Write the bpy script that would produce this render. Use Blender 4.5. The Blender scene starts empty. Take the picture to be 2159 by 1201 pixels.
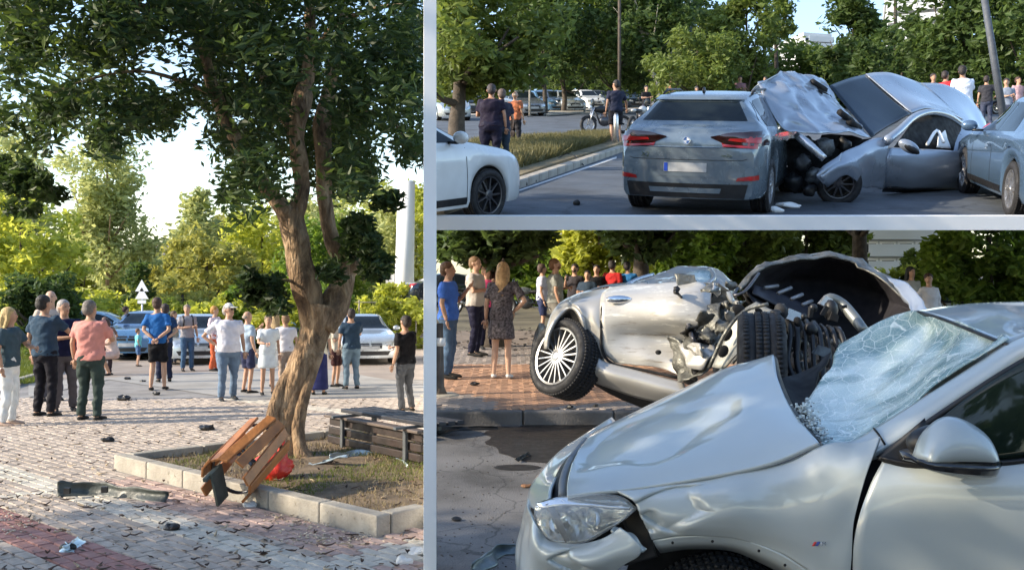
import bpy, math, random
import numpy as np
from mathutils import Vector, Matrix, noise
from mathutils.bvhtree import BVHTree

# ------------------------------------------------------------------ scene, camera, light
scene = bpy.context.scene
COL = scene.collection
F, CX, CY, CH = 2000.0, 1079.5, 565.0, 1.72          # focal length / principal column / level row / eye height
cam = bpy.data.cameras.new('camera'); cam_o = bpy.data.objects.new('camera', cam); COL.objects.link(cam_o)
cam.sensor_width = 36; cam.lens = 36 * F / 2159; cam.shift_y = -(600.25 - CY) / 2159
cam.clip_start = .05; cam.clip_end = 6000
cam_o.location = (0, 0, CH); cam_o.rotation_euler = (math.radians(90), 0, 0)
scene.camera = cam_o
SUN_EL, SUN_AZ = math.radians(27), math.radians(-103)   # azimuth from +Y towards +X
world = bpy.data.worlds.new('World'); scene.world = world; world.use_nodes = True
wn = world.node_tree; bg = wn.nodes['Background']
sky = wn.nodes.new('ShaderNodeTexSky'); sky.sky_type = 'NISHITA'; sky.sun_disc = False
sky.sun_elevation = SUN_EL; sky.sun_rotation = SUN_AZ; sky.dust_density = .7; sky.air_density = 1.0
wn.links.new(sky.outputs[0], bg.inputs[0]); bg.inputs[1].default_value = .15
sl = bpy.data.lights.new('sun', 'SUN'); sl.energy = 2.9; sl.angle = math.radians(.8); sl.color = (1, .86, .66)
so = bpy.data.objects.new('sun', sl); COL.objects.link(so)
sd = Vector((math.sin(SUN_AZ) * math.cos(SUN_EL), math.cos(SUN_AZ) * math.cos(SUN_EL), math.sin(SUN_EL)))
so.rotation_euler = sd.to_track_quat('Z', 'Y').to_euler(); so.location = (0, 0, 30)
scene.view_settings.view_transform = 'Standard'; scene.view_settings.look = 'None'
scene.view_settings.exposure = 1.32; scene.view_settings.gamma = 1
scene.render.engine = 'CYCLES'
PI = math.pi
rnd = random.Random(7)

# ------------------------------------------------------------------ the three levels of the place
class Bay:
    """a stretch of ground: eye height above it and the row its horizon falls on (its slope)"""
    def __init__(s, h, hy):
        s.h = h; s.th = math.atan((CY - hy) / F); s.R = Matrix.Rotation(s.th, 4, 'X')
        s.M = Matrix.Translation((0, 0, CH)) @ s.R @ Matrix.Translation((0, 0, -h))
        s.Ri = s.R.inverted()
    def ray(s, px, py): return s.Ri @ Vector(((px - CX) / F, 1, (CY - py) / F))
    def g(s, px, py, z=0):
        r = s.ray(px, py); t = (z - s.h) / r.z
        return Vector((r.x * t, r.y * t, z))
    def at(s, px, py, d):
        r = s.ray(px, py); t = d / r.y
        return Vector((r.x * t, d, s.h + r.z * t))
    def w(s, p): return s.M @ Vector(p)
LB = Bay(1.65, 645); TB = Bay(1.60, 185); BB = Bay(1.72, 565)
def pix(P):
    P = np.asarray(P); return CX + F * P[:, 0] / P[:, 1], CY - F * (P[:, 2] - CH) / P[:, 1]

# ------------------------------------------------------------------ materials
MATS = {}
def pm(name, col, rough=.6, metal=0, var=.18, scale=6, bump=0, coat=0, bscale=None, island=0, detail=4, spec=None):
    if name in MATS: return MATS[name]
    m = bpy.data.materials.new(name); m.use_nodes = True; nt = m.node_tree; N = nt.nodes; L = nt.links
    b = N['Principled BSDF']; b.inputs['Roughness'].default_value = rough; b.inputs['Metallic'].default_value = metal
    if coat: b.inputs['Coat Weight'].default_value = coat; b.inputs['Coat Roughness'].default_value = .04
    if spec is not None: b.inputs['Specular IOR Level'].default_value = spec
    tc = N.new('ShaderNodeTexCoord'); nz = N.new('ShaderNodeTexNoise'); nz.inputs['Scale'].default_value = scale; nz.inputs['Detail'].default_value = detail
    L.new(tc.outputs['Object'], nz.inputs['Vector'])
    rp = N.new('ShaderNodeValToRGB'); rp.color_ramp.elements[0].position = .3; rp.color_ramp.elements[1].position = .7
    c = col
    rp.color_ramp.elements[0].color = (c[0] * (1 - var), c[1] * (1 - var), c[2] * (1 - var), 1)
    rp.color_ramp.elements[1].color = (min(1, c[0] * (1 + var)), min(1, c[1] * (1 + var)), min(1, c[2] * (1 + var)), 1)
    L.new(nz.outputs[0], rp.inputs[0]); out = rp.outputs[0]
    if island:
        gi = N.new('ShaderNodeNewGeometry'); mr = N.new('ShaderNodeMapRange'); mr.inputs[3].default_value = 1 - island; mr.inputs[4].default_value = 1 + island
        L.new(gi.outputs['Random Per Island'], mr.inputs[0])
        vm = N.new('ShaderNodeVectorMath'); vm.operation = 'SCALE'; L.new(out, vm.inputs[0]); L.new(mr.outputs[0], vm.inputs['Scale']); out = vm.outputs[0]
    L.new(out, b.inputs['Base Color'])
    if coat: scale_r, lo_r, hi_r = scale * .5, .92, 1.12
    else: scale_r, lo_r, hi_r = scale * 1.7, .75, 1.35
    n3 = N.new('ShaderNodeTexNoise'); n3.inputs['Scale'].default_value = scale_r; n3.inputs['Detail'].default_value = 6; L.new(tc.outputs['Object'], n3.inputs['Vector'])
    mr3 = N.new('ShaderNodeMapRange'); mr3.inputs[1].default_value = .3; mr3.inputs[2].default_value = .7; mr3.inputs[3].default_value = rough * lo_r; mr3.inputs[4].default_value = min(1, rough * hi_r); L.new(n3.outputs[0], mr3.inputs[0]); L.new(mr3.outputs[0], b.inputs['Roughness'])
    if bump:
        n2 = N.new('ShaderNodeTexNoise'); n2.inputs['Scale'].default_value = bscale or scale * 4; n2.inputs['Detail'].default_value = 5
        L.new(tc.outputs['Object'], n2.inputs['Vector'])
        bp = N.new('ShaderNodeBump'); bp.inputs['Strength'].default_value = bump; bp.inputs['Distance'].default_value = .02
        L.new(n2.outputs[0], bp.inputs['Height']); L.new(bp.outputs[0], b.inputs['Normal'])
    MATS[name] = m; return m
def leafmat(name, col, trans=.45, hue2=None):
    if name in MATS: return MATS[name]
    m = bpy.data.materials.new(name); m.use_nodes = True; nt = m.node_tree; N = nt.nodes; L = nt.links
    N.remove(N['Principled BSDF'])
    gi = N.new('ShaderNodeNewGeometry'); tc = N.new('ShaderNodeTexCoord'); nz = N.new('ShaderNodeTexNoise'); nz.inputs['Scale'].default_value = .7
    L.new(tc.outputs['Object'], nz.inputs['Vector'])
    rp = N.new('ShaderNodeValToRGB'); h2 = hue2 or (col[0] * 1.5, col[1] * 1.25, col[2] * .8)
    rp.color_ramp.elements[0].color = (*[x * .75 for x in col], 1); rp.color_ramp.elements[1].color = (*h2, 1)
    ad = N.new('ShaderNodeMath'); ad.operation = 'MULTIPLY_ADD'; ad.inputs[1].default_value = .55; L.new(gi.outputs['Random Per Island'], ad.inputs[0])
    sb = N.new('ShaderNodeMath'); sb.operation = 'MULTIPLY_ADD'; sb.inputs[1].default_value = 1.5; sb.inputs[2].default_value = -.5; L.new(nz.outputs[0], sb.inputs[0])
    L.new(sb.outputs[0], ad.inputs[2]); L.new(ad.outputs[0], rp.inputs[0])
    df = N.new('ShaderNodeBsdfPrincipled'); df.inputs['Roughness'].default_value = .5; df.inputs['Specular IOR Level'].default_value = .3
    tr = N.new('ShaderNodeBsdfTranslucent'); mx = N.new('ShaderNodeMixShader'); mx.inputs[0].default_value = trans
    hs = N.new('ShaderNodeHueSaturation'); hs.inputs['Value'].default_value = 1.5; hs.inputs['Saturation'].default_value = 1.1; hs.inputs['Hue'].default_value = .485
    L.new(rp.outputs[0], df.inputs['Base Color']); L.new(rp.outputs[0], hs.inputs['Color']); L.new(hs.outputs[0], tr.inputs['Color'])
    L.new(df.outputs[0], mx.inputs[1]); L.new(tr.outputs[0], mx.inputs[2]); L.new(mx.outputs[0], N['Material Output'].inputs[0])
    MATS[name] = m; return m
def glassy(name, col, rough=.04, alpha=.75):
    """tinted pane: dark coat that lets a little through"""
    if name in MATS: return MATS[name]
    m = bpy.data.materials.new(name); m.use_nodes = True; nt = m.node_tree; N = nt.nodes; L = nt.links
    b = N['Principled BSDF']; b.inputs['Roughness'].default_value = rough; b.inputs['Specular IOR Level'].default_value = .38
    tc = N.new('ShaderNodeTexCoord'); nz = N.new('ShaderNodeTexNoise'); nz.inputs['Scale'].default_value = 3
    rp = N.new('ShaderNodeValToRGB'); rp.color_ramp.elements[0].color = (*[x * .8 for x in col], 1); rp.color_ramp.elements[1].color = (*[min(1, x * 1.2) for x in col], 1)
    L.new(tc.outputs['Object'], nz.inputs['Vector']); L.new(nz.outputs[0], rp.inputs[0]); L.new(rp.outputs[0], b.inputs['Base Color'])
    b.inputs['Alpha'].default_value = alpha
    MATS[name] = m; return m

# ------------------------------------------------------------------ mesh helpers
class MB:
    def __init__(s): s.v = []; s.f = []; s.mi = []; s.cur = 0
    def add(s, vs, fs):
        o = len(s.v); s.v += [tuple(p) for p in vs]; s.f += [tuple(i + o for i in f) for f in fs]; s.mi += [s.cur] * len(fs); return s
    def box(s, c, size, M=None, taper=1):
        x, y, z = [k / 2 for k in size]; t = taper
        P = [(-x, -y, -z), (x, -y, -z), (x, y, -z), (-x, y, -z), (-x * t, -y * t, z), (x * t, -y * t, z), (x * t, y * t, z), (-x * t, y * t, z)]
        P = [Vector(p) for p in P]
        if M is not None: P = [M @ p for p in P]
        c = Vector(c)
        return s.add([p + c for p in P], [(0, 3, 2, 1), (4, 5, 6, 7), (0, 1, 5, 4), (1, 2, 6, 5), (2, 3, 7, 6), (3, 0, 4, 7)])
    def tube(s, pts, rad, n=8, cap=True, flat=1.0):
        pts = [Vector(p) for p in pts]
        if not hasattr(rad, '__len__'): rad = [rad] * len(pts)
        rings = []; ref = None
        for i, p in enumerate(pts):
            d = (pts[min(i + 1, len(pts) - 1)] - pts[max(i - 1, 0)])
            if d.length < 1e-9: d = Vector((0, 0, 1))
            d.normalize()
            if ref is None: ref = Vector((1, 0, 0)) if abs(d.x) < .8 else Vector((0, 1, 0))
            a = (ref - d * ref.dot(d)).normalized(); b = d.cross(a); ref = a
            r = rad[i]; ra, rb = (r if hasattr(r, '__len__') else (r, r * flat))
            rings.append([p + a * ra * math.cos(2 * PI * k / n) + b * rb * math.sin(2 * PI * k / n) for k in range(n)])
        vs = [q for r in rings for q in r]; fs = []
        for i in range(len(rings) - 1):
            for k in range(n):
                fs.append((i * n + k, i * n + (k + 1) % n, (i + 1) * n + (k + 1) % n, (i + 1) * n + k))
        if cap: fs += [tuple(range(n - 1, -1, -1)), tuple(range((len(rings) - 1) * n, len(rings) * n))]
        return s.add(vs, fs)
    def ell(s, c, r, nu=12, nv=8, M=None):
        vs = []; fs = []
        for j in range(nv + 1):
            ph = PI * j / nv
            for i in range(nu):
                a = 2 * PI * i / nu; p = Vector((r[0] * math.sin(ph) * math.cos(a), r[1] * math.sin(ph) * math.sin(a), r[2] * math.cos(ph)))
                vs.append((M @ p if M is not None else p) + Vector(c))
        for j in range(nv):
            for i in range(nu):
                fs.append((j * nu + i, (j + 1) * nu + i, (j + 1) * nu + (i + 1) % nu, j * nu + (i + 1) % nu))
        return s.add(vs, fs)
    def grid(s, G):
        n, m = len(G), len(G[0])
        return s.add([p for r in G for p in r], [(i * m + j, i * m + j + 1, (i + 1) * m + j + 1, (i + 1) * m + j) for i in range(n - 1) for j in range(m - 1)])
    def lathe(s, prof, n=32, axis='Y', ang=2 * PI):
        """prof: (radius, along axis)"""
        vs = []; fs = []; k = len(prof); full = abs(ang - 2 * PI) < 1e-6; cnt = n if full else n + 1
        for i in range(cnt):
            a = ang * i / n
            for r, h in prof:
                x, z = r * math.cos(a), r * math.sin(a)
                vs.append((x, h, z) if axis == 'Y' else (x, z, h))
        for i in range(n):
            j = (i + 1) % cnt
            for q in range(k - 1): fs.append((i * k + q, j * k + q, j * k + q + 1, i * k + q + 1))
        return s.add(vs, fs)
    def mesh(s, name, mats, smooth=True, M=None):
        me = bpy.data.meshes.new(name)
        v = s.v if M is None else [tuple(M @ Vector(p)) for p in s.v]
        me.from_pydata(v, [], s.f)
        for m in (mats if isinstance(mats, (list, tuple)) else [mats]): me.materials.append(m)
        if any(s.mi): me.polygons.foreach_set('material_index', s.mi)
        me.polygons.foreach_set('use_smooth', [smooth] * len(me.polygons)); me.update()
        return me
def link(name, me, parent=None, M=None):
    o = bpy.data.objects.new(name, me); COL.objects.link(o)
    if parent is not None: o.parent = parent
    if M is not None: o.matrix_local = M
    return o
def part(name, mb, mat, parent=None, smooth=True, M=None, sharp=None):
    me = mb.mesh(name, mat, smooth); o = link(name, me, parent, M)
    if sharp:
        md = o.modifiers.new('edges', 'EDGE_SPLIT'); md.split_angle = math.radians(sharp)
    return o
def bevel(o, w=.008, seg=2):
    md = o.modifiers.new('bevel', 'BEVEL'); md.width = w; md.segments = seg; md.limit_method = 'ANGLE'; return o
def thick(o, t, off=-1):
    md = o.modifiers.new('thickness', 'SOLIDIFY'); md.thickness = t; md.offset = off; return o
def tag(o, label, cat, group=None, kind=None):
    o['label'] = label; o['category'] = cat
    if group: o['group'] = group
    if kind: o['kind'] = kind
    return o
def struct(o): o['kind'] = 'structure'; return o
def root(name, label, cat, M, group=None):
    o = bpy.data.objects.new(name, None); o.empty_display_size = .2; COL.objects.link(o); o.matrix_world = M
    return tag(o, label, cat, group)
def rootat(name, label, cat, p, yaw=0, group=None, bay=None):
    """p in bay coordinates; the thing stands upright unless bay tilt is asked for with bay"""
    if bay is not None: M = bay.M @ Matrix.Translation(p) @ Matrix.Rotation(yaw, 4, 'Z')
    else: M = Matrix.Translation(p) @ Matrix.Rotation(yaw, 4, 'Z')
    return root(name, label, cat, M, group)
def np_mesh(name, V, Fq, mats, smooth=False):
    """fast mesh from numpy arrays, faces (n,k)"""
    me = bpy.data.meshes.new(name); k = Fq.shape[1]
    me.vertices.add(len(V)); me.vertices.foreach_set('co', np.ascontiguousarray(V, np.float32).ravel())
    me.loops.add(Fq.size); me.loops.foreach_set('vertex_index', np.ascontiguousarray(Fq, np.int32).ravel())
    me.polygons.add(len(Fq)); me.polygons.foreach_set('loop_start', np.arange(0, Fq.size, k, dtype=np.int32))
    try: me.polygons.foreach_set('loop_total', np.full(len(Fq), k, np.int32))
    except Exception: pass
    me.polygons.foreach_set('use_smooth', [smooth] * len(Fq))
    for m in (mats if isinstance(mats, (list, tuple)) else [mats]): me.materials.append(m)
    me.update(calc_edges=True); return me
def crv(pts, n):
    """Catmull-Rom through rows of arrays: pts (k,...) -> (n,...)"""
    P = np.asarray(pts, float); k = len(P)
    if k == 1: return np.repeat(P, n, 0)
    P = np.concatenate([[2 * P[0] - P[1]], P, [2 * P[-1] - P[-2]]]); out = []
    for t in np.linspace(0, k - 1, n):
        i = min(int(t), k - 2); f = t - i; a, b, c, d = P[i], P[i + 1], P[i + 2], P[i + 3]
        out.append(.5 * (2 * b + (c - a) * f + (2 * a - 5 * b + 4 * c - d) * f * f + (3 * b - a - 3 * c + d) * f ** 3))
    return np.array(out)
def panel(name, bay, rows, mat, parent, sub=6, lin=False, crumple=0, cs=3.0, t=.012, fold=0, wob=0, bev=False, seed=0, flat=False, dents=()):
    """sheet metal: rows of (column, row, distance) sampled on the place, smoothed and given thickness"""
    G = np.array([[tuple(bay.w(bay.at(*p))) for p in r] for r in rows])
    n = (len(rows) - 1) * sub + 1; m = (len(rows[0]) - 1) * sub + 1
    if lin:
        li = lambda A, k: np.array([A[min(int(t), len(A) - 2)] * (1 - (t - min(int(t), len(A) - 2))) + A[min(int(t), len(A) - 2) + 1] * (t - min(int(t), len(A) - 2)) for t in np.linspace(0, len(A) - 1, k)])
        G = li(G, n); G = np.swapaxes(li(np.swapaxes(G, 0, 1), m), 0, 1)
    else: G = crv(G, n); G = np.swapaxes(crv(np.swapaxes(G, 0, 1), m), 0, 1)
    if crumple:
        for i in range(n):
            for j in range(m):
                p = Vector(G[i, j]); e = 1 if not wob else 1
                q = noise.noise_vector(p * cs + Vector((seed, 0, 0))); r = noise.noise_vector(p * cs * 2.7 + Vector((0, seed, 3)))
                d = (q + r * .45) * crumple
                if fold: d += Vector((0, 1, .4)) * (abs(noise.noise(p * cs * 1.3)) * fold)
                G[i, j] += np.array(d)
    for (x_, y_, d_, R_x, R_z, dep, dr) in dents:      # pressed-in dents with a sharp rim
        c_ = bay.w(bay.at(x_, y_, d_)); dr = Vector(dr).normalized()
        for i in range(n):
            for j in range(m):
                q = Vector(G[i, j]) - c_; rr_ = math.sqrt((q.x / R_x) ** 2 + ((abs(q.y) + abs(q.z)) / R_z) ** 2) * (1 + .25 * noise.noise(Vector(G[i, j]) * 5))
                if rr_ < 1: G[i, j] += np.array(dr * dep * min(1, (1 - rr_) * 6))
    Mi = parent.matrix_world.inverted() if parent is not None else Matrix()
    mb = MB().grid([[Mi @ Vector(p) for p in r] for r in G])
    o = part(name, mb, mat, parent, smooth=not flat)
    if t: thick(o, t, 0)
    return o
def rod(name, bay, pts, rad, mat, parent, n=8, sub=4):
    P = np.array([tuple(bay.w(bay.at(*p))) for p in pts]); m = (len(pts) - 1) * sub + 1; P = crv(P, m)
    Mi = parent.matrix_world.inverted() if parent is not None else Matrix()
    if hasattr(rad, '__len__'): rr = list(crv(np.array(rad, float), m))
    else: rr = [rad] * m
    return part(name, MB().tube([Mi @ Vector(p) for p in P], rr, n), mat, parent)
def text_mesh(body, size, depth=.004):
    cu = bpy.data.curves.new('lettering', 'FONT'); cu.body = body; cu.size = size; cu.extrude = depth; cu.align_x = 'CENTER'; cu.align_y = 'CENTER'
    o = bpy.data.objects.new('lettering', cu); COL.objects.link(o)
    me = bpy.data.meshes.new_from_object(o.evaluated_get(bpy.context.evaluated_depsgraph_get())); bpy.data.objects.remove(o); return me

# ------------------------------------------------------------------ palette
asphalt = pm('asphalt', (.14, .137, .138), .92, var=.3, scale=1.1, bump=.5, bscale=70, detail=8)
def cracked(m, sc, dark_=.45):
    nt = m.node_tree; N = nt.nodes; L = nt.links; b = N['Principled BSDF']; src = b.inputs['Base Color'].links[0].from_socket
    tc = N.new('ShaderNodeTexCoord'); nz = N.new('ShaderNodeTexNoise'); nz.inputs['Scale'].default_value = 1.3; nz.inputs['Detail'].default_value = 6; L.new(tc.outputs['Object'], nz.inputs[0])
    ad = N.new('ShaderNodeVectorMath'); ad.operation = 'ADD'; L.new(tc.outputs['Object'], ad.inputs[0]); L.new(nz.outputs['Color'], ad.inputs[1])
    vo = N.new('ShaderNodeTexVoronoi'); vo.feature = 'DISTANCE_TO_EDGE'; vo.inputs['Scale'].default_value = sc; L.new(ad.outputs[0], vo.inputs[0])
    r = N.new('ShaderNodeValToRGB'); e = r.color_ramp.elements; e[0].position = 0; e[0].color = (dark_, dark_, dark_, 1); e[1].position = .012; e[1].color = (1, 1, 1, 1); L.new(vo.outputs[0], r.inputs[0])
    n2 = N.new('ShaderNodeTexNoise'); n2.inputs['Scale'].default_value = .55; n2.inputs['Detail'].default_value = 8; n2.inputs['Roughness'].default_value = .7; L.new(tc.outputs['Object'], n2.inputs[0])
    r2 = N.new('ShaderNodeValToRGB'); e = r2.color_ramp.elements; e[0].position = .36; e[0].color = (.62, .61, .60, 1); e[1].position = .5; e[1].color = (1, 1, 1, 1); L.new(n2.outputs[0], r2.inputs[0])
    m1 = N.new('ShaderNodeVectorMath'); m1.operation = 'MULTIPLY'; L.new(src, m1.inputs[0]); L.new(r.outputs[0], m1.inputs[1])
    m2 = N.new('ShaderNodeVectorMath'); m2.operation = 'MULTIPLY'; L.new(m1.outputs[0], m2.inputs[0]); L.new(r2.outputs[0], m2.inputs[1]); L.new(m2.outputs[0], b.inputs['Base Color'])
cracked(asphalt, .7)
asphalt_up = pm('upper_asphalt', (.085, .10, .12), .9, var=.2, scale=1.2, bump=.4, bscale=60, detail=8)
cracked(asphalt_up, .35, .6)
concrete = pm('concrete', (.36, .33, .28), .9, var=.25, scale=5, bump=.4, bscale=50)
whitep = pm('white_render', (.94, .94, .93), .6, var=.02, scale=3, bump=.05)
soil = pm('soil', (.17, .125, .08), 1, var=.4, scale=7, bump=.7, bscale=40)
grassm = leafmat('grass_blades', (.10, .15, .035), .3)
def barkmat():
    m = pm('bark', (.17, .105, .06), .95, var=.5, scale=5, bump=1, bscale=22, detail=9); nt = m.node_tree; N = nt.nodes; L = nt.links; b = N['Principled BSDF']
    tc = N.new('ShaderNodeTexCoord'); mp = N.new('ShaderNodeMapping'); mp.inputs['Scale'].default_value = (1, 1, .38); L.new(tc.outputs['Object'], mp.inputs[0])
    nz = N.new('ShaderNodeTexNoise'); nz.inputs['Scale'].default_value = 7; nz.inputs['Detail'].default_value = 9; nz.inputs['Roughness'].default_value = .72; nz.inputs['Distortion'].default_value = .6; L.new(mp.outputs[0], nz.inputs[0])
    r = N.new('ShaderNodeValToRGB'); e = r.color_ramp.elements; e[0].position = .34; e[0].color = (.06, .037, .024, 1); e[1].position = .66; e[1].color = (.56, .40, .25, 1); k = e.new(.5); k.color = (.27, .175, .10, 1)
    L.new(nz.outputs[0], r.inputs[0]); L.new(r.outputs[0], b.inputs['Base Color'])
    vo = N.new('ShaderNodeTexVoronoi'); vo.feature = 'DISTANCE_TO_EDGE'; vo.inputs['Scale'].default_value = 22; L.new(mp.outputs[0], vo.inputs[0])
    bp = N.new('ShaderNodeBump'); bp.inputs['Strength'].default_value = 1; bp.inputs['Distance'].default_value = .03
    mu = N.new('ShaderNodeMath'); mu.operation = 'ADD'; L.new(nz.outputs[0], mu.inputs[0]); L.new(vo.outputs[0], mu.inputs[1]); L.new(mu.outputs[0], bp.inputs['Height']); L.new(bp.outputs[0], b.inputs['Normal'])
    return m
bark = barkmat()
darkbark = pm('dark_bark', (.07, .055, .042), .95, var=.35, scale=6, bump=.8, bscale=20)
black = pm('black_plastic', (.012, .012, .013), .45, var=.3, scale=8)
dark = pm('dark_cavity', (.008, .008, .009), .9, var=.3)  # near-black: shade of hollows put into the colour; also seams and holes
rubber = pm('rubber', (.022, .022, .024), .75, var=.25, scale=12, bump=.2)
steel = pm('alloy', (.62, .62, .63), .28, .85, var=.08)
steeld = pm('dark_alloy', (.10, .10, .11), .35, .7, var=.1)
chrome = pm('chrome', (.85, .85, .86), .1, 1, var=.05)
glass = glassy('car_glass', (.012, .018, .022), .03, .93)
redlens = pm('red_lens', (.42, .012, .012), .15, var=.1, coat=1)
lamp = pm('lamp_lens', (.55, .58, .6), .08, .5, var=.2, coat=1, scale=20)
# ------------------------------------------------------------------ foliage
def leafcloud(name, C, n, rad, size, mat, parent, clip=None, seed=0, squash=.8, droop=0, aspect=.5):
    """n leaves round every clump centre of C (world coordinates)"""
    r = np.random.RandomState(seed); C = np.asarray(C, float); k = len(C)
    rad = np.broadcast_to(np.asarray(rad, float), (k,))
    d = r.normal(size=(k, n, 3)); d /= np.linalg.norm(d, axis=2, keepdims=True)
    d *= (r.rand(k, n, 1) ** .45) * rad[:, None, None]; d[..., 2] *= squash
    if droop: d[..., 2] -= droop * (np.abs(d[..., 0]) + np.abs(d[..., 1]))
    P = (C[:, None, :] + d).reshape(-1, 3)
    if clip is not None:
        k_ = clip(P); P = P[k_]
    m = len(P)
    if m == 0: return None
    a = r.normal(size=(m, 3)); a[:, 2] *= .6; a /= np.linalg.norm(a, axis=1, keepdims=True)
    b = np.cross(a, r.normal(size=(m, 3))); b /= np.linalg.norm(b, axis=1, keepdims=True)
    s = size * (.6 + .8 * r.rand(m, 1)); a = a * s; b = b * s * aspect
    c = np.cross(a, b); c /= (np.linalg.norm(c, axis=1, keepdims=True) + 1e-9); c = c * s * .15
    V = np.stack([P - a, P + b * .9 + c, P + a, P - b * .9 + c], 1).reshape(-1, 3)
    Mi = np.array(parent.matrix_world.inverted()) if parent is not None else np.eye(4)
    V = V @ Mi[:3, :3].T + Mi[:3, 3]
    return link(name, np_mesh(name, V, np.arange(4 * m).reshape(-1, 4), mat), parent)
CLUMPS = {}
def clip_px(lo, hi, deck=None):
    def f(P):
        px, py = pix(P); ok = (px > lo) & (px < hi) | (P[:, 1] < 0)
        if deck == 'under': ok &= (P[:, 2] < CH + .185 * P[:, 1] - 1.95) | (P[:, 1] < 11.2)
        if deck == 'over': ok &= P[:, 2] > CH + .19 * P[:, 1] - 1.75
        return ok
    return f
def tree(label, p, H, rx, crown_lo, mat, clip=None, name='tree', seed=1, nclump=90, nleaf=60, leaf=.2, trunk_r=.16, barkm=None, group=None,
         lean=(0, 0), kind='round', cat='tree', sparse=1.0):
    """p = world point of the base"""
    R_ = random.Random(seed); p = Vector(p); T = root(name, label, cat, Matrix.Translation(p), group)
    barkm = barkm or darkbark; lo = crown_lo; Hc = H - lo
    mb = MB(); top = Vector((lean[0], lean[1], H * .8))
    tp = [Vector((0, 0, -.1)), Vector((R_.uniform(-.1, .1), 0, lo * .5)), Vector((lean[0] * .4, lean[1] * .4, lo)), Vector((lean[0] * .7, lean[1] * .7, lo + Hc * .35)), top]
    mb.tube([tuple(q) for q in crv(np.array(tp), 14)], list(np.linspace(trunk_r * 1.2, trunk_r * .3, 14)), 8)
    C = []
    for i in range(7):
        a = R_.uniform(0, 2 * PI); z0 = lo * .8 + Hc * R_.uniform(0, .4); L_ = rx * R_.uniform(.5, .85)
        s0 = Vector((lean[0] * .4, lean[1] * .4, z0)); e = s0 + Vector((math.cos(a) * L_, math.sin(a) * L_, Hc * R_.uniform(.15, .4)))
        mid = (s0 + e) / 2 + Vector((0, 0, .12 * Hc * R_.uniform(-1, 1)))
        mb.tube([tuple(q) for q in crv(np.array([s0, mid, e]), 7)], list(np.linspace(trunk_r * .5, trunk_r * .12, 7)), 6)
    tr = part('trunk', mb, barkm, T)
    for i in range(nclump):
        while True:
            x, y, z = R_.uniform(-1, 1), R_.uniform(-1, 1), R_.uniform(-1, 1); r2 = x * x + y * y + z * z
            if r2 < 1 and r2 > .12 * R_.random(): break
        if kind == 'cone': w = (1 - (z + 1) / 2) ** .7 + .12; x *= w * 1.2; y *= w * 1.2
        if kind == 'tall': x *= .75 + .4 * math.sin(z * 7 + seed); y *= .75 + .4 * math.cos(z * 5 + seed)
        nn = noise.noise(Vector((x * 1.7, y * 1.7, z * 2.2 + seed * 3.1)))
        if nn < -.22 * sparse: continue
        C.append((p.x + lean[0] * .7 + x * rx, p.y + lean[1] * .7 + y * rx, p.z + lo + Hc * (.5 + z * .5)))
    drp = .5 if kind == 'weep' else 0
    crs = max(rx, Hc * .5) * (.26 if kind != 'tall' else .22)
    leafcloud('crown', C, nleaf, [crs * R_.uniform(.6, 1.3) for _ in C], leaf, mat, T, clip, seed, droop=drp)
    return T
def grassfield(name, bay, n, boxes, h, mat, parent=None, seed=3, z=0):
    """blades scattered on quads given as pixel corner lists in the bay's ground"""
    r = np.random.RandomState(seed); P = []
    for q in boxes:
        A = [np.array(bay.g(*c, z)) for c in q]; u = r.rand(n, 1); v = r.rand(n, 1)
        P.append((A[0] * (1 - u) + A[1] * u) * (1 - v) + (A[3] * (1 - u) + A[2] * u) * v)
    P = np.concatenate(P); m = len(P); a = r.rand(m) * 2 * PI
    hh = h * (.4 + r.rand(m)); w = h * .12
    s = np.stack([np.cos(a) * w, np.sin(a) * w, np.zeros(m)], 1); t = np.stack([r.normal(size=m) * h * .35, r.normal(size=m) * h * .35, hh], 1)
    V = np.stack([P - s, P + s, P + t], 1).reshape(-1, 3); Mb = np.array(bay.M)
    V = V @ Mb[:3, :3].T + Mb[:3, 3]
    if parent is not None:
        Mi = np.array(parent.matrix_world.inverted()); V = V @ Mi[:3, :3].T + Mi[:3, 3]
    o = link(name, np_mesh(name, V, np.arange(3 * m).reshape(-1, 3), mat), parent)
    o['kind'] = 'stuff'; return o

# ------------------------------------------------------------------ people
SKIN = [(.46, .27, .18), (.38, .21, .135), (.52, .33, .235), (.30, .16, .10)]
def remesh(mb, name, mats, vox, smooth_it=3):
    me = mb.mesh(name, mats); o = bpy.data.objects.new(name, me); COL.objects.link(o)
    m = o.modifiers.new('r', 'REMESH'); m.mode = 'VOXEL'; m.voxel_size = vox; m.use_smooth_shade = True
    s = o.modifiers.new('s', 'SMOOTH'); s.iterations = smooth_it; s.factor = .5
    r = bpy.data.meshes.new_from_object(o.evaluated_get(bpy.context.evaluated_depsgraph_get())); bpy.data.objects.remove(o)
    r.name = name
    if not r.materials:
        for k in (mats if isinstance(mats, (list, tuple)) else [mats]): r.materials.append(k)
    return r
ARMS = {
 'down': ((.235, .03, 1.14), (.25, -.04, .89)), 'cross': ((.25, -.05, 1.15), (-.06, -.23, 1.19)), 'phone': ((.22, -.10, 1.16), (.07, -.30, 1.38)),
 'hip': ((.37, .07, 1.18), (.19, -.02, 1.02)), 'point': ((.25, -.2, 1.22), (.17, -.46, 1.13)), 'behind': ((.25, .1, 1.15), (.05, .18, 1.0)),
 'head': ((.34, -.12, 1.38), (.12, -.06, 1.60)), 'out': ((.33, -.1, 1.18), (.42, -.3, 1.02)), 'pocket': ((.27, .05, 1.15), (.2, -.04, .93)), 'fwd': ((.23, -.17, 1.17), (.10, -.34, 1.16))}
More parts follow.
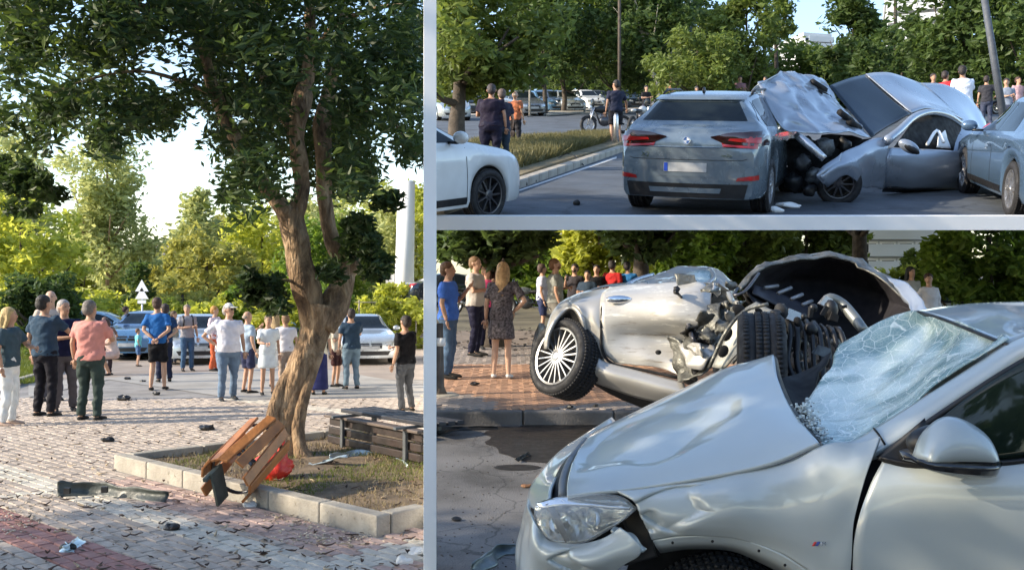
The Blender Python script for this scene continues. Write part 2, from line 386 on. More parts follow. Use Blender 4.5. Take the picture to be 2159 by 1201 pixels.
def folds(me, S, seed, amp=.011):
    n = len(me.vertices); co = np.empty(n * 3); me.vertices.foreach_get('co', co); co = co.reshape(-1, 3); no = np.empty(n * 3); me.vertices.foreach_get('normal', no); no = no.reshape(-1, 3)
    for i in range(n):
        p = co[i]; q = Vector((p[0] * 7, p[1] * 7 + seed, p[2] * 13 + p[0] * 6)); v = noise.noise(q) + .5 * abs(noise.noise(q * 2.1))
        co[i] += no[i] * v * amp * 1.6
    me.vertices.foreach_set('co', co.ravel()); me.update(); return me
def cloth(name, col, pattern=None):
    return pm(name, col, .85, var=.14, scale=9, bump=.5, bscale=14, spec=.2)
CN = {}
FLORAL = pm('floral_cloth', (.085, .075, .085), .85, var=.95, scale=34)
def cmat(kind, col):
    key = kind + '_' + '_'.join('%02d' % int(c * 99) for c in col)
    if key not in CN: CN[key] = cloth('%s_cloth' % kind if False else kind + '_fabric_%d' % len(CN), col)
    return CN[key]
def person(label, bay, px, feet, head, yaw=0, shirt=(.1, .15, .3), bottom='trousers', bcol=(.05, .06, .08), hair='short', hcol=(.03, .02, .015), skin=0,
           arms=('down', 'down'), build=1.0, stride=0, z=0, hgt=None, pose='stand', long_sleeve=False, shoes=(.03, .03, .03), group=None, extra=(), nod=0):
    gp = bay.g(px, feet, z); d = gp.y; base = bay.w(gp)
    if hgt is None:
        hgt = (feet - head) / F * base.y
        if pose != 'stand': hgt *= 1.0
    S = hgt / 1.76 if pose == 'stand' else 1.0
    face = math.radians(yaw) + math.atan2(-(px - CX), F) * 1
    T = root('person', label, 'person', Matrix.Translation(base) @ Matrix.Rotation(face, 4, 'Z'), group or None)
    if tuple(arms) == ('down', 'down') and pose == 'stand': arms = [('down', 'down'), ('pocket', 'down'), ('down', 'fwd'), ('hip', 'down'), ('pocket', 'pocket'), ('cross', 'down'), ('down', 'phone'), ('behind', 'behind')][int(px * 13 + feet) % 8]
    b = build; vox = .017 if base.y < 17 else (.024 if base.y < 28 else .035)
    V = lambda *a: Vector((a[0] * (1 + (b - 1) * .7), a[1] * b, a[2])) * S
    sk = pm('skin_%d' % skin, SKIN[skin], .55, var=.1, scale=12)
    B = MB(); SH = MB(); TR = MB(); sit = pose != 'stand'
    dz = 0 if not sit else -.40
    ht = math.radians((int(px * 7 + feet) % 61) - 30); sway = ((int(px * 3) % 7) - 3) * .006
    def U(x, y, z_):
        if z_ > 1.53: c_, s_ = math.cos(ht), math.sin(ht); x, y = x * c_ - y * s_, x * s_ + y * c_
        return U0(x + sway * max(0, z_ - .9) * 2, y, z_)
    def U0(x, y, z_): return V(x, y + (0 if not sit else -.12 * (z_ - .9) * 2), z_ + dz)
    def loft(mb, rings, grow=0):
        pts = [U(0, r[0], r[1]) for r in rings]
        n = 16; vs = []
        for (yy, zz, rx, ry), q in zip(rings, pts):
            for k in range(n):
                a = 2 * PI * k / n; ca, sa = math.cos(a), math.sin(a); e = .82
                vs.append(q + Vector((math.copysign(abs(ca) ** e, ca) * (rx * b + grow), math.copysign(abs(sa) ** e, sa) * (ry * (b + (b - 1) * .8) + grow), 0)) * S)
        fs = [(i * n + k, i * n + (k + 1) % n, (i + 1) * n + (k + 1) % n, (i + 1) * n + k) for i in range(len(rings) - 1) for k in range(n)]
        fs += [tuple(range(n - 1, -1, -1)), tuple(range((len(rings) - 1) * n, len(rings) * n))]; mb.add(vs, fs)
    belly = -.02 * (b - 1) * 5
    torso = [(0, .84, .13, .09), (.0, .93, .162, .112), (belly, 1.04, .148, .108), (belly * .8, 1.14, .142, .105), (-.005, 1.28, .168, .118), (.0, 1.38, .178, .112), (.0, 1.44, .135, .09), (0, 1.475, .07, .065)]
    loft(B, torso, -.006)
    B.tube([U(0, .0, 1.42), U(0, -.008, 1.50), U(0, -.02, 1.58)], [.072 * S, .060 * S, .062 * S], 10)
    B.ell(U(0, -.008, 1.655), (.079 * S, .098 * S, .102 * S), 14, 10); B.ell(U(0, -.045, 1.585), (.057 * S, .06 * S, .062 * S), 12, 8)
    B.ell(U(0, -.112, 1.625), (.013 * S, .02 * S, .024 * S), 8, 6)
    for s in (-1, 1): B.ell(U(s * .083, .0, 1.635), (.014 * S, .022 * S, .032 * S), 8, 6)
    for s, mode in zip((-1, 1), arms):
        e, w_ = ARMS[mode]; sh = U(s * .172, 0, 1.415); el = U(s * e[0], e[1], e[2]); wr = U(s * w_[0], w_[1], w_[2])
        mid = (sh + el) / 2
        B.tube([U(s * .12, 0, 1.41), sh, mid, el, (el + wr) / 2, wr], [.05 * S, .056 * S, .048 * S, .039 * S, .037 * S, .027 * S], 10)
        if long_sleeve: SH.tube([U(s * .10, 0, 1.41), sh, mid, el, (el + wr) / 2, wr - (wr - el) * .06], [.062 * S, .07 * S, .062 * S, .054 * S, .048 * S, .042 * S], 10)
        else: SH.tube([U(s * .10, 0, 1.40), sh, mid, sh + (el - sh) * .72], [.062 * S, .072 * S, .067 * S, .068 * S], 10)
        # hand: palm and five fingers
        dr = (wr - el).normalized(); pc = wr + dr * .045 * S; side = dr.cross(Vector((0, -1, 0.01))).normalized() * s; nrm = dr.cross(side)
        HND = MB(); HND.tube([wr - dr * .01, pc, pc + dr * .05 * S], [(.024 * S, .017 * S), (.036 * S, .016 * S), (.036 * S, .014 * S)], 8) if False else HND.ell(pc + dr * .005, (.038 * S, .022 * S, .048 * S), 8, 6, dr.to_track_quat('Z', 'Y').to_matrix())
        for k, (o_, l_) in enumerate(((-.03, .062), (-.011, .075), (.009, .07), (.027, .056))):
            p0 = pc + dr * .035 * S + side * o_ * S; p1 = p0 + dr * l_ * .55 * S; p2 = p1 + (dr * .7 + nrm * .6) * l_ * .5 * S
            HND.tube([p0, p1, p2], [.009 * S, .008 * S, .006 * S], 5)
        p0 = wr + dr * .02 * S - side * .025 * S; HND.tube([p0, p0 + (dr * .7 - side * .8) * .035 * S, p0 + (dr - side * .6) * .065 * S], [.011 * S, .01 * S, .007 * S], 5)
        part('hand', HND, sk, T)
    # legs
    for s in (-1, 1):
        if pose == 'stand':
            st = stride * s
            hip, kn, an = V(s * .09, 0, .90), V(s * (.10 + .02 * abs(stride)), -.03 + st * .5 - .02 * abs(stride), .49), V(s * .115, st + .03, .085)
        elif pose == 'squat':
            hip, kn, an = V(s * .09, .02, .48), V(s * .17, -.38, .50), V(s * .14, -.18, .085)
        else:
            hip, kn, an = V(s * .09, .02, .48), V(s * .13, -.42, .47), V(s * .13, -.42, .085)
        B.tube([hip + V(0, 0, .02), (hip + kn) / 2, kn, (kn * .6 + an * .4), an, an - V(0, 0, .04)], [.088 * S * b, .074 * S * b, .054 * S, .053 * S, .036 * S, .036 * S], 10)
        B.tube([an - V(0, -.04, .03), an + V(s * .01, -.1, -.05), an + V(s * .02, -.17, -.06)], [.034 * S, .032 * S, .026 * S], 8)
        if bottom == 'trousers':
            TR.tube([hip + V(0, 0, .05), (hip + kn) / 2, kn, (kn * .5 + an * .5), an + V(0, 0, -.01)], [.098 * S * b, .088 * S * b, .07 * S, .066 * S, .06 * S], 12)
        elif bottom == 'shorts':
            TR.tube([hip + V(0, 0, .05), (hip + kn) / 2, kn * .88 + hip * .12], [.1 * S * b, .095 * S * b, .09 * S], 12)
        SHO = MB(); foot = Vector((0, -1, 0)); q = an + V(0, 0, -.045)
        SHO.tube([q + V(0, .055, .0), q + V(0, .0, .012), q + V(s * .01, -.09, -.008), q + V(s * .015, -.165, -.018), q + V(s * .015, -.2, -.022)], [.028 * S, .043 * S, .042 * S, .036 * S, .018 * S], 8, flat=.8)
        part('shoe', SHO, cmat('shoe', shoes), T)
    part_me = remesh(B, 'body', sk, vox, 2); link('body', part_me, T)
    if bottom in ('trousers', 'shorts'):
        loft(TR, [(0, .80, .12, .10), (0, .88, .165, .122), (0, .95, .168, .12), (belly, 1.03, .152, .112)], .008)
        link('trousers' if bottom == 'trousers' else 'shorts', folds(remesh(TR, 'trousers', cmat('trouser', bcol), vox, 2), S, px), T)
        hem = .93
    if bottom in ('skirt', 'dress', 'longskirt'):
        hem = .93
        lowz = {'skirt': .52, 'dress': .60, 'longskirt': .12}[bottom]
        SK = MB(); k0 = SK; loft(SK, [(0, lowz, .205, .16), (0, lowz + .15, .195, .15), (0, .85, .175, .128), (0, .97, .155, .115), (0, 1.06, .145, .11)], .01)
        link('skirt', remesh(SK, 'skirt', FLORAL if 'floral' in extra else cmat('shirt' if bottom == 'dress' else 'skirt', shirt if bottom == 'dress' else bcol), vox, 2), T)
    sh_r = [(0, hem - .04, .172, .125), (belly, 1.03, .158, .118), (belly * .8, 1.14, .15, .112), (-.005, 1.28, .172, .122), (0, 1.38, .18, .115), (0, 1.435, .13, .09), (0, 1.465, .075, .068)]
    loft(SH, sh_r, .016); link('shirt', folds(remesh(SH, 'shirt', cmat('shirt', shirt) if 'floral' not in extra else FLORAL, vox, 2), S, px * 2), T)
    # hair
    hm = pm('hair_%02d%02d%02d' % tuple(int(c * 99) for c in hcol), hcol, .6, var=.3, scale=30, bump=.6, bscale=60); HR = MB()
    if hair != 'bald':
        HR.ell(U(0, .016, 1.685), (.094 * S, .108 * S, .09 * S), 14, 10); HR.ell(U(0, .045, 1.63), (.089 * S, .08 * S, .092 * S), 12, 8)
    if hair == 'long':
        HR.tube([U(0, .04, 1.70), U(0, .07, 1.60), U(0, .085, 1.45), U(0, .10, 1.30), U(0, .1, 1.22)], [(.08 * S, .06 * S), (.095 * S, .055 * S), (.1 * S, .05 * S), (.085 * S, .035 * S), (.04 * S, .02 * S)], 12)
        for s in (-1, 1): HR.tube([U(s * .07, 0, 1.69), U(s * .085, .0, 1.58), U(s * .09, .02, 1.44)], [.03 * S, .035 * S, .02 * S], 8)
    if hair == 'bun': HR.ell(U(0, .10, 1.72), (.04 * S,) * 3, 10, 8)
    if hair == 'bald': HR.ell(U(0, .05, 1.63), (.079 * S, .062 * S, .045 * S), 12, 8)
    link('hair', remesh(HR, 'hair', hm, min(vox, .02), 1), T)
    if hair == 'cap' or 'cap' in extra:
        CP = MB(); CP.ell(U(0, .0, 1.705), (.086 * S, .102 * S, .075 * S), 14, 8); CP.ell(U(0, -.12, 1.70), (.07 * S, .07 * S, .012 * S), 12, 6)
        part('cap', CP, cmat('cap', (.62, .62, .6)), T)
    EY = MB()
    for s in (-1, 1): EY.ell(U(s * .028, -.099, 1.663), (.011 * S, .006 * S, .007 * S), 8, 4)
    part('eyes', EY, pm('eye_dark', (.02, .015, .012), .3), T)
    part('mouth', MB().ell(U(0, -.104, 1.588), (.022 * S, .006 * S, .006 * S), 8, 4), pm('lips', (.32, .12, .1), .5), T)
    if 'beard' in extra: link('beard', remesh(MB().ell(U(0, -.055, 1.59), (.06 * S, .06 * S, .055 * S), 12, 8), 'beard', hm, .02, 1), T)
    if 'glasses' in extra:
        g_ = MB()
        for s in (-1, 1): g_.ell(U(s * .032, -.105, 1.665), (.026 * S, .006 * S, .018 * S), 8, 5)
        part('sunglasses', g_, black, T)
    if 'phone' in extra:
        part('phone', MB().box(U(0, -.36, 1.42), (.075 * S, .012 * S, .15 * S)), black, T)
    if 'strap' in extra:
        for s in (-1, 1): part('backpack_strap', MB().tube([U(s * .11, .1, 1.42), U(s * .115, -.03, 1.475), U(s * .12, -.13, 1.36), U(s * .13, -.11, 1.15)], .022 * S, 6), black, T)
    return T

# ------------------------------------------------------------------ wheels and cars
WH = {}
def wheel_meshes(R=.335, W=.225, rim=.235, spokes=10, dark_rim=False):
    key = (R, W, rim, spokes, dark_rim)
    if key in WH: return WH[key]
    t = MB(); prof = [(rim, -W * .42), (rim + .015, -W * .5), (R - .03, -W * .52), (R - .006, -W * .42), (R, -W * .3), (R, -W * .17), (R - .009, -W * .165), (R - .009, -W * .15), (R, -W * .145), (R, -.008), (R - .009, -.006), (R - .009, .006), (R, .008), (R, W * .145), (R - .009, W * .15), (R - .009, W * .165), (R, W * .17), (R, W * .3), (R - .006, W * .42), (R - .03, W * .52), (rim + .015, W * .5), (rim, W * .42), (rim - .02, 0), (rim, -W * .42)]
    t.lathe(prof, 48)
    for k in range(72):   # tread blocks proud of the shoulders
        a = 2 * PI * k / 72; M = Matrix.Rotation(-a, 3, 'Y')
        for y in (-W * .36, -W * .08, W * .08, W * .36):
            t.box(M @ Vector((R + .001, y, 0)), (.012, W * .12, .019), M)
    tyre = t.mesh('tyre', rubber)
    r = MB(); y0 = -W * .44      # outer face at -Y
    r.lathe([(rim, W * .3), (rim - .012, -W * .2), (rim, y0), (rim - .004, y0 - .006), (rim - .02, y0 - .002), (rim - .024, -W * .2), (rim - .03, W * .3)], 40)
    for k in range(spokes):
        a = 2 * PI * k / spokes; M = Matrix.Rotation(a, 3, 'Y')
        L_ = rim - .05; q_ = .55 if spokes >= 15 else 1; r.add([M @ Vector(p) for p in ((.05, y0 + .002, -.012 * q_), (rim - .015, y0 + .008, -.009 * q_), (rim - .015, y0 + .008, .009 * q_), (.05, y0 + .002, .012 * q_), (.05, y0 + .04, -.014 * q_), (rim - .015, y0 + .04, -.011 * q_), (rim - .015, y0 + .04, .011 * q_), (.05, y0 + .04, .014 * q_))],
              [(0, 1, 2, 3), (4, 7, 6, 5), (0, 4, 5, 1), (3, 2, 6, 7)])
    r.lathe([(0, y0 - .008), (.03, y0 - .008), (.036, y0 - .002), (.065, y0 + .004), (.065, y0 + .05), (0, y0 + .05)], 20)
    rm = r.mesh('rim', steeld if dark_rim else (pm('alloy_worn', (.36, .36, .36), .35, .8, var=.15) if spokes >= 15 else steel), smooth=False)
    h = MB(); h.lathe([(.0, -W * .05), (.16, -W * .05), (.165, 0), (0, 0)], 28); h.lathe([(0, W * .1), (rim - .02, W * .1)], 28)
    hub = h.mesh('brake_disc', pm('brake', (.08, .075, .07), .5, .6))
    WH[key] = (tyre, rm, hub); return WH[key]
def wheel(parent, M, **kw):
    ty, rm, hb = wheel_meshes(**kw)
    o = link('wheel', ty, parent, M); link('rim', rm, o); link('brake_disc', hb, o); return o
def ip(tab, u):
    P = np.array(tab, float); x = P[:, 0]; y = P[:, 1]; u = min(max(u, x[0]), x[-1]); i = min(max(np.searchsorted(x, u) - 1, 0), len(x) - 2)
    def tan(k):
        if k == 0: return (y[1] - y[0]) / (x[1] - x[0])
        if k == len(x) - 1: return (y[-1] - y[-2]) / (x[-1] - x[-2])
        a = (y[k] - y[k - 1]) / (x[k] - x[k - 1]); b_ = (y[k + 1] - y[k]) / (x[k + 1] - x[k])
        return 0 if a * b_ <= 0 else 2 * a * b_ / (a + b_)
    h = x[i + 1] - x[i]; t = (u - x[i]) / h; m0, m1 = tan(i) * h, tan(i + 1) * h
    return float((2 * t ** 3 - 3 * t * t + 1) * y[i] + (t ** 3 - 2 * t * t + t) * m0 + (-2 * t ** 3 + 3 * t * t) * y[i + 1] + (t ** 3 - t * t) * m1)
SUV = dict(L=4.36, top=[(0, .70), (.06, .82), (.25, .93), (.8, 1.0), (1.25, 1.04), (1.4, 1.08), (2.1, 1.43), (2.45, 1.50), (3.0, 1.515), (3.55, 1.47), (3.78, 1.42), (4.10, 1.13), (4.2, 1.09), (4.30, 1.05), (4.345, .98), (4.36, .86)],
           belt=[(0, .66), (.2, .86), (1.3, .99), (3, 1.03), (4.0, 1.06), (4.25, 1.0), (4.36, .84)], wb=[(0, .68), (.12, .80), (.45, .885), (1.2, .90), (3.4, .915), (3.9, .915), (4.15, .88), (4.36, .80)],
           rw=1.16, wg=[(0, .60), (1.3, .70), (2.1, .60), (3, .60), (3.7, .55), (4.1, .66), (4.36, .70)], sill=.24, arch=(.86, 3.53, .385), wind=(1.45, 2.08), rear=(3.80, 4.09), R=.34)
SEDAN = dict(L=4.5, top=[(0, .58), (.06, .68), (.3, .78), (1.0, .90), (1.35, .95), (1.5, .99), (2.15, 1.36), (2.5, 1.42), (3.0, 1.41), (3.4, 1.33), (3.95, 1.05), (4.2, 1.03), (4.42, .99), (4.48, .9), (4.5, .78)],
             belt=[(0, .55), (.2, .70), (1.3, .88), (3, .95), (4.1, .98), (4.4, .93), (4.5, .76)], wb=[(0, .66), (.12, .78), (.5, .87), (1.2, .885), (3.5, .89), (4.1, .86), (4.35, .8), (4.5, .74)],
             wg=[(0, .55), (1.4, .68), (2.15, .57), (3, .57), (3.5, .56), (4.0, .64), (4.5, .6)], sill=.2, arch=(.9, 3.6, .36), wind=(1.52, 2.12), rear=(3.42, 3.92), R=.325)
HATCH = dict(L=4.0, top=[(0, .60), (.06, .70), (.3, .84), (.9, .95), (1.15, 1.0), (1.8, 1.38), (2.2, 1.46), (2.9, 1.47), (3.4, 1.42), (3.62, 1.37), (3.85, 1.1), (3.93, 1.02), (3.98, .9), (4.0, .8)],
             belt=[(0, .56), (.2, .76), (1.2, .93), (2.6, .97), (3.7, 1.0), (3.95, .9), (4, .78)], wb=[(0, .62), (.12, .76), (.45, .84), (1.1, .86), (3.2, .865), (3.7, .83), (4.0, .74)],
             wg=[(0, .55), (1.15, .68), (1.8, .58), (2.8, .57), (3.5, .54), (4.0, .62)], sill=.2, arch=(.78, 3.3, .36), wind=(1.2, 1.78), rear=(3.64, 3.83), R=.315)
def car_profile(S, u):
    t, bl, wb, wg = ip(S['top'], u), ip(S['belt'], u), ip(S['wb'], u), ip(S['wg'], u); lo = S['sill']
    for c in S['arch'][:2]:
        r = S['arch'][2]
        if abs(u - c) < r: lo = max(lo, S['R'] + math.sqrt(r * r - (u - c) ** 2))
    bl = min(bl, t - .03); lo = min(lo, bl - .06); k = t - bl; e = min(1, k / .25)
    sh = wb * .955; g = wg if e >= 1 else sh * .93 * (1 - e) + wg * e
    mid = lo + (bl - lo) * .45
    return [(wb * .94, lo), (wb * .985, lo + (bl - lo) * .10), (wb, mid), (wb * .995, lo + (bl - lo) * .72), (wb * .985, bl - .055), (sh * .995, bl - .008), (sh * .975, bl + k * .05),
            (sh + (g - sh) * .45, bl + k * .40), (g + (sh - g) * .16, bl + k * .74), (g + .01, t - .052 * e - k * .08 * (1 - e)), (g * .93, t - .02 * e), (g * .72, t - .006 * e), (g * .38, t), (0, t + .002)]
CARM = {}
def car_meshes(key, S):
    if key in CARM: return CARM[key]
    L_ = S['L']; us = sorted(set([0, L_] + list(np.arange(.03, L_, .035)) + [c + s * S['arch'][2] * .999 for c in S['arch'][:2] for s in (-1, 1)]))
    B = MB(); G = []
    for u in us:
        pr = car_profile(S, u); row = [(L_ / 2 - u, -y, z) for y, z in pr] + [(L_ / 2 - u, y, z) for y, z in pr[-2::-1]]; G.append(row)
    B.grid(G)
    for row, sgn in ((G[0], 1), (G[-1], -1)):   # rounded nose and tail
        n = len(row); half = row[:n // 2 + 1]; R_ = []
        for p in half:
            w = abs(p[1]); R_.append([(p[0] + sgn * .12 * (1 - abs(k / 8 - 1) ** 2.4) * min(1, w / .5), -w + w * k / 8, p[2]) for k in range(17)])
        if sgn > 0: R_ = [r[::-1] for r in R_]
        B.grid(R_)
    me = B.mesh('body', None)
    bv = BVHTree.FromPolygons([Vector(v) for v in B.v], B.f)
    def proj(o, d, off):
        h, n, _, _ = bv.ray_cast(Vector(o), Vector(d))
        if h is None: return None
        if n.dot(Vector(d)) > 0: n = -n
        return h + n * off
    def patch(lo, hi, axis, side, off=.004, n=14, m=6):
        """lo/hi: outline polylines in (a,b) seen along axis; grid between them thrown onto the body"""
        lo = np.array(lo, float); hi = np.array(hi, float); A = np.array([np.interp(np.linspace(0, 1, n), np.linspace(0, 1, len(q)), q[:, k]) for q in (lo, hi) for k in (0, 1)])
        G = []; last = None
        for j in range(m + 1):
            t = j / m; row = []
            for i in range(n):
                a = A[0, i] * (1 - t) + A[2, i] * t; b_ = A[1, i] * (1 - t) + A[3, i] * t
                if axis == 'Y': h = proj((L_ / 2 - a, side * 3, b_), (0, -side, 0), off)
                elif axis == 'X': h = proj((side * 5, a, b_), (-side, 0, 0), off)
                else: h = proj((L_ / 2 - a, b_, 4), (0, 0, -1), off)
                if h is None: h = last or Vector((L_ / 2 - a, side * .8, b_))
                last = h; row.append(tuple(h))
            G.append(row)
        if (side > 0) == (axis != 'Y'): G = [r[::-1] for r in G]
        return G
    CARM[key] = (me, patch, S); return CARM[key]
def cut_left(T, px=908.5):
    """the deck ends here: trim what would stand past its left edge"""
    import bmesh
    bpy.context.view_layer.update()
    n = Vector((1, -(px - CX) / F, 0)).normalized(); todo = [T]
    for o in todo:
        todo += list(o.children)
    for o in todo:
        if o.type != 'MESH': continue
        Mi = o.matrix_world.inverted(); co = Mi @ Vector((0, 0, 0)); no = (o.matrix_world.to_3x3().transposed() @ n).normalized()
        me = o.data.copy(); b = bmesh.new(); b.from_mesh(me)
        r = bmesh.ops.bisect_plane(b, geom=b.verts[:] + b.edges[:] + b.faces[:], plane_co=co, plane_no=no, clear_inner=True)
        b.to_mesh(me); b.free(); o.data = me
    for o in todo[::-1]:
        if o.type == 'MESH' and len(o.data.vertices) == 0 and not o.children: bpy.data.objects.remove(o)
def car(label, key, S, bay, p, yaw, paint, cat='car', group=None, detail=1, scale=1, darkrim=False, upright=False, name='parked_car'):
    me, patch, S = car_meshes(key, S); L_ = S['L']
    M = bay.M @ Matrix.Translation(p) @ Matrix.Rotation(yaw, 4, 'Z') @ Matrix.Scale(scale, 4)
    T = root(name, label, cat, M, group)
    bm_ = me.copy(); bm_.materials.clear(); bm_.materials.append(paint); body = link('body', bm_, T)
    def pp(nm, lo, hi, ax, sd, mt, off=.004, **k):
        o = part(nm, MB().grid(patch(lo, hi, ax, sd, off, **k)), mt, T); return o
    R = S['R']; a0, a1, _ = S['arch']
    ub = MB().box((0, 0, .42), (L_ - .5, 1.2, .42)); part('underbody', ub, dark, T, smooth=False)
    for u in (a0, a1):
        for s in (-1, 1):
            Mw = Matrix.Translation((L_ / 2 - u, s * (ip(S['wb'], u) - .125), R)) @ Matrix.Rotation(0 if s < 0 else PI, 4, 'Z')
            wheel(T, Mw, R=R, spokes=10 if not darkrim else 9, dark_rim=darkrim)
    w0, w1 = S['wind']; r0, r1 = S['rear']; rw_ = S.get('rw', 1); zt = lambda u: ip(S['top'], u)
    zb = lambda u: min(ip(S['belt'], u), zt(u) - .03)
    xs = np.linspace(w0 + .28, r0 - .02 + .1, 9)
    kk = lambda u: zt(u) - zb(u)
    for s in (-1, 1):
        sp = w0 + (r0 - w0) * .56
        for (a, b_) in ((w0 + .12, sp), (sp + .05, r0 - .08)):
            us = np.linspace(a, b_, 9); lo = [(u, zb(u) + .035) for u in us]
            hi = []
            for i, u in enumerate(us):
                h = zt(u) - .085 - .0
                if a == w0 + .12: h = min(h, zb(u) + .04 + max(0, (u - a)) * .62 + .0)
                else: h = min(h, zb(u) + .06 + max(0, (b_ - u)) * 1.25)
                hi.append((u, max(h, lo[i][1] + .01)))
            pp('side_window', lo, hi, 'Y', s, glass)
        if detail > 0:
            for u in (w0 - .1 if False else sp + .025, w0 - .02 + .02, sp + .95):
                if u > L_ - .9: continue
                pp('door_seam', [(u, .30), (u, .62), (u + .01, zb(u) - .02)], [(u + .009, .30), (u + .009, .62), (u + .019, zb(u) - .02)], 'Y', s, dark, .0025, n=6, m=1)
            for u in (sp - .16, sp + .78):
                pp('door_handle', [(u, zb(u) - .15), (u + .17, zb(u) - .145)], [(u, zb(u) - .125), (u + .17, zb(u) - .12)], 'Y', s, paint, .022, n=5, m=2)
        um = w0 + .22; ym = ip(S['wb'], um)
        mb = MB().ell((L_ / 2 - um, s * (ym + .10), zb(um) + .10), (.065, .11, .075), 12, 8); mb.cur = 1
        mb.box((L_ / 2 - um - .02, s * (ym - .0), zb(um) + .04), (.05, .14, .03)); part('wing_mirror', mb, [paint, black], T)
        # sill trim
        pp('sill_trim', [(a0 + .42, .245), (a1 - .42, .245)], [(a0 + .42, .33), (a1 - .42, .33)], 'Y', s, black, .006, n=10, m=2)
    # windscreens
    yw = np.linspace(-1, 1, 9)
    wl = ip(S['wg'], w0) * 1.02; wh = ip(S['wg'], w1) * .93
    pp('windscreen', [(y * wl, zt(w0) + .0) for y in yw], [(y * wh, zt(w1) - .005) for y in yw], 'X', 1, glass, m=10)
    wl2 = ip(S['wg'], r1) * 1.0 * rw_; wh2 = ip(S['wg'], r0) * .9 * rw_
    pp('rear_window', [(y * wl2, zt(r1) + .02) for y in yw], [(y * wh2, zt(r0) - .03) for y in yw], 'X', -1, glass, m=10)
    nose_z = ip(S['top'], .05)
    for s in (-1, 1):
        hw = ip(S['wb'], .1)
        pp('headlight', [(s * hw * .58, nose_z - .13), (s * hw * .93, nose_z - .12)], [(s * hw * .56, nose_z - .04), (s * hw * .95, nose_z + .02)], 'X', 1, lamp, .006)
        tw = ip(S['wb'], L_ - .1)
        pp('tail_light', [(s * tw * .5, .86), (s * tw * .97, .84)], [(s * tw * .46, .95), (s * tw * .98, .99)], 'X', -1, redlens, .008)
        pp('grille', [(s * .03, nose_z - .20), (s * .32, nose_z - .20)], [(s * .03, nose_z - .06), (s * .34, nose_z - .06)], 'X', 1, black, .008)
    pp('lower_grille', [(-.5, .28), (.5, .28)], [(-.58, .40), (.58, .40)], 'X', 1, black, .006)
    pp('rear_bumper_insert', [(-.62, .27), (.62, .27)], [(-.66, .40), (.66, .40)], 'X', -1, black, .006)
    pp('number_plate', [(-.26, .43), (.26, .43)], [(-.26, .54), (.26, .54)], 'X', 1, pm('plate_white', (.45, .46, .46), .5), .012)
    if detail > 0 or True: pp('number_plate', [(-.26, .56), (.26, .56)], [(-.26, .67), (.26, .67)], 'X', -1, pm('plate_white', (.45, .46, .46), .5), .012)
    return T, patch
# ================================================================== GROUND
def sheet(name, bay, pts, mat, z=0, parent=None, depth=0):
    """flat polygon in the bay's ground plane, bay coordinates (x, y)"""
    vs = [bay.w((x, y, z)) for x, y in pts]; mb = MB()
    if depth:
        lo = [bay.w((x, y, z - depth)) for x, y in pts]; n = len(pts)
        mb.add(vs + lo, [tuple(range(n)), tuple(range(2 * n - 1, n - 1, -1))] + [(i, i + n, (i + 1) % n + n, (i + 1) % n) for i in range(n)])
    else: mb.add(vs, [tuple(range(len(pts)))])
    o = part(name, mb, mat, None, smooth=False)
    if parent is not None: o.parent = parent
    return o
kx = lambda px, d: (px - CX) / F * d
SEAM = 906.5
paving = pm('paving_mortar', (.25, .235, .22), .95, var=.25, scale=2.5, bump=.4, bscale=40)
terrain = struct(part('terrain', MB().add([(-2500, -2500, -14), (2500, -2500, -14), (2500, 2500, -14), (-2500, 2500, -14)], [(0, 1, 2, 3)]), pm('terrain_soil', (.14, .13, .07), 1, var=.3, scale=.02), smooth=False))
plaza = struct(sheet('plaza_ground', LB, [(kx(SEAM, 1), 1), (kx(SEAM, 190), 190), (-190, 190), (-60, -20), (-.09, -20)], paving))
road = struct(sheet('road_surface', BB, [(kx(SEAM, .5), .5), (kx(SEAM, 10.42), 10.42), (30, 10.42), (30, -20), (-.04, -20)], asphalt))
pavebase = struct(sheet('pavement', BB, [(kx(SEAM, 10.55), 10.55), (kx(SEAM, 24), 24), (30, 24), (30, 10.55)], pm('pavement_mortar', (.2, .16, .13), .95, var=.3, scale=3, bump=.4), .14, depth=.3))
park = struct(sheet('park_ground', BB, [(kx(SEAM, 24), 24), (kx(SEAM, 190), 190), (110, 190), (30, 24)], pm('park_soil', (.13, .115, .08), 1, var=.4, scale=.6, bump=.5, bscale=8), .10))
# low retaining wall between the plaza and the street
mb = MB()
for d0, d1 in ((1.5, 10.4), (10.4, 30), (30, 150)):
    for px_ in (SEAM,):
        a0, a1 = LB.w((kx(px_, d0), d0, -.3)), LB.w((kx(px_, d1), d1, -.3))
        b0, b1 = Vector((kx(px_, d0), d0, .14 if d0 > 10 else .0)), Vector((kx(px_, d1), d1, .14 if d0 > 10 else 0))
        w_ = Vector((.0, 0, 0)); s_ = Vector((.012, 0, 0))
        mb.add([a0, a1, b1, b0, a0 + s_, a1 + s_, b1 + s_, b0 + s_], [(0, 1, 2, 3), (7, 6, 5, 4), (3, 2, 6, 7)])
rw = part('retaining_wall', mb, whitep, smooth=False); tag(rw, 'low white wall dividing the tree plaza from the lower street', 'wall')
# tall white post at the end of that wall
pd = 5.3; pw = 27 / F * pd; pc = Vector((kx(906.5, pd), pd, 0))
o = part('white_post', MB().box((0, 0, 2.1), (pw, pw * .8, 4.6)), whitep, smooth=False); bevel(o, .002, 1)
o.location = pc; o.rotation_euler = (0, 0, math.atan2(-(906.5 - CX), F)); tag(o, 'tall slim white square post between the tree plaza and the crash street', 'post')

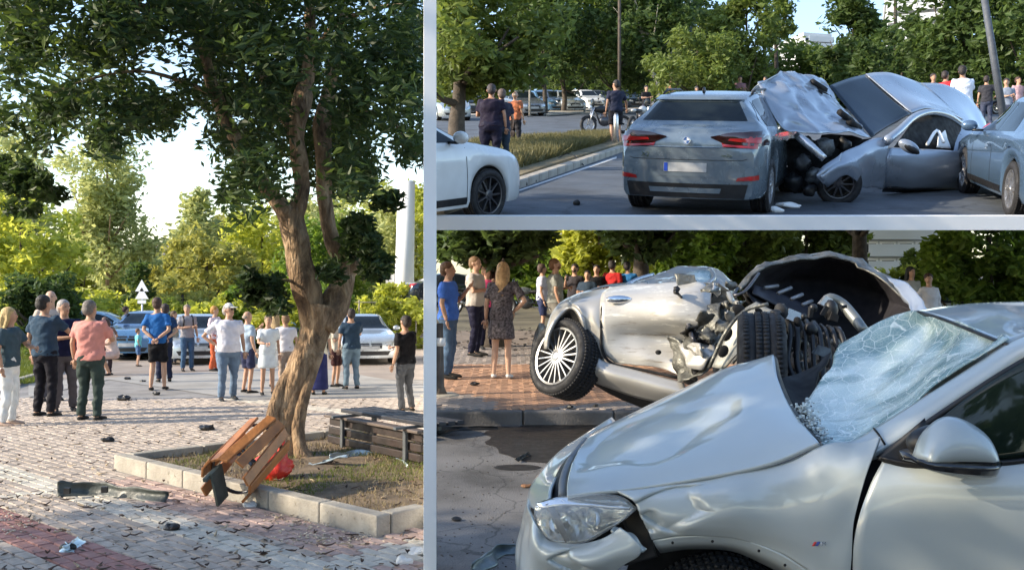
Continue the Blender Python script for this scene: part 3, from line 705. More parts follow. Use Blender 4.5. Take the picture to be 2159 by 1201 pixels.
# ------------------------------------------------------------------ upper street on its white deck
ED = 10.9
deck = struct(sheet('upper_road', TB, [(kx(SEAM, ED), ED + .12), (kx(SEAM, 150), 150), (kx(2400, 150), 150), (kx(2400, ED), ED + .12)], asphalt_up, 0, depth=.02))
slab = struct(sheet('road_deck', TB, [(kx(908, ED), ED + .1), (kx(SEAM + 3, 150), 150), (kx(2395, 150), 150), (kx(2395, ED), ED + .1)], whitep, -.012, depth=.022))
zt_ = TB.at(1500, 455.3, ED).z; zb_ = TB.at(1500, 484.7, ED).z
o = part('deck_edge', MB().add([tuple(TB.w(p)) for p in [(kx(905, ED), ED, zb_), (kx(2400, ED), ED, zb_), (kx(2400, ED), ED, zt_), (kx(905, ED), ED, zt_),
     (kx(905, ED), ED + .1, zb_), (kx(2400, ED), ED + .1, zb_), (kx(2400, ED), ED + .1, zt_), (kx(905, ED), ED + .1, zt_)]],
     [(0, 1, 2, 3), (5, 4, 7, 6), (3, 2, 6, 7), (1, 0, 4, 5), (0, 3, 7, 4), (1, 5, 6, 2)]), whitep, smooth=False)
struct(o)
for i, (px_, d, w_) in enumerate(((906.5, 11.6, .10), (906.5, 19, .16), (906.5, 29, .24), (2290, 13, .3), (2290, 24, .3), (2290, 40, .4))):
    top = TB.w((kx(px_, d), d, -.1)); base = Vector((top.x, top.y, .1 if d > 10.6 else 0))
    o = part('deck_column', MB().tube([(0, 0, 0), (0, 0, top.z - base.z)], w_ / 2, 12), whitep); o.location = base
    tag(o, ['slim white column under the deck corner behind the tall post', 'slim white column under the deck, second behind the tall post', 'white column far back under the left deck edge',
            'white column under the right end of the deck, nearest the kerb', 'white column under the right end of the deck, second back', 'white column far back under the right deck edge'][i], 'column', 'columns under the deck')

# ------------------------------------------------------------------ plaza pavers (rows follow the two planter directions)
A_ = Vector((-.736, .677)); B_ = Vector((.677, .736))
O_ = LB.g(795, 1133).to_2d()
pav_cols = [pm('paver_grey', (.42, .355, .30), .9, var=.2, scale=14, bump=.3, bscale=60, island=.16), pm('paver_red', (.33, .17, .15), .9, var=.2, scale=14, bump=.3, bscale=60, island=.14),
            pm('paver_cream', (.52, .48, .41), .9, var=.15, scale=14, bump=.3, bscale=60, island=.1), pm('paver_rose', (.43, .31, .265), .9, var=.2, scale=14, bump=.3, bscale=60, island=.16)]
def zone(u, v):
    """u along A (left-away), v along B (right-away), metres from the planter's near corner"""
    if -1.86 < v < -1.42: return 1
    if -.98 < v < -.62: return 2
    if -.75 < u < -.35 and v > -4: return 2
    if v > -.6 and u < 3.6: return 3
    if 4.6 < v < 4.95 or 3.3 < u < 3.55 and v < 0: return 2
    return 0
P2 = LB.g(250, 988).to_2d(); LA = (P2 - O_).length
cand = []
pu, pv, gap = .20, .10, .008
rr = np.random.RandomState(5)
for i in range(-26, 70):
    for j in range(-60, 85):
        z_ = zone(i * pu, j * pv)
        u, v = i * pu + (.5 * pu if j % 2 and z_ != 1 else 0), j * pv
        if -.02 < u < LA and -.02 < v < 4.2: continue        # planter
        q = O_ + A_ * u + B_ * v
        if q.y < 4.6 or q.y > 17: continue
        px_ = CX + F * q.x / q.y
        if px_ < -260 or px_ > SEAM - 3.5 - 130 / q.y: continue
        cand.append((q.y, u, v, z_))
cand.sort()
def paver_geo(u, v, z_, j):
    h = .012 + rr.rand() * .006; w, l = (pu - gap) / 2, (pv - gap) / 2; e = .006
    P = []
    for s, k in ((1, 0), (1 - .02, h)):
        for a, b_ in ((-1, -1), (1, -1), (1, 1), (-1, 1)):
            aa = a * (w - (e if k else 0)); bb = b_ * (l - (e if k else 0)); P.append((aa, bb, k + (rr.rand() - .5) * .003 if k else 0))
    return P
MP = {}
A3 = Vector((A_.x, A_.y, 0)); B3 = Vector((B_.x, B_.y, 0)); bas = Matrix(((A_.x, B_.x, 0), (A_.y, B_.y, 0), (0, 0, 1))).to_4x4()
FQ = [(4, 5, 6, 7), (0, 1, 5, 4), (1, 2, 6, 5), (2, 3, 7, 6), (3, 0, 4, 7)]
FQ = [tuple(reversed(f)) for f in FQ]
for k, (d, u, v, z_) in enumerate(cand[:300]):
    key = (z_, k % 6)
    if key not in MP: MP[key] = MB().add(paver_geo(0, 0, z_, 0), FQ).mesh('paver', pav_cols[z_], smooth=False)
    q = O_ + A_ * u + B_ * v
    link('paver', MP[key], plaza, LB.M @ Matrix.Translation((q.x, q.y, 0)) @ bas)
pf = MB()
for d, u, v, z_ in cand[300:]:
    q = O_ + A_ * u + B_ * v; M = LB.M @ Matrix.Translation((q.x, q.y, 0)) @ bas; pf.cur = z_
    pf.add([M @ Vector(p) for p in paver_geo(0, 0, z_, 0)], FQ)
o = part('paver_field', pf, pav_cols, plaza, smooth=False); o['kind'] = 'stuff'
# worn pale path and sandy shoulder farther back
def pxsheet(name, bay, pts, mat, z, **k):
    return struct(sheet(name, bay, [tuple(bay.g(*p)[:2]) for p in pts], mat, z, **k))
pxsheet('footpath', LB, [(60, 838), (230, 800), (560, 850), (893, 880), (902, 815), (640, 770), (330, 790), (60, 805)], pm('footpath_concrete', (.33, .315, .29), .9, var=.2, scale=1.3, bump=.3), .010)
pxsheet('parking_lane', LB, [(-100, 800), (904, 800), (904, 700), (-100, 700)], pm('lane_asphalt', (.30, .25, .21), .95, var=.2, scale=.7, bump=.3), .006)
pxsheet('lawn', LB, [(-300, 812), (70, 808), (215, 745), (240, 700), (-300, 696)], pm('lawn_soil', (.09, .13, .04), 1, var=.4, scale=2, bump=.6), .05)
grassfield('lawn_grass', LB, 14000, [[(-60, 811), (65, 808), (215, 745), (-60, 745)], [(-60, 745), (215, 745), (235, 705), (-60, 705)]], .09, grassm, z=.05)
# kerb along the lawn
mb = MB()
kr = root('lawn_kerb', 'low grey kerb edging the lawn behind the talking men', 'kerb', LB.M @ Matrix.Translation(LB.g(30, 818)))
k0, k1 = LB.g(-40, 832), LB.g(235, 752); n = 14; Mi = kr.matrix_world.inverted()
for i in range(n):
    a = k0.lerp(k1, i / n); b_ = k0.lerp(k1, (i + .985) / n); c = (a + b_) / 2; an = math.atan2(b_.y - a.y, b_.x - a.x)
    Mk = Mi @ LB.M @ Matrix.Translation(c + Vector((0, 0, .05))) @ Matrix.Rotation(an, 4, 'Z')
    q = part('kerb_stone', MB().box((0, 0, 0), ((b_ - a).length, .15, .16)), concrete, kr, smooth=False, M=Mk); bevel(q, .015, 1)

# ------------------------------------------------------------------ street kerb and bricks, lower street
kr = root('street_kerb', 'dark stained kerb between the road and the brick pavement', 'kerb', Matrix.Translation((0, 10.48, 0)))
kerbm = pm('kerb_concrete_dark', (.115, .11, .11), .9, var=.35, scale=3, bump=.4, bscale=40)
x = kx(SEAM, 10.4) + .02; i = 0
while x < 12:
    L_ = 1.0
    q = part('kerb_stone', MB().box((x + L_ / 2, 0, .065), (L_ - .012, .15, .17)), kerbm, kr, smooth=False); bevel(q, .018, 2)
    x += L_
brickm = pm('brick_orange', (.40, .235, .15), .9, var=.2, scale=12, bump=.3, bscale=60, island=.2); brickm2 = pm('brick_grey', (.28, .24, .215), .9, var=.2, scale=12, bump=.3, bscale=60, island=.15)
cand = []; c45 = math.cos(PI / 4)
for i in range(-70, 120):
    for j in range(-120, 160):
        u, v = i * .21 + (.105 if j % 2 else 0), j * .105
        xx, yy = (u - v) * c45 - 1, (u + v) * c45 + 12
        if not (10.66 < yy < 19): continue
        px_ = CX + F * xx / yy
        if px_ < SEAM + 3.5 + 130 / yy or px_ > 1560: continue
        cand.append((yy, xx))
cand.sort(); MQ = {}
def brick_geo():
    h = .012 + rr.rand() * .005; P = []
    for k in (0, h):
        for a, b_ in ((-1, -1), (1, -1), (1, 1), (-1, 1)): P.append((a * (.1 - (.005 if k else 0)), b_ * (.0485 - (.005 if k else 0)), k))
    return P
pf = MB(); M45 = Matrix.Rotation(PI / 4, 4, 'Z')
for k, (yy, xx) in enumerate(cand):
    z_ = 1 if (yy > 15.5) or noise.noise(Vector((xx, yy, 0)) * .7) > .35 else 0
    if k < 300:
        key = (z_, k % 5)
        if key not in MQ: MQ[key] = MB().add(brick_geo(), FQ).mesh('brick', [brickm, brickm2][z_], smooth=False)
        link('brick', MQ[key], pavebase, Matrix.Translation((xx, yy, .14)) @ M45)
    else:
        pf.cur = z_; M = Matrix.Translation((xx, yy, .14)) @ M45; pf.add([M @ Vector(p) for p in brick_geo()], FQ)
o = part('brick_field', pf, [brickm, brickm2], pavebase, smooth=False); o['kind'] = 'stuff'
# oil stain on the road
oil = pm('oil_film', (.014, .011, .009), .5, var=.5, scale=6, bump=.15)
mb = MB(); c = BB.g(1190, 925); n = 48; ring = []
for k in range(n):
    a = 2 * PI * k / n; r_ = 1 + .25 * noise.noise(Vector((math.cos(a) * 2, math.sin(a) * 2, 3))) + .1 * noise.noise(Vector((math.cos(a) * 7, math.sin(a) * 7, 3)))
    ring.append((c.x + .15 + math.cos(a) * .95 * r_ - .12 * math.sin(a), c.y - .15 + math.sin(a) * 1.1 * r_, .004))
mb.add([(c.x, c.y, .004)] + ring, [(0, i + 1, (i + 1) % n + 1) for i in range(n)])
for (px_, py_, sx, sy) in ((1010, 902, .45, .12), (1090, 985, .2, .12), (960, 905, .3, .05)):
    q = BB.g(px_, py_); mb.add([(q.x + math.cos(2 * PI * k / 20) * sx * (1 + .3 * noise.noise(Vector((k, px_, 0)))), q.y + math.sin(2 * PI * k / 20) * sy, .0045) for k in range(20)], [tuple(range(20))])
struct(part('oil_stain', mb, oil, smooth=False))

# ------------------------------------------------------------------ upper street: verge, kerbs, far pavements
V = lambda *p: [tuple(TB.g(*q)[:2]) for q in p]
struct(sheet('verge', TB, V((SEAM + 2, 445), (1062, 392), (1180, 350), (1300, 312), (1330, 296), (1160, 286), (1090, 290), (SEAM + 2, 330)), pm('verge_soil', (.20, .16, .09), 1, var=.35, scale=3, bump=.6), .10, depth=.1))
grassfield('verge_grass', TB, 16000, [[(1075, 360), (1190, 325), (1200, 296), (1060, 300)], [(1190, 325), (1275, 300), (1290, 290), (1200, 292)], [(925, 345), (1060, 345), (1090, 292), (925, 325)]], .22, leafmat('verge_grass_mat', (.13, .13, .05), .2, (.2, .18, .08)), z=.1)
kr = root('median_kerb', 'pale kerb running from the white car to the tail of the crashed grey suv', 'kerb', TB.M @ Matrix.Translation(TB.g(1150, 370)))
k0, k1 = TB.g(925, 452), TB.g(1310, 318); n = 20; Mi = kr.matrix_world.inverted(); kerbl = pm('kerb_pale', (.36, .33, .28), .9, var=.25, scale=4, bump=.4)
for i in range(n):
    a = k0.lerp(k1, i / n); b_ = k0.lerp(k1, (i + .985) / n); c = (a + b_) / 2; an = math.atan2(b_.y - a.y, b_.x - a.x)
    q = part('kerb_stone', MB().box((0, 0, 0), ((b_ - a).length, .2, .17)), kerbl, kr, smooth=False, M=Mi @ TB.M @ Matrix.Translation(c + Vector((0, 0, .05))) @ Matrix.Rotation(an, 4, 'Z')); bevel(q, .02, 1)
struct(sheet('far_pavement', TB, V((SEAM + 2, 246), (1120, 244), (1295, 238), (1500, 232), (1500, 216), (SEAM + 2, 218)), pm('far_pavement_concrete', (.34, .32, .29), .9, var=.2, scale=.8), .08, depth=.08))
struct(sheet('traffic_island', TB, V((1152, 246), (1230, 240), (1232, 233), (1158, 238)), kerbl, .14, depth=.1))
struct(sheet('edge_line', TB, V((1068, 412), (1074, 407), (1300, 330), (1300, 334)), pm('road_paint', (.55, .56, .56), .8, var=.15), .004))
struct(sheet('park_floor', TB, V((1500, 220), (2330, 232), (2330, 205), (1500, 205)), pm('park_floor_soil', (.10, .09, .06), 1, var=.3, scale=.5), .05, depth=.05))

# ================================================================== TREES
LC = clip_px(-400, SEAM - 8); TC = clip_px(SEAM + 8, 3000, 'over'); BC = clip_px(SEAM + 8, 3000, 'under')
L_yel = leafmat('leaf_sunny_yellow', (.30, .36, .06), .55, (.54, .58, .14)); L_pale = leafmat('leaf_pale_olive', (.31, .35, .15), .5, (.50, .54, .24))
L_mid = leafmat('leaf_mid_green', (.07, .12, .03), .4, (.16, .22, .05)); L_dark = leafmat('leaf_dark_green', (.045, .08, .03), .42, (.11, .17, .045))
L_or = leafmat('leaf_autumn', (.26, .28, .07), .45, (.44, .44, .13)); L_up = leafmat('leaf_olive_green', (.09, .13, .035), .4, (.19, .25, .06)); L_spring = leafmat('leaf_fresh_green', (.10, .17, .035), .5, (.22, .33, .06))
def bgtree(label, bay, clip, px, d, top, wpx, lof, mat, z=0, zbase=0, **k):
    q = bay.at(px, 0, d); q.z = z; q.x = kx(px, d) if bay is BB else q.x; p = bay.w(q)
    r0 = pix([tuple(p)])[1][0]; H = (r0 - top) / F * p.y; rx = wpx / 2 / F * p.y
    return tree(label, p, H, rx, H * lof, mat, clip, **k)
n_ = 0
for a in [
 ('bright yellow-green tree glowing in the sun at the left edge', 60, 38, 400, 250, .05, L_yel, dict(kind='round', nclump=150, nleaf=75, leaf=.16, seed=2, sparse=.6)),
 ('tall pale olive tree whose thin crown rises above the blue van', 238, 56, 262, 175, .16, L_pale, dict(kind='tall', nclump=170, nleaf=60, leaf=.20, seed=4, sparse=1.1, barkm=bark)),
 ('pale thin tree standing behind the bright yellow-green tree', 50, 62, 250, 130, .2, L_pale, dict(kind='tall', nclump=110, nleaf=60, leaf=.22, seed=14)),
 ('small round orange-green tree between the tall pale trees', 345, 60, 545, 120, .1, L_or, dict(nclump=80, nleaf=55, leaf=.18, seed=5)),
 ('narrow pale tree right of the open patch of sky', 425, 55, 385, 85, .15, L_pale, dict(kind='tall', nclump=80, nleaf=60, leaf=.2, seed=6, sparse=.7)),
 ('rounded ochre and yellow tree behind the man in the cap', 445, 46, 480, 190, .08, L_or, dict(nclump=130, nleaf=65, leaf=.17, seed=7, sparse=.5)),
 ('yellow-green tree behind the forked trunk on its left', 560, 50, 440, 190, .08, L_yel, dict(nclump=130, nleaf=60, leaf=.18, seed=8, sparse=.5)),
 ('soft green tree behind the forked trunk on its right', 700, 44, 455, 210, .07, L_spring, dict(nclump=140, nleaf=65, leaf=.17, seed=9, sparse=.5)),
 ('pale olive tree left of the white lamp column', 790, 55, 390, 190, .1, L_pale, dict(nclump=140, nleaf=60, leaf=.2, seed=10, sparse=.7)),
 ('yellow-green tree behind the white lamp column', 880, 60, 400, 180, .1, L_yel, dict(nclump=120, nleaf=60, leaf=.22, seed=11, sparse=.5)),
 ('low yellow shrubby tree above the blue van roof', 225, 44, 610, 190, .02, L_yel, dict(nclump=90, nleaf=60, leaf=.15, seed=12, sparse=.4)),
 ('low ochre shrubby tree behind the two road signs', 395, 40, 590, 150, .02, L_or, dict(nclump=80, nleaf=60, leaf=.14, seed=13, sparse=.4)),
 ('low green shrubby tree behind the white-haired walkers', 540, 38, 600, 150, .02, L_spring, dict(nclump=80, nleaf=60, leaf=.14, seed=15, sparse=.4)),
 ('low green shrubby tree behind the man in the navy shirt', 700, 36, 610, 150, .02, L_spring, dict(nclump=80, nleaf=60, leaf=.14, seed=16, sparse=.4)),
 ('low yellow-green shrubby tree right of the white lamp column', 840, 40, 600, 140, .02, L_yel, dict(nclump=80, nleaf=60, leaf=.15, seed=17, sparse=.4)),
 ('tall sunlit tree filling the background behind the bright yellow-green tree', -20, 66, 275, 260, .05, L_pale, dict(nclump=160, nleaf=60, leaf=.24, seed=71, sparse=.5)),
 ('broad sunlit tree low behind the blue van', 180, 68, 470, 190, .03, L_yel, dict(nclump=120, nleaf=60, leaf=.24, seed=72, sparse=.3)),
 ('broad pale tree low behind the road signs', 310, 72, 525, 180, .03, L_pale, dict(nclump=120, nleaf=60, leaf=.25, seed=73, sparse=.3)),
 ('broad ochre tree in the distance behind the man in the cap', 480, 70, 455, 230, .03, L_or, dict(nclump=150, nleaf=60, leaf=.25, seed=74, sparse=.3)),
 ('broad pale tree in the distance behind the forked trunk', 640, 70, 400, 250, .03, L_pale, dict(nclump=160, nleaf=60, leaf=.25, seed=75, sparse=.3)),
 ('broad yellow tree in the distance behind the lamp column', 810, 72, 370, 260, .03, L_yel, dict(nclump=160, nleaf=60, leaf=.25, seed=76, sparse=.3)),
 ('dense dark green round bush behind the talking men', 98, 30, 556, 150, .02, L_dark, dict(nclump=130, nleaf=90, leaf=.11, seed=18, sparse=.1)),
 ('small dark conifer left of the road signs', 312, 42, 548, 70, .02, L_dark, dict(nclump=60, nleaf=70, leaf=.13, seed=19, sparse=.2))]:
    lab, px_, d, top, w_, lf, m_, k_ = a
    bgtree(lab, LB, LC, px_, d, top, w_, lf, m_, group='trees behind the plaza', trunk_r=.18, name='bush' if 'bush' in lab else 'tree', cat='bush' if 'bush' in lab else 'tree', **k_)
for a in [
 ('bright green tree overhanging the left end of the upper street', 965, 22, -120, 400, .30, L_up, dict(nclump=260, nleaf=80, leaf=.12, seed=21, sparse=.3, trunk_r=.2)),
 ('bare-looking grey-green tree above the parked cars', 1190, 62, -60, 230, .2, L_mid, dict(nclump=110, nleaf=55, leaf=.2, seed=22, sparse=1.2)),
 ('dark tree between the bare tree and the grey suv', 1310, 66, -70, 230, .12, L_dark, dict(nclump=150, nleaf=60, leaf=.24, seed=23, sparse=.9)),
 ('dark green tree with a pale leaning trunk behind the suv', 1395, 58, -80, 200, .34, L_dark, dict(nclump=110, nleaf=60, leaf=.22, seed=24, lean=(-1.5, 0), barkm=pm('pale_bark', (.4, .36, .3), .9, var=.2))),
 ('weeping light green tree behind the roof of the grey suv', 1480, 50, 62, 220, .12, L_up, dict(kind='weep', nclump=130, nleaf=75, leaf=.15, seed=25, sparse=.3)),
 ('tall yellow-green tree above the crumpled bonnet', 1585, 60, -60, 170, .12, L_up, dict(kind='tall', nclump=140, nleaf=70, leaf=.2, seed=26, sparse=.4)),
 ('low dark tree under the open sky above the crumpled bonnet', 1700, 75, 92, 200, .05, L_mid, dict(nclump=120, nleaf=60, leaf=.24, seed=27, sparse=.3)),
 ('tall dark tree above the tilted windscreen', 1815, 62, -80, 150, .15, L_dark, dict(kind='tall', nclump=150, nleaf=75, leaf=.22, seed=28, sparse=.3)),
 ('dark tree below the white apartment building', 1920, 56, 62, 200, .05, L_dark, dict(nclump=130, nleaf=70, leaf=.2, seed=29, sparse=.3)),
 ('big dark tree behind the man in the white shirt', 2060, 44, -90, 260, .2, L_dark, dict(nclump=190, nleaf=80, leaf=.18, seed=30, sparse=.3)),
 ('dark tree at the right end of the upper street', 2200, 40, -60, 220, .12, L_dark, dict(nclump=150, nleaf=70, leaf=.18, seed=31, sparse=.3)),
 ('tall dark tree right of the overhanging bright tree', 1150, 58, -80, 190, .15, L_dark, dict(nclump=150, nleaf=70, leaf=.2, seed=38, sparse=.6)),
 ('dark tree filling the gap behind the leaning pale trunk', 1440, 74, -60, 220, .1, L_dark, dict(nclump=150, nleaf=70, leaf=.26, seed=39, sparse=.5)),
 ('dark low tree behind the motorbikes', 1255, 80, 95, 220, .05, L_dark, dict(nclump=120, nleaf=60, leaf=.26, seed=32, sparse=.3)),
 ('mid green low tree at the far left of the upper street', 1080, 80, 80, 240, .05, L_mid, dict(nclump=120, nleaf=60, leaf=.26, seed=33, sparse=.4)),
 ('dark low tree behind the onlookers and the weeping tree', 1420, 84, 110, 260, .03, L_dark, dict(nclump=120, nleaf=60, leaf=.28, seed=34, sparse=.2)),
 ('dark low tree behind the tilted windscreen', 1830, 78, 110, 240, .03, L_dark, dict(nclump=120, nleaf=60, leaf=.26, seed=35, sparse=.2)),
 ('dark low tree behind the red shirt at the right', 2030, 70, 110, 260, .03, L_dark, dict(nclump=120, nleaf=60, leaf=.26, seed=36, sparse=.2)),
 ('wispy tree with drooping fronds left of the open sky', 1648, 66, -90, 70, .45, L_mid, dict(kind='weep', nclump=45, nleaf=50, leaf=.2, seed=37, sparse=.8))]:
    lab, px_, d, top, w_, lf, m_, k_ = a
    bgtree(lab, TB, TC, px_, d, top, w_, lf, m_, group='trees along the upper street', **k_)
for a in [
 ('dark spreading tree over the onlookers left of the wreck', 1040, 19, 440, 260, .62, L_dark, dict(nclump=120, nleaf=70, leaf=.11, seed=41, trunk_r=.22, sparse=.6)),
 ('green tree behind the pale suv on the left', 1110, 40, 500, 240, .1, L_spring, dict(nclump=110, nleaf=60, leaf=.2, seed=42, sparse=.8)),
 ('yellow-green tree hanging over the men at the wreck', 1265, 26, 430, 200, .35, L_yel, dict(kind='weep', nclump=110, nleaf=60, leaf=.13, seed=43, trunk_r=.15, sparse=.8)),
 ('thick dark trunk tree right of the red-shirted man', 1352, 24, 380, 230, .5, L_dark, dict(nclump=110, nleaf=60, leaf=.14, seed=44, trunk_r=.24, sparse=.4)),
 ('mid green tree behind the crushed roof', 1440, 34, 440, 220, .05, L_spring, dict(nclump=140, nleaf=65, leaf=.17, seed=45, sparse=.3)),
 ('dark green tree left of the raised bonnet', 1570, 36, 430, 240, .05, L_up, dict(nclump=140, nleaf=65, leaf=.18, seed=46, sparse=.3)),
 ('dark green tree behind the raised bonnet', 1700, 38, 420, 230, .05, L_up, dict(nclump=140, nleaf=65, leaf=.18, seed=47, sparse=.3)),
 ('tree with a bare dark trunk above the raised bonnet', 1812, 28, 380, 140, .75, L_dark, dict(nclump=60, nleaf=60, leaf=.14, seed=48, trunk_r=.25)),
 ('dense round green tree behind the pale car roof on the right', 2085, 19, 440, 260, .12, L_spring, dict(nclump=170, nleaf=100, leaf=.10, seed=49, sparse=.1)),
 ('dark green tree at the far right behind the round tree', 2230, 26, 400, 240, .05, L_dark, dict(nclump=120, nleaf=70, leaf=.14, seed=50, sparse=.2)),
 ('low green tree behind the women by the bonnet', 1960, 48, 520, 120, .05, L_mid, dict(nclump=70, nleaf=60, leaf=.18, seed=51, sparse=.5))]:
    lab, px_, d, top, w_, lf, m_, k_ = a
    bgtree(lab, BB, BC, px_, d, top, w_, lf, m_, z=.1, group='trees behind the lower street', **k_)
def hedge(label, bay, px0, px1, d, h, dep, mat, clip, seed, leaf=.12, n=60):
    a, b_ = bay.at(px0, 0, d), bay.at(px1, 0, d); W = b_.x - a.x; c = bay.w(((a.x + b_.x) / 2, d, 0)); R_ = random.Random(seed)
    T = root('hedge', label, 'hedge', Matrix.Translation(c)); C = [(c.x + R_.uniform(-.5, .5) * W, c.y + R_.uniform(-.5, .5) * dep, c.z + R_.uniform(.1, .95) * h) for _ in range(int(W * h * 7) + 12)]
    leafcloud('foliage', C, n, .35, leaf, mat, T, clip, seed); st = MB()
    for k in range(int(W) + 1): st.tube([(-W / 2 + k, 0, 0), (-W / 2 + k + .1, .05, h * .7)], .03, 6)
    part('stem', st, darkbark, T); return T
hedge('green hedge behind the pale suv and the onlookers', BB, 1040, 1330, 44, 2.0, 1.6, L_mid, BC, 61)
hedge('sunny yellow-green hedge behind the raised bonnet', BB, 1780, 1975, 40, 1.75, 1.2, L_yel, BC, 62)
hedge('long hedge behind the crushed roof', BB, 1340, 1790, 46, 2.4, 1.6, L_spring, BC, 63)
hedge('long green hedge closing the plaza behind the parked cars', LB, -60, 897, 37, 1.9, 1.5, L_yel, LC, 64, leaf=.15)
hedge('dark hedge behind the parked row on the upper street', TB, 925, 1480, 96, 3.5, 2, L_dark, TC, 65, leaf=.3, n=40)
hedge('dark hedge behind the onlookers at the right of the upper street', TB, 1480, 2250, 92, 3.5, 2, L_dark, TC, 66, leaf=.3, n=40)
# hills
def hill(name, px0, px1, d, ytop, mat, seed):
    n = 40; G = []
    for j in range(6):
        row = []
        for i in range(n):
            x_ = kx(px0 + (px1 - px0) * i / (n - 1), d); t = j / 5
            zt = (CY - ytop) / F * d + CH; b_ = math.sin(PI * i / (n - 1)) ** .7
            row.append((x_, d + j * d * .12, -14 + (zt + 14) * b_ * math.sin(t * PI / 2) * (1 + .12 * noise.noise(Vector((i * .3, j * .5, seed))))))
        G.append(row)
    return struct(part(name, MB().grid(G), mat))
hill('hill', -700, 700, 380, 485, pm('hill_scrub', (.22, .19, .15), 1, var=.25, scale=.05), 2)
# unseen trees added left of the picture to shade the street
for i, (x_, y_, H) in enumerate(((-6.0, .2, 7.0), (-8.8, 1.6, 8.5), (-14, 2.5, 7), (-6.0, -4.5, 8))):
    tree(['shade tree outside the left edge, nearest the camera', 'shade tree outside the left edge, second along the plaza', 'shade tree outside the left edge, beside the lawn', 'shade tree behind the camera on the plaza side'][i],
         (x_, y_, -.1), H, 2.7, 2.4, L_dark, clip=clip_px(-9000, -40), seed=80 + i, nclump=120, nleaf=60, leaf=.16, trunk_r=.2, group='shade trees outside the picture')
for i, (x_, y_) in enumerate(((-8, -17), (0, -19), (8, -18), (16, -15))):  # unseen tree row added so paint and glass have something dark to reflect
    tree(['dark street tree behind the camera, leftmost', 'dark street tree straight behind the camera', 'dark street tree behind the camera on the right', 'dark street tree behind the camera, far right'][i], (x_, y_, 0), 8, 4, 1.5, L_dark, seed=90 + i, nclump=80, nleaf=50, leaf=.35, group='street trees behind the camera')
# ================================================================== PLAZA: planter, tree, bin, bench
O3 = Vector((O_.x, O_.y, 0)); KH, KW = .155, .13
pl = root('planter', 'long low concrete planter kerb round the big forked tree', 'planter', LB.M @ Matrix.Translation(O3)); Mi = pl.matrix_world.inverted()
LBk = 4.0
def kerb_run(p, q, n, par, mat=concrete, side=1):
    d = (q - p).normalized(); nr = Vector((-d.y, d.x, 0)) * side * KW / 2; an = math.atan2(d.y, d.x)
    for i in range(n):
        a = p.lerp(q, i / n); b_ = p.lerp(q, (i + 1) / n); c = (a + b_) / 2 + nr + Vector((0, 0, KH / 2 - .03))
        o = part('kerb_stone', MB().box((0, 0, 0), ((b_ - a).length - .012, KW, KH + .06)), mat, par, smooth=False, M=Mi @ LB.M @ Matrix.Translation(c) @ Matrix.Rotation(an + rr.uniform(-.004, .004), 4, 'Z')); bevel(o, .012, 2)
P2_ = O3 + A3 * LA; 
vB = 2.6
for k in range(200):      # right arm stops behind the white post
    q = O3 + B3 * (k * .02 + .2)
    if CX + F * q.x / q.y > 905: vB1 = k * .02 + .18; break
else: vB1 = 1.2
P3_ = P2_ + B3 * 3.3
kerb_run(O3, P2_, 6, pl, side=-1)
kerb_run(O3 + B3 * KW, O3 + B3 * vB1, 1, pl, side=1)
kerb_run(P2_ + B3 * (KW + .01), P3_, 4, pl, side=-1)
q = P3_
for k in range(400):
    q = P3_ - A3 * (k * .02)
    if CX + F * q.x / q.y > 903: break
kerb_run(P3_, q, 3, pl, side=-1)
# soil and sparse grass
e_ = .1
c0, c1, c2, c3 = O3 + A3 * e_ + B3 * e_, P2_ - A3 * e_ + B3 * e_, P3_ - A3 * e_ - B3 * e_, q - B3 * e_
poly = [c0, c1, c2, c3, O3 + B3 * vB1]
sm = MB(); U = 30; G = []
for i in range(U + 1):
    row = []
    for j in range(U + 1):
        s, t = i / U, j / U; p = (O3 + B3 * vB1 * 0 + A3 * e_ + B3 * e_).lerp(c1, s); p2 = (O3 + B3 * vB1).lerp(c3, .0) if False else None
        p = p + B3 * (t * 3.1); px_ = CX + F * p.x / p.y
        if px_ > 904: p.x = kx(904, p.y)
        row.append(tuple(Mi @ LB.w(p + Vector((0, 0, .075 + .03 * noise.noise(p * 2.3))))))
    G.append(row)
part('soil', sm.grid(G), soil, pl)
def pgrass(name, n, cond, h, mat, seed):
    r = np.random.RandomState(seed); P = []
    while len(P) < n:
        u, v = r.rand() * LA, r.rand() * 3.2; p = O3 + A3 * u + B3 * v
        if CX + F * p.x / p.y > 900 or not cond(u, v, noise.noise(Vector((u, v, seed)) * 1.4)): continue
        P.append(tuple(p + Vector((0, 0, .08))))
    P = np.array(P); a = r.rand(n) * 6.28; hh = h * (.4 + r.rand(n)); w = h * .1
    s = np.stack([np.cos(a) * w, np.sin(a) * w, a * 0], 1); t = np.stack([r.normal(size=n) * h * .5, r.normal(size=n) * h * .5, hh], 1)
    V_ = np.stack([P - s, P + s, P + t], 1).reshape(-1, 3); Mb = np.array(Mi @ LB.M); V_ = V_ @ Mb[:3, :3].T + Mb[:3, 3]
    o = link(name, np_mesh(name, V_, np.arange(3 * n).reshape(-1, 3), mat), pl); o['kind'] = 'stuff'
pgrass('sparse_grass', 4000, lambda u, v, n: n > .12, .04, grassm, 4)
pgrass('dry_grass', 5000, lambda u, v, n: n > -.1, .04, pm('dry_grass', (.24, .19, .10), .9, var=.3, island=.3), 9)

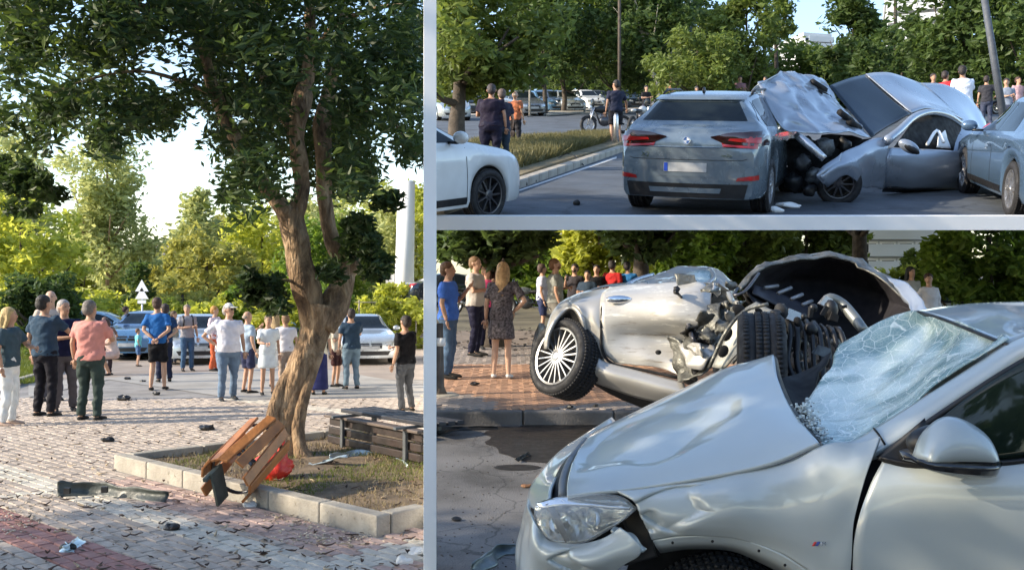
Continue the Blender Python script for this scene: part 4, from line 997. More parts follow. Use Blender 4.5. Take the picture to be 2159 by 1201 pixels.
# the forked tree
TD = 10.2
tb = LB.g(612, 962); T1 = root('tree', 'big forked tree with a thick leaning trunk standing in the planter', 'tree', Matrix.Translation(LB.w(tb)))
def limb(pts, par=T1, n=14, name='limb', dd=0):
    P = np.array([(*LB.w(LB.at(x, y, d)), w / 2 / F * d) for x, y, d, w in pts]); C = crv(P, (len(pts) - 1) * 5 + 1)
    Ml = par.matrix_world.inverted(); mb = MB()
    ps = [Ml @ Vector(c[:3]) for c in C]; rs = [max(.006, c[3]) for c in C]
    mb.tube(ps, rs, n); vs = []
    for i, v in enumerate(mb.v):   # knots and flutes
        v = Vector(v); k = i // n; ax = ps[min(k, len(ps) - 1)]; out = v - ax; f = 1 + .20 * noise.noise(v * 2.6) + .12 * noise.noise(v * 8) + .06 * noise.noise(v * 19)
        vs.append(tuple(ax + out * f))
    mb.v = vs; return part(name, mb, bark, par)
limb([(604, 985, 10.15, 104), (603, 945, 10.15, 84), (604, 900, 10.2, 72), (612, 850, 10.2, 72), (634, 785, 10.2, 66), (656, 725, 10.2, 62), (668, 680, 10.2, 66), (674, 640, 10.2, 80)], n=36, name='trunk')
limb([(560, 985, 10.0, 52), (566, 940, 10.0, 34), (574, 880, 10.05, 30), (596, 815, 10.1, 28), (628, 750, 10.15, 20)], n=12, name='root_flare')
limb([(646, 985, 10.0, 52), (632, 940, 10.02, 32), (630, 880, 10.08, 28), (650, 810, 10.1, 24), (676, 740, 10.15, 16)], n=12, name='root_flare')
limb([(664, 690, 10.2, 62), (652, 640, 10.15, 58), (640, 590, 10.1, 62), (628, 530, 10.1, 54), (618, 470, 10.1, 54), (616, 440, 10.1, 52)])
limb([(618, 470, 10.1, 46), (590, 430, 10.0, 36), (560, 395, 9.9, 30), (525, 345, 9.8, 27), (490, 280, 9.7, 26), (462, 215, 9.6, 27), (444, 170, 9.6, 25), (430, 110, 9.5, 24), (418, 40, 9.4, 26), (400, -60, 9.2, 20)])
limb([(620, 460, 10.1, 44), (636, 400, 10.1, 36), (632, 340, 10.1, 34), (626, 280, 10.1, 34), (634, 220, 10.1, 42), (648, 160, 10.2, 34), (655, 90, 10.2, 26), (650, -60, 10.2, 20)])
limb([(680, 690, 10.2, 54), (708, 640, 10.25, 58), (726, 585, 10.3, 44), (724, 550, 10.3, 42), (706, 520, 10.3, 36), (692, 470, 10.3, 33), (684, 410, 10.3, 32), (682, 340, 10.3, 34), (678, 270, 10.3, 40), (690, 210, 10.4, 30), (705, 130, 10.5, 24), (725, 20, 10.6, 18)])
limb([(734, 580, 10.3, 26), (748, 556, 10.3, 30), (738, 545, 10.3, 22)], name='stub')
limb([(626, 300, 10.3, 20), (590, 230, 10.6, 26), (562, 170, 10.8, 36), (548, 100, 10.9, 30), (540, 0, 11, 24), (530, -80, 11, 20)])
limb([(430, 95, 9.5, 16), (395, 50, 9.2, 14), (350, 28, 9, 12), (290, 10, 8.8, 9), (200, -10, 8.6, 7)])
limb([(655, 120, 10.2, 14), (700, 60, 9.8, 12), (780, 20, 9.4, 9), (850, 10, 9.2, 6)])
limb([(455, 200, 9.6, 12), (380, 170, 9.1, 9), (290, 150, 8.7, 7), (180, 170, 8.4, 5), (80, 210, 8.2, 3)], n=6)
limb([(690, 240, 10.4, 12), (760, 230, 10, 10), (830, 260, 9.7, 7), (880, 330, 9.6, 4)], n=6)
limb([(640, 600, 10.1, 9), (600, 590, 9.9, 6), (560, 600, 9.8, 4)], n=6, name='twig')
limb([(745, 555, 10.3, 9), (765, 520, 10.2, 6), (778, 470, 10.1, 4)], n=6, name='twig')
lowx = [-80, 0, 60, 100, 130, 190, 215, 235, 262, 300, 330, 355, 372, 392, 408, 440, 452, 480, 500, 540, 570, 600, 640, 700, 740, 775, 800, 850, 893, 910]
lowy = [300, 262, 320, 300, 270, 290, 330, 350, 285, 270, 285, 318, 300, 215, 205, 255, 370, 400, 440, 455, 430, 400, 400, 420, 430, 400, 360, 395, 330, 300]
R_ = random.Random(11); C = []; RD = []
def keep_c(x, y): 
    v = noise.noise(Vector((x / 70., y / 60., 1.3))); w = noise.noise(Vector((x / 28., y / 28., 7)))
    return v + .5 * w
while len(C) < 900:
    x, y = R_.uniform(-70, 905), R_.uniform(-260, 500); lim = np.interp(x, lowx, lowy)
    if y > lim - 12: continue
    th = -.2 if y < 60 else (-.03 if x < 420 else -.14)
    if x < 150 and y > 180: th = .02
    if keep_c(x, y) < th: continue
    d = R_.uniform(7.6, 12.6); 
    if 600 < x < 720 and y > 150: d = R_.uniform(10.6, 12.5)
    C.append(tuple(LB.w(LB.at(x, y, d)))); RD.append(R_.uniform(.14, .34))
for (x, y, r, n) in ((560, 615, 34, 12), (585, 640, 22, 6), (530, 590, 22, 5), (700, 570, 22, 4), (770, 520, 36, 12), (790, 560, 26, 6), (745, 480, 30, 7), (60, 385, 60, 16), (20, 360, 50, 12), (110, 400, 22, 5), (820, 420, 30, 5)):
    for _ in range(n):
        C.append(tuple(LB.w(LB.at(x + R_.gauss(0, r * .5), y + R_.gauss(0, r * .4), R_.uniform(9.4, 10.2))))); RD.append(.11)
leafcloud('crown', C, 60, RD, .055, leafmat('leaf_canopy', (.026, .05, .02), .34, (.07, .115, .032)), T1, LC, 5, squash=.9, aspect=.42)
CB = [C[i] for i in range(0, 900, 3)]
leafcloud('sunlit_leaves', CB, 22, .38, .054, L_mid, T1, LC, 6, aspect=.42)  # lighter green puts sunlight into the leaf colour

# wooden litter bin knocked over on the kerb
woodm = pm('bin_wood', (.36, .14, .04), .6, var=.35, scale=5, bump=.35, bscale=30, coat=.2)
bt, bb = LB.at(560, 925, 8.35), LB.at(478, 1012, 7.75)
pA, pB = LB.w(bt), LB.w(bb); ax = (pB - pA).normalized()
bn = root('litter_bin', 'broken round litter bin of brown wooden slats tipped over the planter kerb', 'litter bin', Matrix.Translation((pA + pB) / 2) @ ax.to_track_quat('Z', 'X').to_matrix().to_4x4())
Lb = (pB - pA).length * 1.12; rb = .21
for k in range(9):
    a = 2 * PI * k / 12 - 2.35; M = Matrix.Rotation(a, 4, 'Z') @ Matrix.Translation((rb, 0, (k % 3 - 1) * .02)) @ Matrix.Rotation(rr.uniform(-.09, .09), 4, 'X')
    o = part('slat', MB().box((0, 0, 0), (.024, .088, Lb * (1 - .06 * (k % 2)))), woodm, bn, smooth=False, M=M); bevel(o, .006, 2)
for z_ in (-.32, .28):
    part('steel_hoop', MB().lathe([(rb - .02, z_ * Lb - .02), (rb - .014, z_ * Lb - .02), (rb - .014, z_ * Lb + .02), (rb - .02, z_ * Lb + .02)], 28, axis='Z'), steeld, bn)
0 and part('inner_liner', MB().lathe([(.14, -Lb * .45), (.15, Lb * .47), (.165, Lb * .47), (.155, -Lb * .47), (0, -Lb * .47)], 24, axis='Z'), pm('galvanised', (.28, .29, .29), .45, .7, var=.25, scale=10), bn)
0 and part('end_cap', MB().lathe([(0, Lb * .40), (rb - .03, Lb * .40), (rb - .03, Lb * .42), (0, Lb * .43)], 24, axis='Z'), black, bn)
br = MB(); br.box((-.02, .05, Lb * .50), (.30, .02, .16)); br.box((.1, .08, Lb * .54), (.03, .03, .2)); part('torn_bracket', br, pm('bracket_green', (.07, .09, .085), .6, .3), bn, smooth=False)
# red bag behind it
rb_ = root('plastic_bag', 'crumpled bright red plastic bag behind the tipped bin', 'bag', Matrix.Translation(LB.w(LB.at(578, 985, 8.75))))
mb = MB().ell((0, 0, 0), (.17, .12, .14), 36, 26)
mb.v = [tuple(Vector(v) * (1 + .30 * noise.noise(Vector(v) * 11) + .2 * abs(noise.noise(Vector(v) * 24)))) for v in mb.v]
part('bag_body', mb, pm('red_plastic', (.62, .035, .02), .35, var=.12, scale=12, bump=.3), rb_)
mb = MB()
for k, (x, z) in enumerate(((.05, .2), (-.04, .17))): mb.tube([(x, 0, .07), (x + .02, -.01, z), (x + .04, .02, z + .05 - k * .03)], [.04, .028, .008], 8, flat=.35)
part('bag_knot', mb, pm('red_plastic', (.62, .035, .02)), rb_)

# slatted benches on the right of the plaza
def bench(label, px0, py0, px1, py1, z, seed):
    p, q = LB.g(px0, py0, z), LB.g(px1, py1, z); L_ = (q - p).length; an = math.atan2(q.y - p.y, q.x - p.x)
    T = root('park_bench', label, 'bench', LB.M @ Matrix.Translation(Vector((p.x, p.y, 0))) @ Matrix.Rotation(an, 4, 'Z'))
    wd = pm('bench_wood_dark', (.028, .017, .014), .55, var=.4, scale=5, bump=.2); wb_ = pm('bench_wood_blue', (.018, .02, .03), .6, var=.3, scale=5)
    return T, L_, wd, wb_
T, L_, wd, wb_ = bench('long dark slatted bench with a folded slat back on the right of the planter', 716, 872, 903, 905, .42, 1)
for k in range(4):
    o = part('seat_slat', MB().box((L_ / 2, .06 + k * .115, .46), (L_, .095, .04)), wb_, T, smooth=False); bevel(o, .008, 2)
for k in range(4):
    o = part('front_slat', MB().box((L_ / 2 - .06, -.05 - k * .012, .335 - k * .098), (L_ + .1, .04, .078)), wd, T, smooth=False); bevel(o, .008, 2)
o = part('top_rail', MB().box((L_ / 2 - .06, -.06, .40), (L_ + .1, .13, .03)), pm('bench_rail', (.13, .10, .085), .6, var=.3), T, smooth=False); bevel(o, .006, 2)
for x in (.26, L_ - .25):
    mb = MB(); mb.box((x, .02, .425), (.05, .52, .025)); mb.box((x, -.11, .2), (.05, .03, .45)); mb.box((x, .3, .2), (.05, .04, .44)); part('bracket', mb, pm('bracket_grey', (.11, .12, .13), .5, .4), T, smooth=False)

# loose wreckage on the pavers
def strip(name, label, cat, pts, w, h, mat, bay=LB, seed=1, lean=.0, curl=.03):
    """bent strip standing on the ground: pts = ground pixels"""
    P = [bay.g(*p) for p in pts]; base = P[0].copy(); M = bay.M @ Matrix.Translation(base); T = root(name, label, cat, M)
    C = crv(np.array([tuple(p - base) for p in P]), len(P) * 7); G = []
    for j in range(7):
        row = []
        for i, c in enumerate(C):
            t = j / 6; tt = i / (len(C) - 1); d = C[min(i + 1, len(C) - 1)] - C[max(i - 1, 0)]; nn = np.array([-d[1], d[0], 0]); nn /= (np.linalg.norm(nn) + 1e-9)
            wv = noise.noise(Vector((tt * 5, t * 2, seed))); hh = h * (1 - .35 * tt) * (1 + .25 * noise.noise(Vector((tt * 7, 0, seed))))
            row.append(tuple(c + nn * (w * math.sin(t * 2.2) + curl * wv + lean * t) + np.array([0, 0, .01 + hh * t])))
        G.append(row)
    thick(part('bent_shell', MB().grid(G), mat, T), .008); return T
T = strip('bumper_strip', 'long dark torn bumper strip lying on the pavers left of the planter', 'car part', [(120, 1052), (180, 1048), (250, 1052), (345, 1062)], .05, .13, pm('grey_plastic', (.055, .065, .06), .5, var=.4, scale=8, bump=.3), seed=3)
part('mounting_clip', MB().box((.1, -.03, .08), (.05, .03, .05)), black, T, smooth=False); part('mounting_clip', MB().box((.42, -.03, .09), (.05, .03, .05)), black, T, smooth=False)
palem = pm('silver_blue_paint', (.45, .53, .56), .3, .5, var=.2, scale=8, coat=1)
T = strip('curved_trim', 'pale curved piece of car trim arching over the planter soil', 'car part', [(715, 985), (760, 975), (800, 978), (835, 1000)], .08, .12, palem, seed=6, lean=.05)
for v in (): pass
T = rootat('light_panel', 'light blue broken panel lying behind the curved trim in the planter', 'car part', LB.w(LB.g(692, 968, .12)), 0)
mb = MB(); G = [[(x, y, .05 * math.sin(x * 9) + .03 * noise.noise(Vector((x * 9, y * 9, 1)))) for x in np.linspace(-.2, .2, 12)] for y in np.linspace(-.06, .06, 5)]
thick(part('panel_shell', mb.grid(G), palem, T), .01); part('bracket', MB().box((0, -.02, -.03), (.1, .06, .05)), black, T, smooth=False)
T = strip('mirror_shell', 'pale blue curved mirror cover fragment on the near pavers', 'car part', [(120, 1166), (140, 1170), (165, 1160), (184, 1142)], .03, .055, pm('pale_cyan_shell', (.55, .68, .72), .25, var=.15, coat=1), seed=9, lean=.03)
part('mirror_housing', MB().ell((.05, .05, .03), (.06, .035, .03), 12, 8), black, T)
for i, (x, y, s) in enumerate(((270, 800, .06), (300, 805, .05), (318, 995, .04), (527, 1070, .05), (880, 1170, .05), (260, 845, .09), (330, 832, .06), (228, 932, .06), (360, 1118, .05), (850, 1190, .05), (435, 908, .08))):
    labs = ['black lump of debris left of the walking boy', 'small black scrap just left of the boy in blue', 'white scrap on the pavers by the planter corner', 'crumpled white scrap below the tipped bin', 'white scrap near the post at the lower right', 'larger dark scrap behind the planter', 'dark scrap on the path below the boy in blue', 'dark scrap on the pavers left of the planter', 'dark scrap in the middle of the near pavers', 'pale scrap at the bottom right of the plaza', 'dark curled scrap behind the planter kerb']
    mb = MB().ell((0, 0, s * .5), (s * 1.3, s, s * .55), 12, 8); mb.v = [tuple(Vector(v) * (1 + .5 * noise.noise(Vector(v) * 20 + Vector((i, 0, 0))))) for v in mb.v]
    o = part('debris_scrap', mb, pm('white_scrap', (.7, .68, .64), .6, var=.2) if i in (2, 3, 4, 9) else black, smooth=False); o.matrix_world = LB.M @ Matrix.Translation(LB.g(x, y)); tag(o, labs[i], 'debris', 'scraps of wreckage on the plaza')
# curled seed pods and splinters scattered everywhere
r = np.random.RandomState(8); mb = MB(); placed = 0
while placed < 300:
    x, y = r.uniform(-20, 890), 845 + 380 * r.rand() ** 1.2; p = LB.g(x, y); v = (Vector((p.x, p.y, 0)) - O3); u_, v_ = v.dot(A3), v.dot(B3)
    inside = -.02 < u_ < LA + .02 and -.02 < v_ < 3.4
    if noise.noise(Vector((x / 130., y / 70., 0))) < -.25: continue
    if CX + F * p.x / p.y > 895: continue
    a = r.uniform(0, 6.28); L1 = r.uniform(.012, .08) ; k = r.uniform(-1, 1) * .8; z0 = .085 if inside else .02
    pts = []
    for t in np.linspace(-1, 1, 5):
        pts.append((p.x + math.cos(a + k * t) * L1 * t, p.y + math.sin(a + k * t) * L1 * t, z0 + .006 + .008 * r.rand() + .012 * abs(t)))
    mb.cur = 0 if r.rand() < .8 else 1
    mb.tube(pts, [(.002, .003), (.008, .005), (.012, .006), (.007, .005), (.002, .003)], 5); placed += 1
o = part('seed_pods', mb, [pm('seed_pod', (.06, .035, .025), .7, var=.4, island=.4), pm('splinter', (.38, .30, .2), .8, var=.3, island=.3)]); o.matrix_world = LB.M; o['kind'] = 'stuff'
# fallen leaves lying flat
n_ = 900; P_ = []
while len(P_) < n_:
    x, y = r.uniform(-20, 890), 835 + 390 * r.rand(); p = LB.g(x, y); v = (Vector((p.x, p.y, 0)) - O3); ins = -.02 < v.dot(A3) < LA + .02 and -.02 < v.dot(B3) < 3.4
    if CX + F * p.x / p.y < 895: P_.append((p.x, p.y, .1 if ins else .024))
P_ = np.array(P_); a = r.rand(n_) * 6.28; s = r.uniform(.008, .034, n_)[:, None]; d1 = np.stack([np.cos(a), np.sin(a), r.normal(size=n_) * .15], 1) * s; d2 = np.stack([-np.sin(a), np.cos(a), r.normal(size=n_) * .25], 1) * s * .4
V_ = np.stack([P_ - d1, P_ + d2, P_ + d1, P_ - d2], 1).reshape(-1, 3); o = link('fallen_leaves', np_mesh('fallen_leaves', V_, np.arange(4 * n_).reshape(-1, 4), pm('dead_leaf', (.10, .06, .035), .8, var=.5, island=.6))); o.matrix_world = LB.M; o['kind'] = 'stuff'
mb = MB(); placed = 0
while placed < 500:
    cx_, cy_, sx, sy = [(640, 1100, 120, 28), (500, 1040, 90, 22), (30, 1090, 60, 45), (700, 1135, 110, 20)][r.randint(4)]
    x, y = r.normal(cx_, sx * .6), r.normal(cy_, sy * .6); p = LB.g(x, min(max(y, 900), 1220)); v = (Vector((p.x, p.y, 0)) - O3)
    if -.1 < v.dot(A3) < LA and -.02 < v.dot(B3) < 3 or CX + F * p.x / p.y > 893: continue
    s = r.uniform(.004, .014); mb.box((p.x, p.y, .018 + s * .3), (s * 1.5, s, s * .6), Matrix.Rotation(r.rand() * 6, 3, 'Z')); placed += 1
o = part('glass_crumbs', mb, pm('crumb', (.5, .42, .32), .5, var=.3, island=.45), smooth=False); o.matrix_world = LB.M; o['kind'] = 'stuff'

# lamp column, road signs
q = LB.g(853, 712); T = root('lamp_column', 'thick white round lamp column right of the forked tree', 'lamp column', Matrix.Translation(LB.w(q)))
d = q.y; k = d / F
part('shaft', MB().tube([(0, 0, 0), (0, 0, 130 * k), (4 * k, 0, 330 * k)], [21 * k, 20 * k, 18 * k], 24), whitep, T)
part('flange', MB().lathe([(0, .02), (34 * k, .02), (34 * k, 0), (0, 0)], 20, axis='Z'), concrete, T)
part('junction_box', MB().box((-30 * k, -.05, 118 * k), (18 * k, .12, 34 * k)), whitep, T, smooth=False); part('conduit', MB().tube([(-20 * k, -.06, 0), (-20 * k, -.06, 160 * k)], .015, 6), steeld, T)
q = LB.g(300, 742); d = q.y; k = d / F; T = root('road_sign', 'pair of pale triangular road signs stacked on one pole above the parked cars', 'road sign', Matrix.Translation(LB.w(q)))
part('pole', MB().tube([(0, 0, 0), (0, 0, 140 * k)], .035, 10), steel, T)
tri = lambda z, s: MB().add([(-s, -.05, z), (s, -.05, z), (0, -.05, z + s * 1.75), (-s, -.03, z), (s, -.03, z), (0, -.03, z + s * 1.75)], [(0, 1, 2), (5, 4, 3), (0, 3, 4, 1), (1, 4, 5, 2), (2, 5, 3, 0)])
part('triangle_plate', tri(112 * k, .24), whitep, T, smooth=False); part('triangle_plate', tri(128 * k, .24), whitep, T, smooth=False)
mb = MB(); mb.box((0, -.04, 106 * k), (.3, .03, .12)); part('lower_plate', mb, whitep, T, smooth=False)
q = LB.g(790, 735); T = root('post', 'thin pale fence posts behind the pale silver parked car', 'fence', Matrix.Translation(LB.w(q)))
for i in range(5): part('fence_post', MB().tube([(i * 1.1 - 2.8, 0, 0), (i * 1.1 - 2.8, 0, 1.9)], .03, 6), concrete, T)
part('fence_rail', MB().tube([(-3, 0, 1.8), (1.9, 0, 1.8)], .02, 6), concrete, T)
T.name = 'fence'

# parked vehicles behind the plaza
blueW = pm('paint_ice_blue', (.38, .55, .66), .25, .2, var=.05, coat=1); whiteP = pm('paint_white', (.78, .80, .80), .25, 0, var=.04, coat=1); silverP = pm('paint_silver', (.50, .54, .56), .28, .5, var=.05, coat=1)
blueP = pm('paint_mid_blue', (.10, .22, .38), .28, .3, var=.08, coat=1); darkP = pm('paint_dark_blue', (.02, .03, .05), .25, .3, var=.1, coat=1); greyP = pm('paint_grey', (.20, .22, .24), .28, .5, var=.06, coat=1)
VAN = dict(L=4.9, top=[(0, .75), (.06, .88), (.3, 1.0), (.8, 1.12), (1.0, 1.2), (1.7, 1.85), (2.0, 1.93), (3.0, 1.95), (4.4, 1.94), (4.7, 1.88), (4.86, 1.5), (4.9, 1.0)],
             belt=[(0, .68), (.2, .92), (1.0, 1.08), (3, 1.12), (4.6, 1.12), (4.86, 1.05), (4.9, .9)], wb=[(0, .75), (.12, .86), (.5, .93), (1.2, .95), (4.3, .95), (4.75, .92), (4.9, .86)],
             wg=[(0, .62), (1.0, .84), (1.7, .76), (3, .78), (4.6, .78), (4.9, .8)], sill=.25, arch=(.9, 3.9, .38), wind=(1.05, 1.66), rear=(4.7, 4.84), R=.34)
car('pale blue car parked side-on behind the crouching person', 'suv', SUV, LB, LB.g(225, 750), math.radians(8), blueW, group='vehicles behind the plaza')
car('mid blue car seen end-on beside the boy in the blue shirt', 'suv', SUV, LB, LB.g(306, 752), math.radians(-82), blueP, group='vehicles behind the plaza')
car('silver car facing the camera between the grey-shirted man and the man in the cap', 'sedan', SEDAN, LB, LB.g(412, 760), math.radians(-70), silverP, group='vehicles behind the plaza')
car('pale silver car facing the camera beside the man in the navy shirt', 'sedan', SEDAN, LB, LB.g(762, 760), math.radians(-75), silverP, group='vehicles behind the plaza')
car('pale blue car half hidden behind the woman in the white dress', 'hatch', HATCH, LB, LB.g(575, 728), math.radians(10), blueW, group='vehicles behind the plaza')

# people on the plaza
navy = (.035, .06, .10)
person('woman with long blonde hair, dark teal top and white trousers at the far left', LB, 18, 897, 648, 60, (.05, .085, .11), 'trousers', (.72, .74, .74), 'long', (.50, .36, .16), 0, ('down', 'fwd'), shoes=(.4, .3, .25), group=None)
person('tall man in navy t-shirt and black trousers gesturing towards the man in the polo shirt', LB, 95, 878, 622, 140, (.03, .06, .10), 'trousers', (.012, .012, .018), 'short', (.012, .01, .01), 0, ('point', 'down'), 1.02)
person('man in a dark navy polo shirt and grey trousers facing the camera', LB, 136, 868, 632, 8, (.012, .014, .05), 'trousers', (.10, .09, .10), 'short', (.35, .32, .3), 0, ('cross', 'down'), 1.1)
person('elderly man in a salmon pink shirt and dark green trousers seen from behind', LB, 190, 886, 633, 150, (.62, .27, .24), 'trousers', (.04, .06, .055), 'short', (.16, .14, .13), 0, ('fwd', 'down'), 1.12)
person('light-haired man half hidden behind the man in the navy t-shirt', LB, 108, 845, 612, 10, (.5, .42, .36), 'trousers', (.1, .1, .12), 'bald', (.5, .45, .4), 2, ('down', 'down'))
person('person in pale pink squatting behind the man in the pink shirt', LB, 238, 790, 700, -60, (.60, .48, .44), 'shorts', (.6, .45, .4), 'short', (.06, .04, .03), 0, ('fwd', 'fwd'), pose='squat', hgt=1.75)
person('dark-haired person in a brown top behind the pink shirt', LB, 224, 790, 668, 20, (.22, .15, .12), 'trousers', (.05, .04, .05), 'short', (.12, .06, .04), 0, ('down', 'hip'))
person('slim person in a white t-shirt and blue jeans standing by the pale blue car', LB, 266, 752, 645, 70, (.75, .75, .76), 'trousers', (.05, .10, .2), 'short', (.05, .02, .02), 0, ('down', 'down'))
person('small child in a turquoise top walking by the blue cars', LB, 291, 772, 692, 100, (.15, .5, .55), 'shorts', (.06, .12, .25), 'short', (.15, .07, .03), 0, ('down', 'down'))
person('boy in a bright blue t-shirt and black shorts with a white hem seen from behind', LB, 333, 822, 627, 165, (.02, .12, .36), 'shorts', (.01, .01, .012), 'short', (.06, .03, .02), 0, ('down', 'down'), .92, stride=.06)
person('person in dark jeans hidden behind the boy in blue', LB, 346, 805, 640, 190, (.02, .05, .12), 'trousers', (.015, .02, .045), 'short', (.03, .02, .02), 0, ('down', 'down'))
person('man in a grey t-shirt with black backpack straps and blue jeans', LB, 395, 782, 642, 15, (.26, .25, .27), 'trousers', (.05, .10, .18), 'short', (.22, .17, .13), 0, ('down', 'down'), extra=('strap',))
person('person in orange trousers and a pale pink shirt behind the man in the cap', LB, 452, 782, 645, 60, (.62, .5, .55), 'trousers', (.55, .12, .05), 'short', (.4, .2, .05), 0, ('down', 'down'))
person('stout man in a white shirt, grey cap and blue jeans standing left of the tree', LB, 480, 844, 640, 15, (.68, .68, .76), 'trousers', (.13, .19, .28), 'cap', (.3, .28, .26), 0, ('hip', 'down'), 1.22, stride=.08, extra=('glasses',), shoes=(.02, .025, .03))
person('man in a light blue t-shirt and navy shorts beside the man in the cap', LB, 522, 828, 655, 120, (.33, .42, .52), 'shorts', (.03, .035, .08), 'bald', (.3, .25, .2), 0, ('down', 'down'), 1.05)
person('woman in a white and pale blue dress left of the trunk', LB, 564, 832, 664, 10, (.66, .72, .76), 'dress', (.6, .6, .6), 'bun', (.16, .11, .07), 0, ('fwd', 'down'))
person('person in a white shirt and beige trousers just behind the trunk', LB, 604, 822, 662, 190, (.68, .66, .70), 'trousers', (.3, .24, .2), 'short', (.2, .12, .06), 0, ('down', 'down'))
person('person in a long dark blue skirt half hidden by the trunk on its right', LB, 672, 832, 662, 170, (.62, .6, .5), 'longskirt', (.025, .03, .11), 'short', (.1, .06, .04), 0, ('down', 'down'))
person('man in a navy t-shirt and light jeans seen from behind right of the trunk', LB, 741, 820, 650, 195, (.025, .05, .085), 'trousers', (.15, .22, .28), 'short', (.03, .02, .02), 0, ('fwd', 'down'), 1.1)
person('man in a black t-shirt and dark jeans turned away by the bench', LB, 855, 868, 665, 225, (.01, .01, .012), 'trousers', (.07, .075, .085), 'short', (.03, .022, .02), 0, ('fwd', 'down'), 1.12)
person('woman in a pale shirt left of the trunk with long fair hair', LB, 582, 815, 660, 160, (.6, .6, .55), 'skirt', (.5, .5, .5), 'long', (.4, .28, .14), 0, ('hip', 'down'))
person('person in a beige jacket behind the boy in the bright blue t-shirt', LB, 366, 768, 655, 60, (.3, .26, .2), 'trousers', (.08, .1, .14), 'short', (.08, .05, .03), 0, ('down', 'down'))
person('man seen between the navy shirt and the trunk holding a phone', LB, 708, 815, 668, 60, (.6, .55, .45), 'shorts', (.05, .02, .02), 'short', (.05, .04, .03), 0, ('phone', 'down'), .95)
# ================================================================== UPPER STREET
suvP = pm('paint_slate_blue', (.16, .205, .24), .26, .3, var=.04, coat=1)
q = TB.g(1440, 457); cy = q.y + 2.2
X2, patch = car('slate grey-blue suv with its tail to the camera, jammed against the wreck', 'suv', SUV, TB, Vector((kx(1440, q.y) + .93, cy - .1, 0)), math.radians(67), suvP, 'suv', name='crashed_suv', scale=1.03)
def pp(nm, lo, hi, ax, sd, mt, off=.006, **k): return part(nm, MB().grid(patch(lo, hi, ax, sd, off, **k)), mt, X2)
for s in (-1, 1):
    pp('tail_light_blade', [(s * .27, .965), (s * .45, .89), (s * .90, .87)], [(s * .27, .975), (s * .5, 1.02), (s * .90, 1.04)], 'X', -1, pm('smoked_lens', (.03, .006, .006), .1, coat=1), .014)
    pp('light_strip', [(s * .48, .93), (s * .84, .90)], [(s * .5, .955), (s * .84, .965)], 'X', -1, redlens, .02)
    pp('reflector', [(s * .60, .46), (s * .84, .47)], [(s * .62, .50), (s * .84, .53)], 'X', -1, redlens, .01)
    part('exhaust_pipe', MB().lathe([(.05, -2.22), (.05, -2.05), (.04, -2.05), (.04, -2.2), (.05, -2.22)], 16).v and MB().tube([(-2.23, s * .56, .31), (-2.05, s * .56, .31)], .05, 14), steeld, X2)
pp('plate_recess', [(-.36, .50), (.36, .50)], [(-.33, .69), (.33, .69)], 'X', -1, suvP, .004); pp('lower_diffuser', [(-.7, .25), (.7, .25)], [(-.74, .42), (.74, .42)], 'X', -1, black, .012)
pp('diffuser_strip', [(-.42, .31), (.42, .31)], [(-.44, .37), (.44, .37)], 'X', -1, suvP, .02)
pp('euro_band', [(.21, .565), (.255, .565)], [(.21, .665), (.255, .665)], 'X', -1, pm('euro_blue', (.02, .08, .5), .4), .016)
pp('tailgate_seam', [(-.72, .72), (-.66, .70), (.66, .70), (.72, .72)], [(-.72, .727), (-.66, .707), (.66, .707), (.72, .727)], 'X', -1, dark, .003, n=20, m=1)
pp('rear_spoiler', [(-.56, 1.385), (.56, 1.385)], [(-.54, 1.44), (.54, 1.44)], 'X', -1, suvP, .03)
# round badge: ring, disc, quartered centre
z0 = .93; ex = -2.18 - .075
def rearM(y, z, off=.03): return Matrix.Translation((-2.20 - off, y, z)) @ Matrix.Rotation(-PI / 2, 4, 'Z') @ Matrix.Rotation(math.radians(80), 4, 'X')
bd = link('badge', MB().lathe([(0, 0), (.048, 0), (.048, .012), (.04, .016), (.04, .008), (0, .008)], 28, axis='Z').mesh('badge', chrome), X2, rearM(0, .93, .045))
mb = MB()
for k in range(4):
    mb.cur = k % 2; a0 = k * PI / 2; mb.add([(0, 0, .012)] + [(.037 * math.cos(a0 + PI / 2 * t / 6), .037 * math.sin(a0 + PI / 2 * t / 6), .012) for t in range(7)], [(0, i + 1, i + 2) for i in range(6)])
link('badge_centre', mb.mesh('badge_centre', [whitep, pm('badge_blue', (.05, .15, .4), .4)], smooth=False), bd)
tm = text_mesh('X2', .085, .003); tm.materials.append(chrome); link('badge_lettering', tm, X2, rearM(.50, .755, .07) )
tm = text_mesh('xDrive20d', .045, .003); tm.materials.append(chrome); link('badge_lettering', tm, X2, rearM(-.46, .76, .07))
part('roof_antenna', MB().ell((-1.35, 0, 1.52), (.07, .02, .045), 10, 8), black, X2)
for s in (-1, 1): part('roof_rail', MB().tube([(.1, s * .60, 1.49), (-.1, s * .61, 1.53), (-.9, s * .58, 1.53), (-1.15, s * .57, 1.48)], .016, 8), black, X2)

